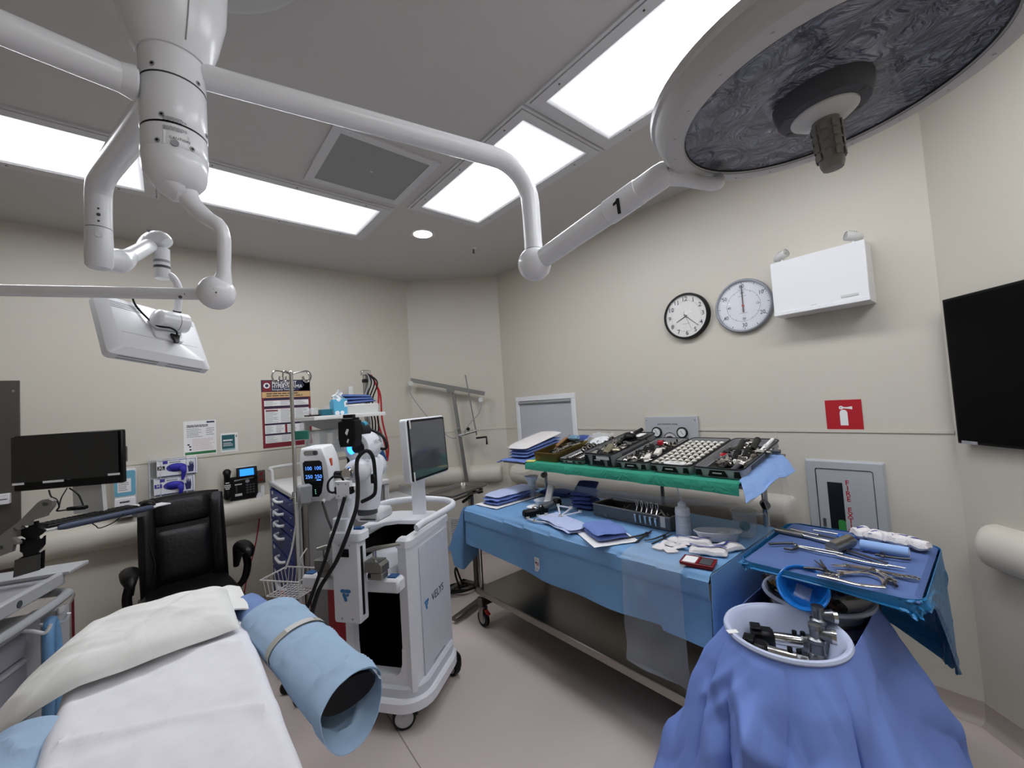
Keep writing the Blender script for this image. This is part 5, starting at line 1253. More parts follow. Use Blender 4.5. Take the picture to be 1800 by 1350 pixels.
t.part('clamp_arm', MB().tube([hp_(806, 766, .03), hp_(838, 757, .03)], .014, 8), m_gs); t.part('clamp_grip', MB().ball(hp_(823, 754, .04), .02, 10, 8), m_black)
t.part('crank', MB().tube([hp_(837, 770, .05), hp_(855, 768, .06), hp_(856, 781, .06)], .012, 8), m_black)
for pts in ([(721, 678), (722, 692), (737, 715), (763, 745), (790, 768), (803, 770)], [(846, 706), (843, 725), (828, 742), (819, 755), (812, 768), (800, 757), (808, 752)]):
    t.part('wire_cord', MB().tube(curve([hp_(*p, .04) for p in pts], 6), .005, 6), m_grey)
N_, R__, B__ = pz(791, 875, .965), pz(856, 852, .965), pz(805, 846, .965); L__ = N_ + B__ - R__
L__ = N_ + (L__ - N_) * .8; B__ = R__ + (B__ - R__) * .8
cN = (N_ + B__) / 2; exx = (R__ - N_).normalized(); lx, ly = (R__ - N_).length, (L__ - N_).length
MY = frame((cN.x, cN.y, .945), exx, V((0, 0, 1)).cross(exx))
t = T('tray_stand', 'empty steel tray on a wheeled stand in front of the angled corner', 'tray stand', (cN.x, cN.y, 0), M=TR(cN.x, cN.y, 0) @ RZ(math.atan2(exx.y, exx.x)))
tr = MB(); k = len(rrect(lx, ly, .05, 4))
vs = [V((x, y, .945)) for x, y in rrect(lx - .05, ly - .05, .04, 4)] + [V((x, y, .97)) for x, y in rrect(lx - .03, ly - .03, .045, 4)] + [V((x, y, .97)) for x, y in rrect(lx, ly, .05, 4)] + [V((x, y, .958)) for x, y in rrect(lx, ly, .05, 4)]
tr.add(vs, [tuple(range(k))] + [(q * k + (j + 1) % k, q * k + j, (q + 1) * k + j, (q + 1) * k + (j + 1) % k) for q in range(3) for j in range(k)])
t.part('tray', tr, m_steel)
rr = rrect(lx - .06, ly - .06, .05, 4); t.part('holder_ring', MB().tube([(x, y, .925) for x, y in rr], .01, 8, closed=True), m_dsteel)
t.part('post', MB().cyl((lx / 2 - .06, -.0, .04), (lx / 2 - .06, 0, .92), .018, n=14), m_steel); t.part('post_sleeve', MB().cyl((lx / 2 - .06, 0, .04), (lx / 2 - .06, 0, .72), .024, n=14), m_dsteel)
t.part('knob', MB().cyl((lx / 2 - .06, -.03, .9), (lx / 2 - .06, -.1, .9), .013, n=10), m_black); t.part('cross_brace', MB().tube([(lx / 2 - .06, -ly / 2 + .03, .905), (lx / 2 - .06, ly / 2 - .03, .905)], .01, 8), m_dsteel)
t.part('lever', MB().tube([(lx / 2 - .08, -.02, .87), (lx / 2 - .26, -.06, .86)], .014, 8), m_black)
t.part('foot', MB().box((lx / 2 - .3, -.18, .04), (.6, .05, .03), b=.004), m_dsteel); t.part('foot', MB().box((lx / 2 - .3, .18, .04), (.6, .05, .03), b=.004), m_dsteel); t.part('foot', MB().box((lx / 2 - .03, 0, .04), (.05, .4, .03), b=.004), m_dsteel)
gp = frame(V((2.578, 4.065, .25)) + HNn.normalized() * .0, (.767, -.64, 0), (0, 0, 1))
t = T('wall_grille', 'louvred return air grille low on the angled corner wall', 'grille', M=gp)
for c, d in (((0, .16, .008), (.36, .03, .016)), ((0, -.16, .008), (.36, .03, .016)), ((-.165, 0, .008), (.03, .3, .016)), ((.165, 0, .008), (.03, .3, .016))): t.part('frame', MB().box(c, d, b=.002), m_cream)
t.part('backing', MB().box((0, 0, .002), (.3, .29, .002)), m_dgrey)
for k in range(13): t.part('slat', MB().box((0, -.132 + .022 * k, .008), (.3, .012, .012), Matrix.Rotation(.5, 3, 'X')), m_cream)
co = []
cc = pz(812, 1037, .012)
for i in range(40):
    a = i / 39 * 2 * pi * 3; co.append(cc + V((.13 * cos(a) * (1 + .2 * sin(a * .37)), .1 * sin(a * .97), .012 + .02 * abs(sin(a * .5)) + .004 * i / 39)))
cl = MB().tube(curve([pz(777, 1038, .01), pz(788, 1037, .01)] + co + [pz(845, 1043, .012), pz(856, 1041, .012)], 3), .009, 6)
cl.tube(curve([cc + V((-.03, -.02, .02)), cc + V((-.06, 0, .16)), cc + V((-.03, .03, .2)), cc + V((0, .02, .1)), cc + V((.03, .02, .03))], 6), .009, 6)
solo('power_cable', cl, m_black, 'black power cord coiled on the floor between robot and instrument table', 'cord')
# ------------------------------------------------------------------ operating table with linen
def nz(x, y, z=0): return noise.noise(V((x, y, z)))
m_sheet = wrinkled('white_sheet', (238, 237, 242), .85, .35, 5)
m_sheet2 = wrinkled('white_pillow_cloth', (238, 238, 234), .85, .45, 6)
m_pblue = wrinkled('blue_paper', (160, 186, 212), .9, .25, 9)
t = T('operating_table', 'operating table in the foreground under white linen', 'operating table', (-.02, 1.2, 0))
t.part('base_plate', MB().prism(rrect(.44, .9, .08, 4), .12, TR(0, -.1, .02), .02), m_cream)
t.part('column', MB().prism(rrect(.3, .4, .05, 4), .62, TR(0, -.1, .13), .01), m_steel)
t.part('top_frame', MB().box((0, 0, .78), (.46, 2.2, .05), b=.008), m_dsteel)
t.part('mattress', MB().box((0, .04, .85), (.46, 2.24, .08), b=.025), m_blackm)
t.part('side_rail', MB().box((.25, -.2, .8), (.01, 1.6, .03)), m_steel); t.part('side_rail', MB().box((-.25, -.2, .8), (.01, 1.6, .03)), m_steel)
CRS = creases(46, 3, -.3, .3, .1, 2.1, .2, .7, .045, .007, .25, .7)
def sheet_fn(u, v):
    y = .18 + 1.86 * v
    hw = .248 + .004 * nz(y * 4, 1); s = (u - .5) * 2; x0 = -.022
    tot = hw + .25; q = abs(s) * tot; sg = 1 if s > 0 else -1
    r_ = .035; arc = r_ * pi / 2
    fold = CRS(s * .3, y) + .006 * nz(y * 5 + s * 2, s * 3, 2) + .004 * nz(y * 11, s * 9 + y * 4, 5)
    crease = .011 * (1 - abs(2 * ((y * 2.3 + s * .9 + .3 * nz(y * 2, s)) % 1) - 1)) ** 8
    if q < hw - r_: x, z = q, .9 + fold + crease
    elif q < hw - r_ + arc:
        a = (q - hw + r_) / r_; x, z = hw - r_ + r_ * sin(a), .9 - r_ + r_ * cos(a) + fold
    else:
        d = q - hw + r_ - arc
        x, z = hw + .02 * d / .2 + .014 * nz(y * 7, d * 3, 3) * (d / .1), .9 - r_ - d * (1 + .1 * nz(y * 3, 7))
    return (x0 + sg * x + .0, y, z)
solo('white_bed_sheet', MB().sheet(sheet_fn, 110, 170, .003), m_sheet, 'white sheet covering the operating table down to its sides', 'sheet')
# pillow in its slip, spread over the head end and the left arm board
def back_edge(x):          # far edge of the pillow
    return 2.345 if x > -.1 else 2.345 - 1.15 * (-.1 - x) ** 1.3
CRP = creases(40, 8, -.45, .2, 1.85, 2.35, .12, .4, .035, .009, .2, .9)
def pil(u, v, top=True):
    x = -.43 + (.19 + .43) * u
    f = 1.875 + .015 * sin(x * 9); b = max(f + .05, back_edge(x))
    if u < .12: f += (.12 - u) * .3
    y = f + (b - f) * v
    k = max(0, (1 - abs(2 * v - 1) ** 2.6)) ** .55 * max(0, 1 - abs(2 * u - 1) ** 5) ** .5
    droop = -.10 * max(0, (-.22 - x) / .2) ** 1.4
    z = .925 + droop + .085 * k * (1 - .25 * max(0, -.1 - x) / .3)
    cr = .006 * nz(x * 9, y * 5, 4) + CRP(x, y) * (.25 + .75 * k)
    return (x, y, z + cr if top else .925 + droop - .012 * k)
pm = MB().sheet(lambda u, v: pil(u, v), 110, 80)
pm.sheet(lambda u, v: pil(1 - u, v, False), 30, 20)
solo('pillow', pm, m_sheet2, 'long white pillow lying across the head of the operating table', 'pillow')
def flap(u, v):
    x = .12 + .12 * u + .0 * v; y = 2.02 + .32 * v
    return (x, y, .95 - .05 * max(0, u - .6) + .012 * nz(x * 20, y * 8))
solo('folded_linen', MB().sheet(flap, 12, 20, .006), m_sheet2, 'narrow white linen fold sticking out right of the pillow', 'linen')
# arm boards with blue paper sleeves
def armboard(name_lab, pts, wd, lab, strap_lab, open_end=True):
    t = T('arm_board', lab, 'arm board', pts[0] - V((0, 0, .06)), world=True)
    p0, p1 = pts; d = (p1 - p0).normalized(); sx = d.cross(V((0, 0, 1))).normalized(); L_ = (p1 - p0).length
    t.part('pad', MB().tube([p0, p1 - d * .01], wd * .42, 24, flat=(.5, 1)), m_black)
    t.part('board', MB().box((p0 + p1) / 2 - d * .08 - V((0, 0, .05)), (wd * .6, L_ - .2, .015), frame((0, 0, 0), sx * -1, d).to_3x3(), b=.005), m_dsteel)
    n = 72; m = 80; CRA = creases(26, 5, -1.6, 1.6, 0, L_, .1, .35, .03, .006)
    def fn(u, v):
        a = -pi + 2 * pi * u; s = v * (L_ + .02)
        hw = wd / 2 * (1 + .04 * nz(s * 6, cos(a) * 2, sin(a)))
        x = hw * cos(a) * (1 + .0); h = .055 * sin(a)
        if sin(a) < 0: h *= 1 + 1.1 * (v ** 1.5)
        k = 1 + .03 * nz(s * 9 + cos(a) * 3, sin(a) * 3, 6) + CRA((a + pi) % (2 * pi) * .09 - .3, s) * 7
        c = p0 + d * s * (1 - .0) + d * (.03 * cos(a + .6) * (v > .97))
        return c + sx * x * k + V((0, 0, h * k - .01 * (sin(a) < 0) + .012 * (1 - abs(2 * ((s * 4 + .3 * nz(s * 3, a)) % 1) - 1)) ** 9))
    t.part('paper_sleeve', MB().sheet(fn, n, m, .0025), m_pblue)
    c = p0 + d * L_ * .42; st = []
    for i in range(25):
        a = -.25 * pi + 1.5 * pi * i / 24; st.append(c + sx * (wd / 2 + .006) * cos(a) + V((0, 0, .062 * sin(a))) + d * .02 * cos(a))
    mb = MB(); vs = []
    for p in st: vs += [p - d * .016, p + d * .016]
    mb.add(vs, [(2 * i, 2 * i + 1, 2 * i + 3, 2 * i + 2) for i in range(24)]); mb.add([p + V((0, 0, .0015)) for p in vs], [(2 * i + 2, 2 * i + 3, 2 * i + 1, 2 * i) for i in range(24)])
    sp_ = t.part('strap', mb, mat('strap_grey', (168, 168, 160), .7), label='grey fabric strap')
    mb = MB(); vs = []
    for p in st[10:16]: vs += [p - d * .0155 + V((0, 0, .003)), p + d * .0155 + V((0, 0, .003))]
    t.part('strap_patch', mb.add(vs, [(2 * i, 2 * i + 1, 2 * i + 3, 2 * i + 2) for i in range(5)]), m_cream, parent=sp_)
    return t
armboard('r', (pz(476, 1080, .9), pz(616, 1222, .87)), .205, 'right arm board of the operating table in a pale blue paper sleeve with grey strap', '')
def coll(u, v):
    a = pi * u; p = pz(432, 1062, .9).lerp(pz(470, 1095, .9), v); return p + V((.06 * cos(a), .03 * cos(a), .05 * sin(a) - .01 + .006 * nz(u * 6, v * 6)))
solo('paper_collar', MB().sheet(coll, 16, 12, .003), wrinkled('blue_paper_dark', (120, 144, 194), .9, .25, 10), 'blue paper wrap between the pillow and the right arm board', 'wrap')
armboard('l', (V((-.31, 1.80, .85)), V((-.46, 1.12, .8))), .17, 'left arm board at the picture corner in blue paper', '')
# ------------------------------------------------------------------ draped instrument table
m_drape = wrinkled('table_drape_blue', (112, 156, 200), .62, .2, 4)
m_towel = wrinkled('surgical_towel_blue', (106, 128, 190), .85, .4, 14); m_towel_d = wrinkled('surgical_towel_dark', (58, 76, 136), .9, .4, 14)
m_pale = wrinkled('gown_pale_blue', (178, 190, 224), .85, .4, 12)
X0, X1, Y0, Y1, ZT = 1.765, 2.58, .86, 2.75, .9
t = T('instrument_table', 'stainless instrument table on casters with a low shelf', 'table', ((X0 + X1) / 2, (Y0 + Y1) / 2, 0), world=True)
t.part('tabletop', MB().box(((X0 + X1) / 2, (Y0 + Y1) / 2, ZT - .03), (X1 - X0 - .03, Y1 - Y0 - .03, .04), b=.005), m_steel)
m_shelf = mat('shelf_steel', (120, 116, 110), .22, 1, bump=.02, bs=40, stretch=(60, 1, 60), var=.06)
t.part('lower_shelf', MB().box(((X0 + X1) / 2 + .0, (Y0 + Y1) / 2, .285), (X1 - X0 - .06, Y1 - Y0 - .1, .012)), m_shelf)
t.part('shelf_edge', MB().box((X0 + .03, (Y0 + Y1) / 2, .27), (.012, Y1 - Y0 - .08, .045), b=.003), m_steel); t.part('shelf_edge', MB().box((X1 - .03, (Y0 + Y1) / 2, .27), (.012, Y1 - Y0 - .08, .045), b=.003), m_steel)
for x in (X0 + .06, X1 - .06):
    for y in (Y0 + .07, Y1 - .07):
        t.part('leg', MB().cyl((x, y, .16), (x, y, ZT - .04), .0165, n=14), m_chrome)
        c = t.part('caster', MB().cyl((x - .014, y, .06), (x + .014, y, .06), .06, n=22), m_blackm)
        t.part('wheel_hub', MB().cyl((x - .017, y, .06), (x + .017, y, .06), .036, n=18), m_grey, parent=c)
        t.part('caster_fork', MB().box((x - .022, y, .1), (.006, .05, .09), b=.002).box((x + .022, y, .1), (.006, .05, .09), b=.002).box((x, y, .145), (.05, .06, .02), b=.004), m_steel, parent=c)
        t.part('brake', MB().box((x + .0, y - .055, .12), (.03, .05, .012), Matrix.Rotation(.5, 3, 'X'), b=.003), mat('brake_red', (150, 34, 30), .5), parent=c)
for y in (Y0 + .07, Y1 - .07): t.part('end_rail', MB().box(((X0 + X1) / 2, y, .19), (X1 - X0 - .06, .06, .06), b=.004), m_dsteel)
def hem(y): return .62 + .02 * sin(y * 3) + (-.02 if y < 1.1 else 0)
CRD = creases(30, 12, 0, 1.1, .86, 2.75, .15, .7, .05, .006, None, 1.6)
def drape(u, v):
    y = Y0 + (Y1 - Y0) * v; L1 = ZT + .006 - hem(y); W = X1 - X0; tot = L1 + W; s = u * tot; r_ = .022
    f = CRD(s, y) * .5 + .003 * nz(y * 6, s * 4, 1) + .0022 * nz(y * 15, s * 12, 3)
    if s < W - r_: return (X1 - s, y, ZT + .005 + f * .6 + .0035 * (1 - abs(2 * ((y * 1.6 + .1 * nz(y * 3, s * 2)) % 1) - 1)) ** 14)
    if s < W - r_ + r_ * pi / 2:
        a = (s - W + r_) / r_; return (X0 + r_ - r_ * sin(a) - .004, y, ZT + .005 - r_ + r_ * cos(a))
    d = s - W + r_ - r_ * pi / 2
    return (X0 - .004 - .012 * (d / .28) + .02 * nz(y * 4, d * 3, 2) * d / .28 - CRD(s, y) * .8 - .011 * (1 if d < .075 else max(0, 1 - (d - .075) / .012)), y, ZT + .005 - r_ - d)
dm = MB().sheet(drape, 120, 190, .002)
def endflap(u, v):       # far end flap, flared to a corner
    x = X1 - (X1 - X0 + .02) * u; d = v
    L_ = .3 + .2 * max(0, 1 - abs(u - .86) / .3)
    return (x - .12 * v * u + .015 * nz(u * 8, v * 4), Y1 + .004 + .05 * v * u + .02 * sin(u * 9) * v, ZT + .005 - L_ * d * (1 - .25 * (u > .97)))
dm.sheet(endflap, 40, 24, .002)
def nearflap(u, v):
    x = X0 + (X1 - X0) * u; return (x - .05 * v * (1 - u), Y0 - .004 - .02 * v + .015 * sin(u * 14 + .5) * v, ZT + .005 - .3 * v)
dm.sheet(nearflap, 40, 16, .002)
solo('table_drape', dm, m_drape, 'blue sterile drape over the long instrument table with a deep front fold', 'drape')
Mst = frame((X0 - .013, 1.935, .68), (0, -1, 0), (0, 0, 1), (-1, 0, 0))
t = T('drape_sticker', 'small white sticker with flag on the front of the blue drape', 'sticker', M=Mst)
t.part('paper', plate(.042, .085, .0006, TR(0, 0, .01)), m_paper)
for k in range(4): t.part('stripe', plate(.026, .003, .0003, TR(.004, -.004 + .006 * k, .011)), m_red)
t.part('canton', plate(.014, .011, .0003, TR(-.008, .011, .0114)), m_navy); t.part('fine_print', lines_mb(-.014, .014, .022, .036, 3, TR(0, 0, .011)), m_gink); t.part('fine_print', lines_mb(-.012, .012, -.036, -.016, 3, TR(0, 0, .011), seed=2), m_gink)
def bag(u, v):
    y = .965 + .315 * u; s = v * .68
    if s < .16: return (X0 + .15 - s, y, ZT + .02 + .004 * nz(y * 14, s * 14))
    d = s - .16
    return (X0 - .05 - .012 * nz(y * 12, d * 9, 4) - .012 * abs(sin(u * pi)), y + .02 * (v - .5) * (u - .5), ZT + .004 - d + (.035 * sin(u * pi * .9) if v > .98 else 0))
m_bag = mat('clear_bag', (210, 220, 230), .12, alpha=.22, bump=.35, bs=22, var=.02)
solo('clear_plastic_bag', MB().sheet(bag, 26, 50), m_bag, 'clear plastic drape bag hanging over the front edge of the blue drape', 'bag')

# folded packs, gowns and small things lying on the drape
ZD = ZT + .012
def pack(loc, w_, d_, h_, n, m, rz, lab, nm='towel_pack', cat='towels', paper=True, group=None, seed=1, top=None):
    t = T(nm, lab, cat, loc, rz, group=group); rnd = random.Random(seed)
    if paper:
        def pf(u, v): return ((u - .5) * (w_ + .06), (v - .5) * (d_ + .06), .002 + .004 * abs(nz(u * 4, v * 4, seed)))
        t.part('paper_wrap', MB().sheet(pf, 14, 14, .001), m_paper)
    hh = h_ / n
    for k in range(n):
        c = cushion(w_ * (1 - .05 * rnd.random()), d_ * (1 - .06 * rnd.random()), hh * .62, 14, .22)
        for p in c.v: p.z += .011 * nz(p.x * 12, p.y * 12, k + seed) + hh * .1 * nz(p.x * 5, p.y * 5, k * 3 + seed)
        c.xf(TR(.012 * (rnd.random() - .5), .012 * (rnd.random() - .5), .006 + hh * (k + .45)) @ RZ(.08 * (rnd.random() - .5)))
        t.part('folded_layer', c, top if (top and k == n - 1) else m)
    return t
pack((2.13, 2.62, ZD), .5, .2, .075, 3, m_towel, .06, 'folded pack of blue towels under a pale cover at the far end of the table', top=m_pale, seed=3)
pack((2.46, 2.42, ZD), .16, .3, .03, 2, m_towel_d, .2, 'flat dark blue towels at the back of the table behind the measuring cylinder', paper=False, seed=9)
pack((pz(1064, 936, ZD + .02).x, pz(1064, 936, ZD + .02).y, ZD), .2, .24, .05, 2, m_towel, -.5, 'bright blue folded gown on white paper at the front edge of the table', 'folded_gown', 'gown', seed=5)
gp_ = pz(990, 923, ZD)
pack((gp_.x, gp_.y, ZD), .17, .4, .026, 2, m_pale, -.25, 'pale blue folded gown spread beside the bright blue one', 'folded_gown', 'gown', paper=False, seed=6)
bpz = pz(1026, 893, ZD)
t = pack((bpz.x + .02, bpz.y, ZD), .17, .17, .11, 4, m_towel_d, .3, 'tall dark blue towel stack left of the steel instrument box', seed=7, paper=False)
tp = cushion(.16, .16, .016, 12, .3).xf(TR(.03, .0, .135) @ Matrix.Rotation(-.45, 4, 'Y')); t.part('folded_layer', tp, m_towel_d)

c = px(937, 886, 2.28); c.z = ZD
t = T('measuring_cylinder', 'clear cylinder with a white funnel standing at the far end of the table', 'cylinder', (2.28, c.y, ZD))
t.part('tube', MB().lathe([(.03, .0), (.03, .13), (.031, .133)], 24), m_film); t.part('foot', MB().cyl((0, 0, 0), (0, 0, .006), .036, n=24), m_film)
t.part('funnel', MB().lathe([(.03, .1), (.032, .115), (.056, .17), (.058, .173), (.053, .168), (.026, .112)], 28), mat('funnel_plastic', (228, 232, 238), .3, alpha=.85))
c = pz(957, 893, ZD)
t = T('emesis_bowl', 'white plastic bowl holding a white folded strip, near the funnel', 'bowl', (c.x + .03, c.y, ZD), -.4)
m_wp = mat('translucent_white', (218, 224, 234), .3, alpha=.8)
t.part('shell', MB().lathe([(.0005, .003), (.05, .003), (.072, .045), (.082, .06), (.085, .06), (.076, .045), (.053, 0), (.0005, 0)], 30).xf(Matrix.Diagonal((1.2, .8, 1, 1))), m_wp)
t = T('folded_strip', 'white folded card standing in the plastic bowl', 'card', (c.x + .06, c.y + .01, ZD + .02), .5)
t.part('card', MB().box((.02, 0, .06), (.16, .05, .014), Matrix.Rotation(-.6, 3, 'Y'), b=.002), m_paper); t.part('fold', MB().box((.02, .0, .075), (.15, .045, .006), Matrix.Rotation(-.7, 3, 'Y')), m_paper)
c = pz(935, 908, ZD)
tb = pz(933, 897, ZD)
solo('paper_scrap', cushion(.1, .09, .012, 10).xf(TR(pz(940, 893, ZD).x, pz(940, 893, ZD).y, ZD + .01)), m_paper, 'crumpled white gauze lying left of the plastic bowl', 'gauze')
a_, b_2 = pz(920, 905, ZD + .02), pz(962, 897, ZD + .02)
t = T('power_drill', 'black surgical power drill lying at the left of the table', 'drill', (a_ + b_2) / 2 - V((0, 0, .02)), world=True)
dd_ = (b_2 - a_).normalized(); sd_ = V((0, 0, 1)).cross(dd_)
t.part('grip', MB().box((a_ + b_2) / 2 + V((0, 0, .005)), ((b_2 - a_).length, .055, .045), frame((0, 0, 0), dd_, sd_).to_3x3(), b=.01), m_black)
t.part('nose', MB().tube([b_2 - dd_ * .03 + V((0, 0, .02)), b_2 + dd_ * .05 + V((0, 0, .045))], [.024, .018], 14), m_dgrey); t.part('trigger', MB().box((a_ + b_2) / 2 + V((0, 0, .03)), (.03, .04, .02), b=.006), m_chrome)
t.part('steel_body', MB().box(b_2 + dd_ * .03 + sd_ * .05 + V((0, 0, .01)), (.13, .05, .04), frame((0, 0, 0), dd_, sd_).to_3x3(), b=.008), m_steel)
t.part('battery', MB().box(b_2 + dd_ * .11 + sd_ * .05 + V((0, 0, .025)), (.06, .05, .06), b=.01), m_black)
m_wm = mat('white_frame_plastic', (206, 210, 222), .35)
def track(name, pts, lab, r=.006):
    w = [pz(x, y, ZD + z) for x, y, z in pts]
    t = T(name, lab, 'tracker array', w[0] - V((0, 0, .008)), world=True)
    for a, b in zip(w[:-1], w[1:]):
        d = (b - a); t.part('bar', MB().box((a + b) / 2, (d.length, .012, .009), frame((0, 0, 0), d, V((0, 0, 1)).cross(d)).to_3x3(), b=.002), m_wm)
    for p in w: t.part('post', MB().cyl(p - V((0, 0, .005)), p + V((0, 0, .012)), .011, n=14), m_cream); t.part('post_cap', MB().cyl(p + V((0, 0, .012)), p + V((0, 0, .014)), .006, n=10), m_dgrey)
track('tracker_array', [(928, 912, .01), (940, 916, .01), (969, 920, .012), (984, 910, .02), (960, 905, .03), (946, 908, .02)], 'white star-shaped tracker frame nearest the front edge')
track('tracker_array', [(985, 908, .02), (981, 889, .05), (1004, 893, .04), (985, 908, .03), (1020, 900, .02)], 'white three-armed tracker frame leaning behind the star-shaped one')
# steel instrument box
q0, q1 = pz(1045, 905, ZD), pz(1178, 934, ZD)
d_ = (q1 - q0).normalized(); n_ = V((-d_.y, d_.x, 0)) * (1 if V((-d_.y, d_.x, 0)).x > 0 else -1)
MBX = frame((q0 + q1) / 2 + n_ * .11, d_, n_, (0, 0, 1)); BL, BW, BH = (q1 - q0).length + .01, .22, .075
if MBX.to_3x3().determinant() < 0: MBX = frame((q0 + q1) / 2 + n_ * .11, d_ * -1, n_, (0, 0, 1))
t = T('steel_instrument_box', 'open perforated steel box of instruments in the middle of the table', 'instrument box', M=MBX)
m_bx = mat('box_steel', (112, 112, 112), .38, .85, bump=.25, bs=420, var=.08)
t.part('floor', MB().box((0, 0, .004), (BL, BW, .004)), m_bx)
for c_, dm_ in (((0, -BW / 2, BH / 2), (BL, .005, BH)), ((0, BW / 2, BH / 2), (BL, .005, BH)), ((-BL / 2, 0, BH / 2), (.005, BW, BH)), ((BL / 2, 0, BH / 2), (.005, BW, BH))): t.part('side', MB().box(c_, dm_, b=.001), m_bx)
t.part('rim', MB().tube([(-BL / 2, -BW / 2, BH), (BL / 2, -BW / 2, BH), (BL / 2, BW / 2, BH), (-BL / 2, BW / 2, BH)], .005, 8, closed=True), m_steel)
for k in range(4): t.part('foot', MB().box(((-1, 1)[k % 2] * (BL / 2 - .03), (-1, 1)[k // 2] * (BW / 2 - .02), .001), (.03, .03, .004)), m_dgrey)
sgn = 1 if (MBX.to_3x3() @ V((1, 0, 0))).y < 0 else -1
t.part('corner_label', MB().box((sgn * (BL / 2 - .045), -BW / 2 - .004, .045), (.03, .002, .06)), m_cream)
for k in range(5):
    xx = sgn * (BL / 2 - .09 - .034 * k)
    i = T('forceps', 'steel forceps over the front edge of the steel box, %s from its labelled corner' % ORD[k], 'forceps', M=MBX @ TR(xx, -BW / 2, BH), group='forceps on the edge of the steel box')
    sx = .5 * sgn * -1
    i.part('blade', MB().prism([(-.004, 0), (.004, 0), (.002, .09), (-.002, .09)], .002, frame((0, -.012, -.035), (1, 0, 0), (sx * .1, .5, .86))), m_chrome)
    i.part('blade', MB().prism([(-.004, 0), (.004, 0), (.006, .05), (-.006, .05)], .002, frame((.004, -.012, -.04), (1, 0, 0), (-sx * .4, -.1, .86)) @ TR(0, -.02, 0)), m_chrome)
    i.part('loop', MB().tube([(.007 * cos(a), .02 + .0 * a, .045 + .02 * sin(a)) for a in [j * .628 for j in range(10)]], .0022, 6, closed=True), m_chrome)
rnd = random.Random(4)
for k in range(14):
    xx, yy = (rnd.random() - .5) * (BL - .12), (rnd.random() - .5) * (BW - .08); a = rnd.random() * 3
    e = V((cos(a), sin(a), 0)) * .05
    i = T('hand_instrument', '%s lying inside the steel box, %s part' % ('black block with steel pin' if k % 3 == 0 else 'steel handled probe' if k % 2 else 'grey handled probe', ('left', 'middle', 'right')[min(2, int((.5 - sgn * -xx / BL) * 3))]), 'instrument', M=MBX @ TR(xx, yy, .016), group='instruments inside the steel box')
    if k % 3: i.part('shaft', MB().tube([-e, e + V((0, 0, .025))], .0035, 6), m_chrome); i.part('handle', MB().tube([-e * 1.2, -e * .3], .008, 8), m_chrome if k % 2 else m_dgrey)
    else: i.part('block', MB().box((0, 0, .012), (.07, .03, .03), RZ(a).to_3x3(), b=.006), m_black); i.part('pin', MB().cyl((0, 0, .02), e + V((0, 0, .05)), .004, n=8), m_chrome)
# hand tools in front of the box
def plier(pts1, pts2, lab, m=m_dsteel, r=.005, hinge=None):
    w1 = [pz(x, y, ZD + .006) for x, y in pts1]; w2 = [pz(x, y, ZD + .012) for x, y in pts2]
    t = T('pliers', lab, 'pliers', w1[0] - V((0, 0, .006)), world=True)
    for w in (w1, w2): t.part('arm', MB().tube(curve(w, 4), [r * 1.15] * (len(w) * 4 - 7) + [r * .8] * 4, 8, flat=(.7, 1.3)), m)
    if hinge: h = pz(hinge[0], hinge[1], ZD + .012); t.part('hinge', MB().cyl(h - V((0, 0, .01)), h + V((0, 0, .008)), .009, n=12), m)
m_dk = mat('dark_instrument', (84, 84, 86), .35, .9)
plier([(1101, 946), (1122, 942), (1138, 937), (1145, 933)], [(1119, 953), (1128, 946), (1138, 939), (1143, 936)], 'dark steel pliers lying in front of the steel box', m_dk, .0055, (1137, 938))
plier([(1134, 950), (1150, 947), (1168, 940), (1176, 936)], [(1146, 956), (1160, 950), (1176, 942), (1182, 939)], 'dark steel towel clip right of the pliers', m_dk, .004, (1168, 942))
def gz(x, y, s_, z=0, rz=0):
    p = pz(x, y, ZD + z); c = cushion(.075 * s_, .06 * s_, .008, 8, .35)
    for q in c.v: q.z += .003 * nz(q.x * 40, q.y * 40, x * .1)
    return c.xf(TR(p.x, p.y, ZD + z + .006) @ RZ(rz))
m_gz = mat('gauze_white', (226, 222, 222), .9, bump=.4, bs=160)
for k, (x, y, z) in enumerate(((1160, 963, 0), (1178, 968, 0), (1175, 957, .008), (1192, 962, .008), (1202, 955, .004), (1188, 951, 0))):
    solo('gauze_pad', gz(x, y, 1, z, k * .9), m_gz, 'white gauze pad in the loose heap by the dark pliers, %s' % ('at its front left corner', 'at its front middle', 'in its centre', 'at its front right', 'at its back right', 'at its back edge')[k], 'gauze', group='gauze pads on the table')
solo('wound_ring', MB().lathe([(.02, .006), (.032, .009), (.04, .004)], 24, TR(pz(1183, 957, ZD + .016).x, pz(1183, 957, ZD + .016).y, ZD + .016)), m_cream, 'pale plastic ring lying on the gauze heap', 'ring')
c = pz(1203, 942, ZD)
t = T('squeeze_bottle', 'translucent squeeze bottle with long nozzle beside the steel box', 'bottle', (c.x, c.y, ZD))
HB = px(1200, 904, c.x).z - ZD
t.part('body', MB().lathe([(.0005, 0), (.041, .0), (.043, .006), (.04, HB * .5), (.039, HB - .01), (.036, HB)], 28), mat('bottle_plastic', (196, 208, 224), .3, alpha=.62, var=.02))
t.part('liquid', MB().lathe([(.0005, .003), (.038, .003), (.037, HB * .8), (.0005, HB * .8)], 24), mat('bottle_liquid', (170, 186, 210), .3, alpha=.5))
t.part('shoulder', MB().lathe([(.0385, HB), (.039, HB + .02), (.036, HB + .035), (.022, HB + .042)], 28), m_wp)
t.part('cap', MB().lathe([(.022, HB + .04), (.021, HB + .06), (.012, HB + .068), (.006, HB + .072)], 22), m_wp); t.part('nozzle', MB().cyl((0, 0, HB + .07), (-.012, .02, HB + .17), .0055, .0025, n=10), m_wp)
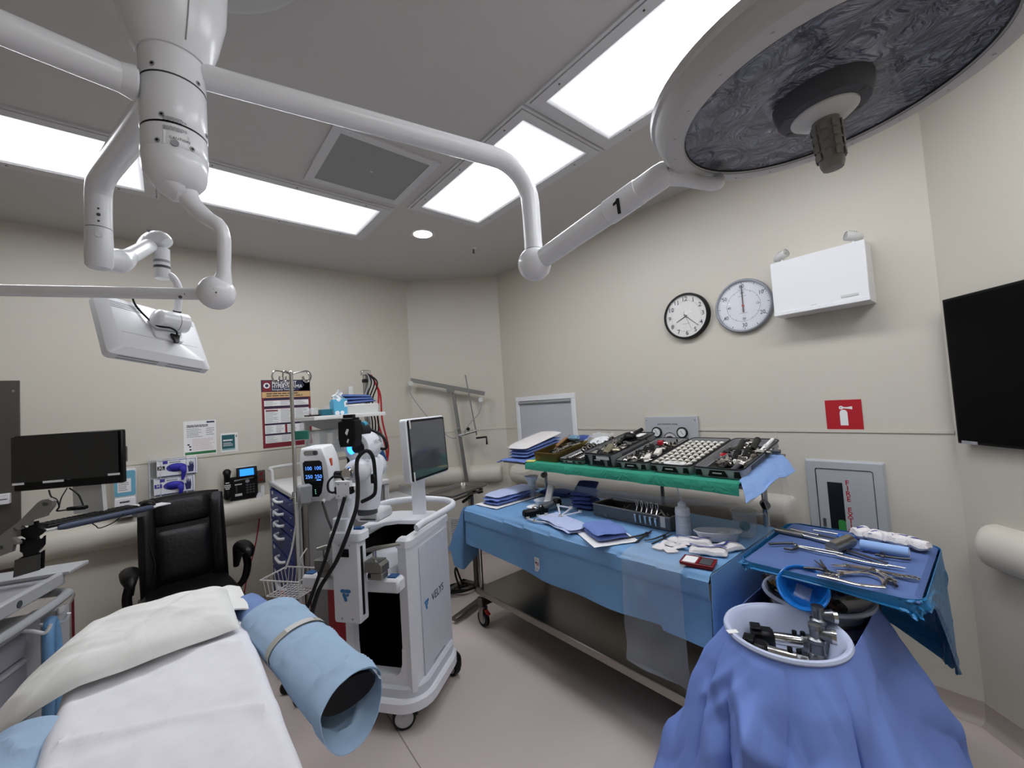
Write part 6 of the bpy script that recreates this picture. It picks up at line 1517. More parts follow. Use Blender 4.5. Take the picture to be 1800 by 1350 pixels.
for k in range(4): t.part('graduation', MB().lathe([(.0415, .04 + .03 * k), (.0415, .041 + .03 * k)], 24), m_wp)
c = pz(1262, 950, ZD)
def kid(u, v):
    a = 2 * pi * u; r_ = .062 + .012 * cos(2 * a) - .01 * sin(a); r_ *= (.55, .82, 1.0, 1.05)[min(3, int(v * 3.001))]
    z = (0.0, .008, .05, .052)[min(3, int(v * 3.001))]
    return (1.45 * r_ * cos(a), r_ * sin(a), z)
t = T('kidney_dish', 'translucent white kidney dish with clear tubing, right of the squeeze bottle', 'dish', (c.x, c.y, ZD), -1.0)
t.part('shell', MB().sheet(kid, 40, 3, .002).prism([(1.4 * .036 * cos(a * .314), .034 * sin(a * .314)) for a in range(20)], .002), m_wp)
t.part('lip', MB().tube([V(kid(i / 40, 1)) for i in range(40)], .003, 6, closed=True), m_wp)
t2 = T('syringe', 'clear syringe parts lying in the kidney dish', 'syringe', (c.x, c.y, ZD + .02), -.6)
t2.part('barrel', MB().cyl((-.06, 0, 0), (.03, 0, .015), .01, n=14), m_film); t2.part('plunger', MB().cyl((.03, 0, .015), (.07, 0, .02), .006, n=10), m_film); t2.part('tip', MB().cyl((-.06, 0, 0), (-.075, 0, -.001), .004, n=8), m_ink)
c = pz(1300, 948, ZD)
t = T('measuring_jug', 'clear plastic jug with handle at the near end of the table', 'jug', (c.x + .08, c.y + .0, ZD), -1.0)
t.part('body', MB().lathe([(.0005, .002), (.046, .002), (.05, .01), (.06, .125), (.064, .13)], 32), mat('jug_plastic', (214, 222, 230), .1, alpha=.28, var=.02))
t.part('rim', MB().tube([(.062 * cos(a * .2094), .062 * sin(a * .2094), .13) for a in range(30)], .0025, 6, closed=True), m_film)
t.part('handle', MB().tube([(.058, 0, .115), (.105, 0, .115), (.112, 0, .105), (.11, 0, .0), (.1, 0, .0)], .007, 8, flat=(1, 1.6)), m_film); t.part('green_cap', MB().ball((0, 0, .05), .026, 14, 10), mat('teal_plug', (40, 120, 110), .5), label='green plug inside the jug')
def lapsponge(x, y, rz, s_, seed, z=0, st=.2):
    p = pz(x, y, ZD); t = T('lap_sponge', None, 'sponge', (p.x, p.y, ZD + z), rz)
    c = cushion(.17 * s_, .09 * s_, .018, 16, .3)
    for q in c.v: q.z += .006 * nz(q.x * 22, q.y * 22, seed) + .009; 
    t.part('pad', c, m_gz)
    vs = []
    for i in range(15):
        xx = (-.5 + i / 14) * .165 * s_; yy = .09 * s_ * st * sin(i * .5 + seed) * .7; zz = .032 + .006 * nz(xx * 22, yy * 22, seed)
        vs += [(xx, yy - .006, zz), (xx, yy + .006, zz)]
    t.part('blue_stripe', MB().add(vs, [(2 * i, 2 * i + 2, 2 * i + 3, 2 * i + 1) for i in range(14)]), mat('stripe_blue', (58, 66, 140), .8), label='blue marker stripe'); return t
tagged(lapsponge(1220, 955, -1.1, 1.0, 1).o, 'white lap sponge with blue stripe between the gauze heap and kidney dish', 'sponge')
tagged(lapsponge(1245, 972, -1.2, 1.0, 2).o, 'white lap sponge with blue stripe nearest the red box', 'sponge')
tagged(lapsponge(1278, 966, -.5, .9, 3).o, 'white crumpled lap sponge at the near end of the table, right of the red box', 'sponge')
c = pz(1228, 992, ZD)
t = T('needle_counter', 'open red needle counter box with white pad and grey insert', 'box', (c.x, c.y, ZD), -1.35)
m_rb = mat('box_red', (128, 16, 28), .4)
t.part('base', MB().box((.0, 0, .008), (.14, .095, .014), b=.003), m_rb); t.part('white_pad', MB().box((-.034, .0, .0165), (.055, .075, .004)), m_paper); t.part('grey_insert', MB().box((.034, 0, .0165), (.05, .07, .006), b=.002), m_dgrey)
t.part('rim', MB().tube([(-.07, -.047, .016), (.07, -.047, .016), (.07, .047, .016), (-.07, .047, .016)], .003, 6, closed=True), m_rb); t.part('hinge', MB().box((0, 0, .016), (.006, .09, .006)), m_rb)

# ------------------------------------------------------------------ raised sloping shelf with instrument trays
AT = radians(9.2); RX, RZ0 = 2.085, 1.235
MTR = Matrix(((cos(AT), 0, -sin(AT), RX), (0, 1, 0, 0), (sin(AT), 0, cos(AT), RZ0), (0, 0, 0, 1)))     # local x up the slope, y along the table
t = T('overhead_tray_shelf', 'sloping steel shelf on posts above the back of the instrument table', 'shelf', (2.4, 1.75, ZT), world=True)
t.part('shelf', MB().box((.27, 1.72, -.012), (.54, 1.86, .016), b=.003).xf(MTR.copy()), m_steel)
for y in (.9, 2.66):
    t.part('post', MB().cyl((2.57, y, ZT + .01), (2.57, y, RZ0 + .06), .016, n=14), m_chrome); t.part('post_knob', MB().cyl((2.56, y, 1.04), (2.52, y - .02, 1.04), .024, n=14), m_black)
    t.part('bracket', MB().box((.3, y, -.03), (.5, .03, .02), b=.003).xf(MTR.copy()), m_dsteel)
pm_ = px(1162, 867, 2.55); t.part('post', MB().cyl((2.57, pm_.y, ZT + .01), (2.57, pm_.y, RZ0 + .05), .012, n=12), m_dgrey)
m_green = wrinkled('green_towel', (44, 140, 116), .9, .35, 16)
def gt(u, v):
    y = .835 + (2.365 - .835) * v; s = u * .57
    if s < .52: return MTR @ V((.52 - s, y, .002))
    d = s - .52; k = .006 * nz(y * 12, d * 10, 5) + .012 * (1 - abs(2 * ((y * 1.7 + .2) % 1) - 1)) ** 14
    return MTR @ V((-.006 - k - .12 * d * d, y, .002)) + V((0, 0, -d * (1.0 + .12 * nz(y * 3, 1))))
solo('green_towel', MB().sheet(gt, 34, 90, .002), m_green, 'green towel lining the sloping shelf under the trays, hanging at the front', 'towel')
def fl(u, v):          # film hanging under the shelf
    y = .86 + 1.74 * v; d = u; dep = .08 + .1 * sin(pi * v) + .06 * v * (1 - v); return (2.1 + .42 * d, y, RZ0 - .07 - dep * sin(pi * min(1, d * .9 + .1)) * .9 + .04 * d)
m_fl = mat('shelf_film', (196, 196, 196), .2, alpha=.3, bump=.4, bs=14, var=.02)
solo('shelf_plastic_cover', MB().sheet(fl, 20, 40), m_fl, 'thin clear plastic cover sagging under the sloping shelf', 'cover')
def ef(u, v): return (2.2 + .42 * u + .04 * v, .8 - .03 * v + .02 * sin(u * 7), RZ0 + .0 + .07 * u - (.3 * v) * (.6 + .4 * u))
solo('end_plastic_cover', MB().sheet(ef, 16, 16), m_fl, 'clear plastic cover hanging at the near end of the sloping shelf', 'cover')
def bw(u, v):
    a = px(1300, 846, 2.09).lerp(px(1362, 794, 2.6), u); b = py(1312, 886, .72).lerp(py(1398, 828, .68), u)
    p = a.lerp(b, v) + V((.0, 0, .02 * sin(pi * v) + .008 * nz(u * 7, v * 5)))
    if v > .9 and .3 < u < .8: p += V((0, 0, .02 * (1 - abs(u - .55) / .25)))
    return p
solo('blue_wrap_flap', MB().sheet(bw, 24, 16, .003), wrinkled('wrap_blue', (120, 150, 198), .8, .35, 10), 'blue wrap flap sticking out from the near end of the sloping shelf', 'wrap')
def on_tray(x, y, z=.0): return MTR @ TR(x, y, z)
def case(y0, y1, L_, h_, lab, z0=.0, m=m_grey, col=None):
    wd = y1 - y0 - .006; t = T('instrument_tray', lab, 'instrument tray', M=on_tray(.045 + L_ / 2, (y0 + y1) / 2, .006 + z0), group=None)
    m_c = col or mat('case_grey', (165, 166, 168), .45, var=.04)
    k = 6; o = rrect(L_, wd, .03, 3); n_ = len(o); i_ = rrect(L_ - .014, wd - .014, .024, 3)
    b = [(x * .96, y * .96) for x, y in o]
    vs = [V((x, y, 0)) for x, y in b] + [V((x, y, h_)) for x, y in o] + [V((x, y, h_)) for x, y in i_] + [V((x, y, .01)) for x, y in i_]
    t.part('shell', MB().add(vs, [tuple(range(n_))[::-1]] + [(q * n_ + j, q * n_ + (j + 1) % n_, (q + 1) * n_ + (j + 1) % n_, (q + 1) * n_ + j) for q in range(3) for j in range(n_)] + [tuple(3 * n_ + j for j in range(n_))]), m_c)
    rm = t.part('rim', MB().tube([(x, y, h_) for x, y in o], .0045, 6, closed=True), m_black)
    for s_ in (-1, 1):
        e = s_ * (L_ / 2)
        for yy, w0, w1 in ((0, .05, .036), (-wd / 2 + .028, .018, .012), (wd / 2 - .028, .018, .012)):
            t.part('end_window', MB().prism([(-w0, .008), (w0, .008), (w1, h_ - .012), (-w1, h_ - .012)], .002, frame((e + s_ * .0005 - s_ * .004, yy, 0), (0, s_, 0), (0, 0, 1))).xf(TR(0, 0, 0)), m_black)
    t.part('black_mat', MB().prism(rrect(L_ - .03, wd - .03, .02, 3), .002, TR(0, 0, .0105)), m_black); t.part('name_strip', MB().box((-L_ / 2 - .002, 0, h_ * .52), (.002, .045, .006)), m_cream)
    t.part('side_label', MB().box((0, -wd / 2 - .001, h_ * .55), (L_ * .6, .002, h_ * .35)), m_dgrey)
    return t, L_, wd, h_
def loose(n, tr_lab, base, L_, wd, z, seed, kinds, group):
    r = random.Random(seed)
    for k in range(n):
        x, y, a = (r.random() - .5) * (L_ - .12), (r.random() - .5) * (wd - .08), r.random() * .9 - .45 + (pi / 2 if r.random() < .25 else 0)
        kd = kinds[r.randrange(len(kinds))]; m1 = (m_chrome, m_dgrey, m_black, m_steel)[r.randrange(4)]
        lb = '%s %s %s, %s %s' % ({m_chrome: 'chrome', m_dgrey: 'dark grey', m_black: 'black', m_steel: 'brushed steel'}[m1], {'handle': 'gripped rod', 'block': 'block', 'ring': 'ring ended rod', 'plate': 'pointed plate'}[kd], tr_lab, ('front', 'middle', 'back')[min(2, int((x / L_ + .5) * 3))], 'near side' if y < 0 else 'far side')
        i = T('tray_instrument', lb, 'instrument', M=base @ TR(x, y, z + .012 * r.random()) @ RZ(a), group=group)
        l = .05 + .07 * r.random()
        if kd == 'handle':
            i.part('grip', MB().tube([(-l, 0, .012), (-l * .2, 0, .014)], .011, 10), m1); i.part('shaft', MB().tube([(-l * .2, 0, .014), (l, 0, .018)], .0045, 8), m_chrome)
        elif kd == 'block':
            i.part('block', MB().box((0, 0, .014), (l * .8, .035, .026), b=.006), m1); i.part('stud', MB().cyl((0, 0, .026), (0, 0, .04), .007, n=10), m_chrome)
        elif kd == 'ring':
            i.part('ring', MB().tube([(.02 * cos(q * .524), .02 * sin(q * .524), .018) for q in range(12)], .005, 6, closed=True), m1); i.part('stem', MB().tube([(.02, 0, .018), (l, 0, .02)], .004, 6), m_chrome)
        else:
            i.part('plate', MB().prism([(-l * .6, -.012), (l * .2, -.016), (l * .6, 0), (l * .2, .016), (-l * .6, .012)], .006, TR(0, 0, .012), .001), m1); i.part('peg', MB().cyl((l * .1, 0, .016), (l * .1, 0, .034), .005, n=8), m_black)
# rightmost tray
t, L_, wd, h_ = case(.826, 1.078, .56, .052, 'grey instrument tray of black handles and springs, nearest end of the sloping shelf')
B6 = t.M.copy()
loose(32, 'in the nearest tray of black handles', B6, L_, wd, .02, 11, ('handle', 'block', 'plate', 'handle'), 'instruments in the nearest tray')
for k, (x, y) in enumerate(((-.08, -.02), (-.03, -.055))):
    i = T('spring_handle', 'ribbed black and white handle, %s of two in the nearest tray' % ('left one' if k == 0 else 'right one'), 'handle', M=B6 @ TR(x, y, .045) @ RZ(.25))
    i.part('core', MB().tube([(-.08, 0, 0), (.1, 0, .012)], .011, 10), m_paper if k else m_cream)
    for q in range(8): i.part('rib', MB().cyl((-.05 + .018 * q, 0, .002 + .001 * q), (-.04 + .018 * q, 0, .003 + .001 * q), .018, n=12), m_black)
for k, (x, y) in enumerate(((.12, .03), (.17, -.03))):
    i = T('black_mallet_handle', 'thick black handle at the back of the nearest tray, %s' % ('nearer the window panel' if k else 'farther from the wall end'), 'handle', M=B6 @ TR(x, y, .045) @ RZ(.15)); i.part('grip', MB().tube([(-.09, 0, 0), (.07, 0, .01), (.09, 0, .012)], [.017, .017, .01], 12), m_black); i.part('collar', MB().cyl((.07, 0, .01), (.08, 0, .011), .019, n=12), m_dgrey)
i = T('red_marker_part', 'small red clip in the nearest tray', 'clip', M=B6 @ TR(-.02, .07, .04)); i.part('clip', MB().tube([(.02 * cos(q * .524), .014 * sin(q * .524), 0) for q in range(12)], .006, 8, closed=True), m_red); i.part('stem', MB().tube([(.02, 0, 0), (.05, .01, .005)], .006, 8), m_black)
i = T('white_rod', 'white rod along the right edge of the nearest tray', 'rod', M=B6 @ TR(.13, -.09, .04)); i.part('rod', MB().tube([(-.09, 0, 0), (.14, 0, .015)], .01, 10), m_paper); i.part('collar', MB().cyl((0, 0, .004), (.03, 0, .007), .014, n=12), m_cream)
# trials tray: rows of white ovals on black
t, L_, wd, h_ = case(1.088, 1.338, .56, .05, 'grey tray filled with rows of white trial inserts, second from the near end')
B5 = t.M.copy(); m_ins = mat('insert_white', (236, 232, 222), .4)
for r_ in range(6):
    for c_ in range(9):
        i = T('trial_insert', 'white insert, white-filled tray, %s row from near side, %s from front' % (ORD[r_], ORD[c_]), 'insert', M=B5 @ TR(-.235 + .053 * c_, -.098 + .039 * r_, .04) @ RZ(.5), group='white inserts in rows')
        i.part('crescent', MB().tube([(.006 * cos(radians(a) * 2), .0165 * cos(radians(a)), -.022 + .034 * sin(radians(a))) for a in range(0, 181, 20)], [.005, .0065, .007, .0075, .0075, .0075, .007, .0065, .005, .004], 8), m_ins)
        i.part('bore', MB().box((.012, 0, -.012), (.012, .018, .024), b=.003), m_black)
i = T('insert_plate', 'white oval plate at the front of the white-filled tray', 'plate', M=B5 @ TR(-.245, -.02, .048)); i.part('plate', MB().prism(rrect(.05, .13, .024, 4), .006, None, .002), m_cream); i.part('slot', MB().box((0, 0, .0065), (.01, .06, .001)), m_grey)
# dark tray with white comb
t, L_, wd, h_ = case(1.345, 1.578, .54, .05, 'grey tray with white combed block and black clips, third from the near end')
B4 = t.M.copy(); loose(28, 'in the tray with the white comb', B4, L_, wd, .02, 22, ('block', 'plate', 'block', 'handle'), 'instruments in the combed tray')
for k, (x, y) in enumerate(((-.15, -.05), (-.05, -.06))):
    i = T('white_comb', 'white ridged comb block in the dark tray, %s' % ('front one' if k == 0 else 'back one'), 'comb', M=B4 @ TR(x, y, .035) @ RZ(.35)); i.part('spine', MB().box((0, 0, .0), (.12, .03, .012), b=.003), m_ins)
    for q in range(8): i.part('tooth', MB().box((-.05 + .0145 * q, 0, .014), (.007, .034, .02), b=.002), m_ins)
for k, (x, y) in enumerate(((-.1, .02), (.0, .03))): i = T('black_block', 'black ridged block in the middle of the combed tray, %s' % ('front one' if k == 0 else 'back one'), 'block', M=B4 @ TR(x, y, .03) @ RZ(.4)); i.part('block', MB().box((0, 0, .01), (.1, .06, .04), b=.005), m_black); [i.part('ridge', MB().box((-.04 + .016 * q, 0, .031), (.007, .06, .006)), m_blackm) for q in range(6)]
i = T('red_dial', 'red round dial at the back of the combed tray', 'dial', M=B4 @ TR(.14, .03, .04)); i.part('dial', MB().cyl((0, 0, 0), (0, 0, .022), .018, n=18), m_red); i.part('pointer', MB().box((.03, 0, .01), (.04, .014, .01), b=.003), m_paper)
i = T('white_tag', 'white card on the back half of the combed tray', 'card', M=B4 @ TR(.06, .06, .045) @ RZ(.3)); i.part('card', MB().box((0, 0, 0), (.07, .04, .008), b=.001), m_paper); i.part('print', MB().box((0, 0, .0045), (.04, .02, .001)), m_gink)
# taller tray of drills
t, L_, wd, h_ = case(1.585, 1.828, .54, .085, 'tall grey tray holding drills and dark mallet heads, fourth from the near end', col=mat('case_light', (128, 129, 131), .45, var=.03))
B3 = t.M.copy(); loose(26, 'in the tall tray of drills', B3, L_, wd, .05, 33, ('handle', 'block', 'ring', 'plate'), 'instruments in the tall tray')
i = T('pistol_drill', 'grey pistol drill in the tall tray', 'drill', M=B3 @ TR(-.14, .0, .07) @ RZ(.3)); i.part('barrel', MB().tube([(-.07, 0, 0), (-.05, 0, 0), (.05, 0, .01), (.09, 0, .012)], [.014, .024, .024, .012], 14), mat('drill_metal', (158, 152, 130), .35, .8)); i.part('grip', MB().box((.0, -.04, -.005), (.035, .08, .03), b=.008), MATS['drill_metal'])
i = T('round_mallet_head', 'black mallet with a chrome centre at the back of the tall tray', 'mallet', M=B3 @ TR(.12, .0, .085) @ RZ(.2)); i.part('head', MB().ball((0, 0, .01), .045, 18, 12, sc=(1, 1, .7)), m_black); i.part('stud', MB().ball((0, -.02, .035), .014, 12, 8), m_chrome); i.part('handle', MB().tube([(.03, 0, .01), (.16, -.03, .02)], .014, 10), m_black)
t.part('white_label', MB().box((.2, -.03, .085), (.09, .05, .004)), m_paper); t.part('front_label', MB().box((-L_ / 2 - .003, -.045, .06), (.002, .1, .02)), m_cream)
# flat tray with rings
t, L_, wd, h_ = case(1.835, 2.065, .52, .03, 'low grey tray of steel rings and small teeth, fifth from the near end')
B2 = t.M.copy()
for r_ in range(2):
    for c_ in range(6):
        i = T('steel_bushing', 'steel bushing in the low tray, %s row, %s from the front' % (('near', 'far')[r_], ORD[c_]), 'bushing', M=B2 @ TR(-.06 + .06 * c_, -.055 + .1 * r_ + .012 * c_ * (1 - r_), .035), group='bushings in the low tray'); i.part('ring', MB().lathe([(.012, 0), (.019, .003), (.019, .022), (.012, .025), (.011, .012)], 18, Matrix.Rotation(.9, 4, 'X')), m_chrome); i.part('bore', MB().cyl((0, 0, .008), (0, .004, .012), .011, n=12), m_black)
    for c_ in range(7):
        i = T('small_tooth', 'small steel tooth in the low tray, %s comb row, %s from the front' % (('near', 'far')[r_], ORD[c_]), 'tooth', M=B2 @ TR(-.23 + .02 * c_, -.06 + .09 * r_, .028), group='teeth in the low tray'); i.part('tooth', MB().box((0, 0, .006), (.008, .05, .014), b=.002), m_chrome)
# gold tin of instruments
t = T('brass_tin', 'open brass coloured tin of instruments beside the low tray', 'tin', M=on_tray(.045 + .22, 2.19, .006))
m_br = mat('brass_tin_metal', (128, 110, 66), .35, .9, bump=.15, bs=200)
BL2, BW2, BH2 = .44, .225, .062
for c_, dm_ in (((0, -BW2 / 2, BH2 / 2), (BL2, .004, BH2)), ((0, BW2 / 2, BH2 / 2), (BL2, .004, BH2)), ((-BL2 / 2, 0, BH2 / 2), (.004, BW2, BH2)), ((BL2 / 2, 0, BH2 / 2), (.004, BW2, BH2))): t.part('side', MB().box(c_, dm_, b=.001), m_br)
t.part('floor', MB().box((0, 0, .003), (BL2, BW2, .004)), m_br); t.part('rim', MB().tube([(-BL2 / 2, -BW2 / 2, BH2), (BL2 / 2, -BW2 / 2, BH2), (BL2 / 2, BW2 / 2, BH2), (-BL2 / 2, BW2 / 2, BH2)], .004, 6, closed=True), m_br); t.part('corner_strap', MB().box((-BL2 / 2 - .003, -BW2 / 2 + .02, BH2 / 2), (.003, .02, BH2)), m_br)
loose(14, 'in the brass tin', t.M.copy(), BL2, BW2, .03, 44, ('handle', 'plate', 'ring'), 'instruments in the brass tin')
i = T('brown_instrument', 'brown handled instrument across the brass tin', 'instrument', M=t.M @ TR(.02, .03, .075) @ RZ(.2)); i.part('handle', MB().tube([(-.1, 0, 0), (.06, 0, .02)], .011, 10), mat('brown_plastic', (140, 104, 70), .5)); i.part('shaft', MB().tube([(.06, 0, .02), (.14, .01, .025)], .006, 8), m_chrome)
i = T('yellow_card', 'yellow paper strip at the front left corner of the green towel', 'paper', M=on_tray(.02, 2.33, .006) @ RZ(.2)); i.part('strip', MB().box((0, 0, .002), (.04, .08, .003)), mat('yellow_paper', (214, 206, 120), .6)); i.part('fold', MB().box((.01, 0, .004), (.02, .078, .002)), MATS['yellow_paper'])
# lint disc and packs at the far end
i = T('lid_disc', 'white plastic lid disc in clear wrap behind the low tray', 'lid', M=on_tray(.46, 2.0, .06) @ Matrix.Rotation(-.15, 4, 'Y')); i.part('disc', MB().lathe([(.0005, .006), (.02, .012), (.022, .008), (.065, .004), (.075, 0), (.06, -.003), (.0005, -.003)], 32), m_paper); i.part('clear_wrap', MB().sheet(lambda u, v: ((u - .5) * .2, (v - .5) * .2, .03 + .03 * nz(u * 4, v * 4, 3) - .03 * abs(u - .5)), 12, 12), m_film)
i = T('blue_bundle', 'small bundle of blue towel behind the brass tin', 'towel', M=on_tray(.5, 2.2, .03)); i.part('roll', cushion(.1, .16, .03, 10).xf(TR(0, 0, .02)), m_towel_d); i.part('wrap', cushion(.07, .1, .03, 8).xf(TR(-.05, .04, .035) @ Matrix.Rotation(.4, 4, 'Y')), mat('wrap_teal', (110, 146, 170), .7))
def under(u, v): p = MTR @ V((.56 * u - .01, 2.37 + .3 * v, .003)); return p + V((0, .05 * (u < .1) * v, -.02 * (v > .9) + .004 * nz(u * 6, v * 6)))
solo('blue_shelf_cover', MB().sheet(under, 16, 12, .006), m_towel, 'blue wrap under the packs on the far end of the sloping shelf', 'wrap')
t = T('drape_pack', 'clear wrapped white pack on folded blue drapes at the far end of the sloping shelf', 'drape pack', M=on_tray(.25, 2.52, .012))
for k in range(3): t.part('blue_layer', cushion(.42, .24, .012, 12, .25).xf(TR(.01 * k, 0, .012 + .022 * k)), m_towel)
t.part('white_pack', cushion(.44, .24, .02, 14, .25).xf(TR(.02, 0, .085) @ Matrix.Rotation(-.05, 4, 'Y')), mat('pack_white', (222, 216, 214), .3, bump=.3, bs=20)); t.part('clear_wrap', cushion(.46, .25, .024, 14, .25).xf(TR(.02, 0, .088) @ Matrix.Rotation(-.05, 4, 'Y')), mat('wrap_clear', (235, 238, 240), .06, alpha=.25, bump=.5, bs=18))
# ------------------------------------------------------------------ tray stand with blue towel at the right
MX0, MX1, MY0, MY1, MZ = 1.79, 2.40, .215, .725, 1.0
t = T('mayo_stand', 'draped tray stand with dark blue towel and long steel instruments at right', 'tray stand', (2.1, .47, 0), world=True)
t.part('tray', MB().prism(rrect(MX1 - MX0, MY1 - MY0, .05, 5, (MX0 + MX1) / 2, (MY0 + MY1) / 2), .03, TR(0, 0, MZ - .035), .004), m_steel)
t.part('post', MB().cyl((2.52, .45, .05), (2.52, .45, MZ - .05), .02, n=14), m_steel); t.part('arm', MB().box((2.32, .45, MZ - .055), (.42, .05, .025), b=.004), m_steel)
t.part('foot', MB().box((2.66, .28, .04), (.34, .05, .03), b=.004), m_steel); t.part('foot', MB().box((2.66, .62, .04), (.34, .05, .03), b=.004), m_steel); t.part('foot', MB().box((2.52, .45, .04), (.05, .39, .03), b=.004), m_steel)
m_film_b = wrinkled('blue_film_drape', (34, 112, 164), .3, .55, 7); m_mt = wrinkled('mayo_towel', (82, 104, 154), .85, .15, 16)
cx_, cy_ = (MX0 + MX1) / 2, (MY0 + MY1) / 2
CRK = creases(60, 31, 0, 2.2, 0, .5, .05, .25, .035, .016)
def skirt(u, v):
    o = rrect(MX1 - MX0 + .03, MY1 - MY0 + .03, .06, 12); i = u * len(o); a = o[int(i) % len(o)]; b = o[(int(i) + 1) % len(o)]; f = i - int(i)
    x, y = a[0] + (b[0] - a[0]) * f, a[1] + (b[1] - a[1]) * f
    xr = max(0, min(1, (x + .12) / .4))          # the far right end hangs deep, the near left end is tucked under
    d = v * (.03 + .02 * max(0, -y / .27) + (.42) * xr + .14 * xr * max(0, -y / .27)); fl_ = .012 * nz(u * 30, v * 3, 2) * v + CRK(u * 2.2, v * .5) * min(1, v * 3) * 2.4 + .02 * sin(u * 60) * v * xr
    ou = 1 + (.08 * v * xr) + fl_
    return (cx_ + x * ou + .2 * v * xr * (x > 0), cy_ + y * ou * (1 - .1 * v * xr), MZ - .0 - d + .02 * nz(u * 9, v * 2) * v + .012 * nz(u * 40, v * 9, 4) * v)
solo('blue_tray_cover', MB().sheet(skirt, 240, 44, .0015), m_film_b, 'deep blue plastic cover hanging from the right tray stand toward the wall', 'cover')
def tw(u, v):
    x, y = MX0 - .005 + (MX1 - MX0 + .01) * u, MY0 - .005 + (MY1 - MY0 + .01) * v
    e = min(u, 1 - u, v, 1 - v); return (x, y, MZ + .003 - .012 * max(0, 1 - e / .03) ** 2 + .002 * nz(x * 9, y * 9))
solo('blue_tray_towel', MB().sheet(tw, 40, 36, .004), m_mt, 'dark blue towel spread on the right tray stand', 'towel')
ZM = MZ + .008
def W(x, y, z=.008): return pz(x, y, ZM + z)
def rod(nm, lab, cat, parts):
    p0 = W(*parts[0][1][0][:2]); t = T(nm, lab, cat, p0 - V((0, 0, .008)), world=True)
    for pn, pts, r, m, fl_ in parts:
        w = [W(*p) for p in pts]; w = curve(w, 4) if len(w) > 2 else w
        rs = r if not isinstance(r, (list, tuple)) else [r[0] + (r[1] - r[0]) * i / (len(w) - 1) for i in range(len(w))]
        t.part(pn, MB().tube(w, rs, 10, flat=fl_), m)
    return t
rod('surgical_mallet', 'heavy steel mallet with long round handle on the blue towel', 'mallet', [('grip', [(1364, 931), (1412, 941)], .014, m_cl, None), ('shaft', [(1412, 941), (1470, 956)], .01, m_chrome, None), ('head', [(1462, 964, .02), (1494, 950, .025)], .026, m_cl, None)])
rod('bone_chisel', 'slim steel chisel behind the mallet handle', 'chisel', [('shaft', [(1391, 930), (1440, 941)], [.006, .008], m_chrome, None), ('blade', [(1440, 941), (1490, 951)], [.008, .006], m_dk, (.5, 1.2))])
rod('blue_handled_tool', 'steel rod with bright blue handle next to the white sponges', 'tool', [('shaft', [(1430, 932), (1478, 940)], .004, m_chrome, None), ('handle', [(1474, 942), (1503, 948)], .017, mat('tool_blue', (24, 92, 178), .4), (.7, 1))])
rod('long_retractor', 'long slender steel retractor in the middle of the blue towel', 'retractor', [('handle', [(1352, 956), (1375, 955), (1395, 955)], .0055, m_dk, None), ('shaft', [(1395, 955), (1400, 959), (1440, 966), (1482, 974)], .0045, m_chrome, None), ('loop', [(1378, 964), (1392, 966), (1402, 962), (1398, 957)], .005, m_dk, None)])
rod('long_forceps', 'longest steel instrument lying across the blue towel', 'forceps', [('jaw', [(1402, 961), (1440, 970), (1480, 977)], .004, m_chrome, None), ('shaft', [(1472, 976), (1520, 987), (1560, 994)], .0075, m_chrome, (.6, 1)), ('tip', [(1560, 994), (1592, 999)], [.006, .002], m_chrome, None)])
rod('curved_elevator', 'curved steel elevator running from the mallet head to the right', 'elevator', [('blade', [(1488, 967), (1520, 977), (1560, 990)], [.008, .005], m_dk, (.5, 1.3))])
def ringed(lab, hinge, tip1, tip2, h1, h2, nm='scissors', m=m_chrome):
    t = T(nm, lab, 'scissors' if nm == 'scissors' else 'clamp', W(*hinge) - V((0, 0, .008)), world=True)
    for a, b in ((tip1, h1), (tip2, h2)):
        t.part('blade', MB().tube([W(*a), W(*hinge, .01)], [.0025, .006], 8, flat=(.6, 1)), m)
        t.part('shank', MB().tube(curve([W(*hinge, .01), W((hinge[0] * .5 + b[0] * .5), hinge[1] * .5 + b[1] * .5 + 1, .01), W(*b)], 4), .004, 8), m)
        c = W(*b); dr = (W(*b) - W(*hinge)).normalized(); c = c + dr * .014; sx = V((-dr.y, dr.x, 0))
        t.part('finger_ring', MB().tube([c + dr * .016 * cos(q * .524) + sx * .012 * sin(q * .524) for q in range(12)], .003, 6, closed=True), m)
    t.part('hinge', MB().cyl(W(*hinge, .004), W(*hinge, .018), .006, n=10), m)
ringed('pointed dark scissors standing open near the front of the blue towel', (1450, 999), (1432, 985), (1442, 984), (1462, 1006), (1455, 1008), m=m_dk)
ringed('steel clamp lying under the long instruments, rings to the right', (1490, 995), (1460, 992), (1462, 996), (1570, 1010), (1585, 1012), 'clamp')
ringed('open steel scissors with rings at the right edge of the towel', (1535, 1000), (1480, 990), (1484, 994), (1560, 1016), (1595, 1013))
ringed('steel clamp near the front, rings toward the blue bowl', (1480, 1008), (1530, 1002), (1528, 1006), (1470, 1012), (1462, 1010), 'clamp')
rod('rongeur', 'double handled steel rongeur along the front edge of the blue towel', 'rongeur', [('handle', [(1437, 1011), (1470, 1018), (1510, 1028), (1555, 1032)], .0075, m_chrome, (.6, 1)), ('spring', [(1470, 1004), (1520, 1007), (1548, 1016), (1555, 1028)], .005, m_chrome, (.5, 1.2)), ('jaw', [(1552, 1030), (1562, 1018), (1570, 1022), (1576, 1030)], .005, m_dk, None)])
rod('curved_clamp', 'slim curved clamp with tip crossing to the right of the rongeur', 'clamp', [('shank', [(1412, 998), (1436, 1000), (1450, 1003)], .005, m_dk, None), ('jaw', [(1530, 1000), (1560, 1012), (1580, 1024)], [.004, .002], m_chrome, None)])
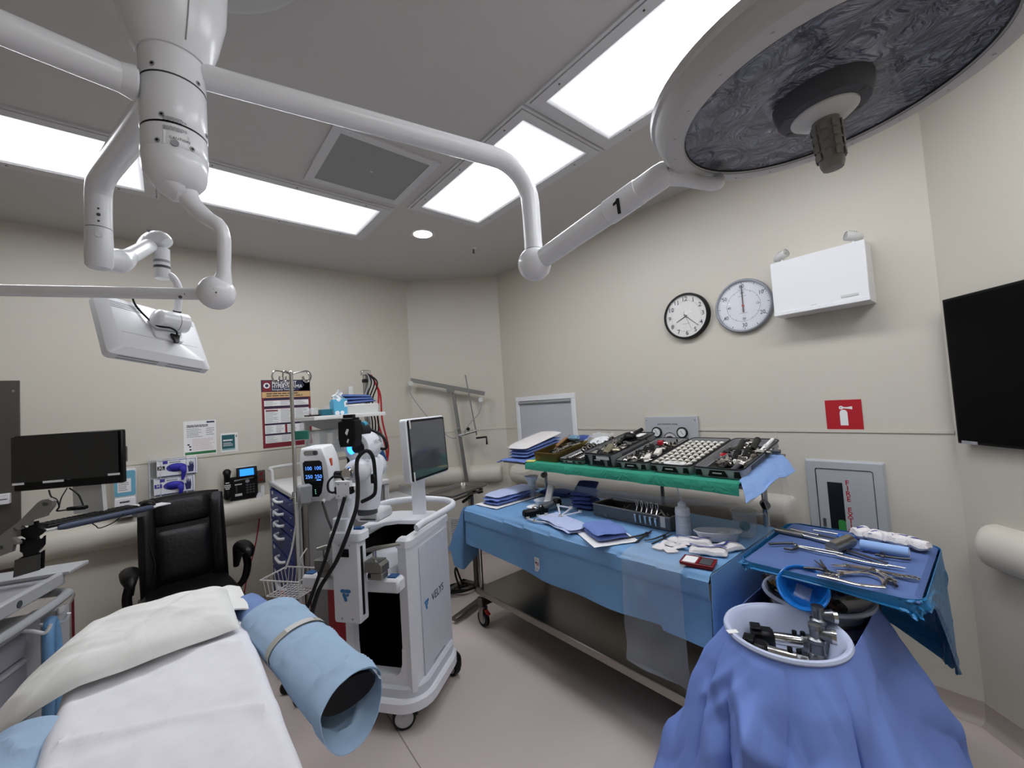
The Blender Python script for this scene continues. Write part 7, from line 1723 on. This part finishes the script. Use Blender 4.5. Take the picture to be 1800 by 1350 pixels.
rod('towel_clip', 'small steel clip with ring beside the pale foam roll', 'clip', [('body', [(1538, 975), (1570, 980), (1600, 983)], .0045, m_dk, None), ('loop', [(1548, 972), (1556, 976), (1552, 979), (1545, 976)], .004, m_dk, None)])
a, b = W(1513, 957, .022), W(1598, 972, .022)
t = T('foam_roll', 'pale blue foam roll in front of the white sponges', 'foam roll', a - V((0, 0, .022)), world=True); t.part('roll', MB().tube([a, b], .021, 18), mat('foam_blue', (140, 172, 222), .8)); t.part('end_ring', MB().tube([b, b + (b - a).normalized() * .002], .012, 14), m_pale)
for k in range(5):
    p = W(1517 + 24 * k, 946 + 5.2 * k, .0); q = cushion(.08, .06, .026, 14, .4)
    for v_ in q.v: v_.z += .012 * nz(v_.x * 30 + k, v_.y * 30, k) + .02; v_.x += .006 * nz(v_.y * 40, k)
    t = T('white_sponge', 'white sponge, %s in the row behind the pale foam roll' % ('first from the blue handle', 'second from the blue handle', 'middle one', 'second from the towel edge', 'nearest the towel edge')[k], 'sponge', (p.x, p.y, ZM), -.6 + .5 * k)
    t.part('pad', q, m_gz)
    vs = []
    for i in range(10): xx = -.035 + .0078 * i; yy = .012 * sin(i * .6 + k); zz = .047 + .012 * nz(xx * 30 + k, yy * 30, k) - .9 * xx * xx * 9; vs += [(xx, yy - .006, zz), (xx, yy + .006, zz)]
    t.part('blue_stripe', MB().add(vs, [(2 * i, 2 * i + 2, 2 * i + 3, 2 * i + 1) for i in range(9)]), mat('stripe_blue', (58, 66, 140), .8), label='blue marker stripe')

# ------------------------------------------------------------------ double basin stand
C1, C2, ZB, RB = V((1.605, .538, 0)), V((1.975, .535, 0)), .864, .185
t = T('basin_stand', 'double ring basin stand hidden under the periwinkle blue drape', 'basin stand', ((C1.x + C2.x) / 2, .536, 0), world=True)
for c in (C1, C2): t.part('ring', MB().tube([c + V((.158 * cos(q * .262), .158 * sin(q * .262), ZB - .06)) for q in range(24)], .008, 8, closed=True), m_steel)
for c in (C1, C2):
    for sy in (-1, 1):
        a = c + V((0, sy * .15, ZB - .1)); b = c + V((0, sy * .15, .06)); t.part('leg', MB().tube([a, b], .011, 10), m_steel); t.part('caster', MB().cyl(b + V((-.012, 0, -.03)), b + V((.012, 0, -.03)), .03, n=14), m_blackm)
t.part('brace', MB().tube([C1 + V((0, 0, .2)), C2 + V((0, 0, .2))], .01, 10), m_steel)
m_bd = wrinkled('basin_drape', (112, 138, 208), .7, .6, 3.5)
NU = 420
r_f = random.Random(5); FA = [(r_f.randrange(5, 22), r_f.random() * 6.28, .3 + .7 * r_f.random()) for _ in range(9)]
def stadium(u):
    """point and outward normal round both rings"""
    a = 2 * pi * u; c = C2 if cos(a) > 0 else C1
    sp = .0
    return a, c
PL = []
_a = 0
while _a < 2 * pi - .12:
    PL.append((_a, .55 + .6 * r_f.random())); _a += .3 + .55 * r_f.random()
def pleat(a):
    a %= 2 * pi
    for q in range(len(PL)):
        s0 = PL[q][0]; s1 = PL[q + 1][0] if q + 1 < len(PL) else 2 * pi
        if s0 <= a < s1:
            t_ = (a - s0) / (s1 - s0); return PL[q][1] * (abs(sin(pi * t_)) ** .8 - .55) * min(1, (s1 - s0) / .4)
    return 0
CRB = creases(70, 21, 0, 2.2, 0, .84, .12, .5, .06, .024, 1.57, 1.0)
def bdr(u, v):
    a = 2 * pi * u; k = .5 + .5 * math.tanh(cos(a) * 6); c = C1.lerp(C2, k)
    n_ = V((cos(a), sin(a), 0)); h = ZB - .016 - v * (ZB - .025)
    aw = a + .45 * nz(a * 1.3, v * 1.9, 3) * min(1, v * 2) + .15 * v * sin(a * 2)
    ff = pleat(aw) + .3 * nz(a * 4, v * 4, 7) + .5 * (abs(nz(a * 2.2 + v * 2.4, v * 3.1 - a, 11)) - .2)
    rad = .178 + .016 * min(1, v * 8) + .35 * v ** .98 + .075 * ff * min(1, v * 1.6) ** .9 + CRB(a * .35, v * .84) * min(1, v * 4)
    if abs(cos(a)) < .35: rad -= .05 * (1 - abs(cos(a)) / .35) * (1 - v) * min(1, v * 6)
    if n_.x > .2: rad = min(rad, .34 + .1 * v)
    p = c + n_ * rad + V((0, 0, h + .006 * nz(a * 8, v * 6, 3) * min(1, v * 8)))
    if p.x > 1.66 and p.y > .825: p.y = .825 + .01 * nz(p.x * 9, p.z * 9)          # pressed against the end of the instrument table
    return p
dmb = MB().sheet(bdr, NU, 90, .0015)
def bridge(u, v):
    x = C1.x - .02 + (C2.x - C1.x + .04) * u; y = .536 + .2 * (v - .5); return (x, y, ZB - .03 - .02 * sin(pi * u) + .006 * nz(x * 20, y * 20))
solo('basin_drape', dmb, m_bd, 'periwinkle blue drape falling in folds from the two basins to the floor', 'drape', smooth=50)
m_bas = mat('basin_plastic', (196, 206, 232), .35, alpha=.9, sub=0)
def basin(c, lab):
    t = T('basin', lab, 'basin', (c.x, c.y, ZB - .13))
    t.part('bowl', MB().lathe([(.0005, .006), (.11, .006), (.13, .014), (.158, .118), (.17, .128), (.184, .128), (.187, .122), (.184, .116), (.168, .114), (.14, .012), (.115, 0), (.0005, 0)], 56), m_bas); return t
t = basin(C1, 'white plastic basin nearest the viewer holding steel and black power saw parts')
t.part('rim_tag', MB().box((-.135, .115, .131), (.035, .02, .002), RZ(-.7).to_3x3()), m_paper)
t.part('rolled_lip', MB().tube([(.178 * cos(q * .131), .178 * sin(q * .131), .124) for q in range(48)], .008, 8, closed=True), m_bas)
basin(C2, 'white plastic basin behind, half under the blue tray').part('rolled_lip', MB().tube([(.178 * cos(q * .131), .178 * sin(q * .131), .124) for q in range(48)], .008, 8, closed=True), m_bas)
zb = ZB - .13 + .03
def Wb(x, y, z=0): return pz(x, y, zb + z)
m_gm = mat('gun_metal', (120, 122, 124), .3, .95)
def saw(lab, a, d):
    d = V((d[0], d[1], 0)).normalized(); s_ = V((0, 0, 1)).cross(d); a = V(a)
    M = frame(a, d, s_); t = T('power_saw', lab, 'power tool', a - V((0, 0, .03)), world=True)
    t.part('battery', MB().box(a + V((0, 0, .012)), (.075, .058, .058), M.to_3x3(), b=.01), m_black); t.part('battery_clip', MB().box(a - d * .02 + V((0, 0, .045)), (.035, .045, .012), M.to_3x3(), b=.003), m_black)
    t.part('handle', MB().tube([a + d * .03 + V((0, 0, .012)), a + d * .04 + V((0, 0, .014)), a + d * .12 + V((0, 0, .014))], [.019, .021, .022], 18), m_chrome)
    for q in (.1, .125): t.part('trigger', MB().cyl(a + d * q + V((0, 0, .03)), a + d * q + V((0, 0, .048)), .008, n=12), m_black)
    t.part('gear_housing', MB().box(a + d * .145 + V((0, 0, .01)), (.07, .046, .056), M.to_3x3(), b=.014), m_gm); t.part('housing_bolt', MB().cyl(a + d * .13 - s_ * .022 + V((0, 0, .015)), a + d * .13 - s_ * .026 + V((0, 0, .015)), .007, n=12), m_dgrey)
    top = a + d * .175
    t.part('head_tower', MB().lathe([(.0005, -.025), (.028, -.022), (.03, .03), (.025, .05), (.021, .055), (.021, .085), (.025, .09), (.025, .1), (.017, .105), (.017, .13), (.019, .132), (.019, .145), (.0005, .147)], 24, TR(*top)), m_gm)
    t.part('side_collar', MB().tube([top + V((0, 0, .115)), top + V((0, 0, .115)) + d * .03, top + V((0, 0, .115)) + d * .042], [.014, .018, .022], 16), m_gm); t.part('side_disc', MB().cyl(top + V((0, 0, .115)) + d * .042, top + V((0, 0, .115)) + d * .054, .022, n=20), m_chrome)
    return t
SD = Wb(1440, 1150) - Wb(1330, 1122)
saw('steel power saw with black battery in the near basin, nearer one', C1 + V((-.055, .075, zb + .012)), SD)
saw('steel power saw with black battery in the near basin, farther one', C1 + V((.035, .085, zb + .014)), SD + V((.04, .02, 0)))
# second basin contents
zb2 = ZB - .01
t = T('blue_bowl', 'translucent blue plastic bowl tipped on the rear basin', 'bowl', M=TR(*pz(1411, 1035, .948)) @ Matrix.Rotation(.85, 4, V((.25, -.8, 0)).normalized()))
m_bb = mat('bowl_blue', (26, 118, 204), .15, alpha=.86)
t.part('shell', MB().lathe([(.0005, -.05), (.045, -.05), (.055, -.042), (.076, .012), (.079, .016), (.074, .016), (.052, -.036), (.042, -.044), (.0005, -.044)], 40), m_bb)
t.part('ridge', MB().tube([(.078 * cos(q * .1745), .078 * sin(q * .1745), .014) for q in range(36)], .004, 8, closed=True), m_bb); t.part('clear_sheet', MB().sheet(lambda u, v: (.05 * (u - .5), .05 * (v - .5), -.035 + .01 * nz(u * 5, v * 5)), 10, 10), m_film)
def W2(x, y, z=0): return pz(x, y, zb2 + z)
def rod2(nm, lab, cat, parts):
    p0 = W2(*parts[0][1][0][:2]); t = T(nm, lab, cat, p0, world=True)
    for pn, pts, r, m in parts:
        w = [W2(*p) for p in pts]; t.part(pn, MB().tube(curve(w, 4) if len(w) > 2 else w, r, 10), m)
rod2('gold_needle_holder', 'gold handled needle holder sticking out of the rear basin', 'needle holder', [('handle', [(1354, 1012), (1364, 1030), (1374, 1040)], .005, mat('gold_metal', (206, 150, 70), .3, 1)), ('handle', [(1348, 1014), (1358, 1030), (1368, 1040)], .005, MATS['gold_metal']), ('loop', [(1352, 1012), (1344, 1009), (1340, 1014), (1348, 1018)], .004, m_dk)])
rod2('black_grip_tool', 'black handled tool lying on the left rim of the rear basin', 'tool', [('grip', [(1342, 1014), (1350, 1026), (1362, 1036)], .01, m_black), ('shaft', [(1362, 1036), (1380, 1048)], .005, m_chrome)])
rod2('suction_cup', 'white and chrome suction piece left of the blue bowl', 'suction piece', [('body', [(1372, 1018), (1376, 1030), (1380, 1042)], .02, m_cream), ('cap', [(1370, 1010), (1372, 1018)], .012, m_chrome), ('ring', [(1362, 1008), (1368, 1006), (1374, 1010)], .006, m_black)])
rod2('brown_round_handle', 'brown round headed handle right of the blue bowl', 'handle', [('head', [(1452, 1053), (1456, 1060)], .022, mat('copper_brown', (122, 84, 70), .4, .4)), ('shaft', [(1456, 1060), (1466, 1068), (1478, 1072)], .008, MATS['copper_brown'])])
rod2('steel_cups', 'dull steel cup parts at the front of the rear basin', 'cup', [('cup', [(1474, 1062), (1480, 1070)], .018, m_cl), ('cup', [(1462, 1058), (1466, 1064)], .012, m_chrome)])
p = pz(1497, 1063, .85)
t = T('labelled_roll', 'white cylinder with pale printed label in the rear basin', 'roll', (p.x, p.y, .85)); t.part('roll', MB().tube([(-.04, .03, .0), (.05, -.04, .0)], .026, 18), m_paper); t.part('label', MB().box((-.01, .0, .027), (.05, .03, .001), RZ(-.65).to_3x3()), mat('label_cream', (222, 220, 196), .6)); t.part('fine_print', lines_mb(-.02, .02, -.01, .01, 3, TR(-.01, 0, .029) @ RZ(-.65)), m_gink)
p = pz(1480, 1035, .86)
t = T('steel_tray_stack', 'grey ribbed steel cups in the rear basin under the tray edge', 'cups', (p.x, p.y, .86)); 
for k in range(3): t.part('cup', MB().tube([(-.06 + .05 * k, .05 - .04 * k, 0), (-.03 + .05 * k, .03 - .04 * k, .0)], .028, 18), mat('dark_lavender_steel', (120, 120, 140), .35, .7))
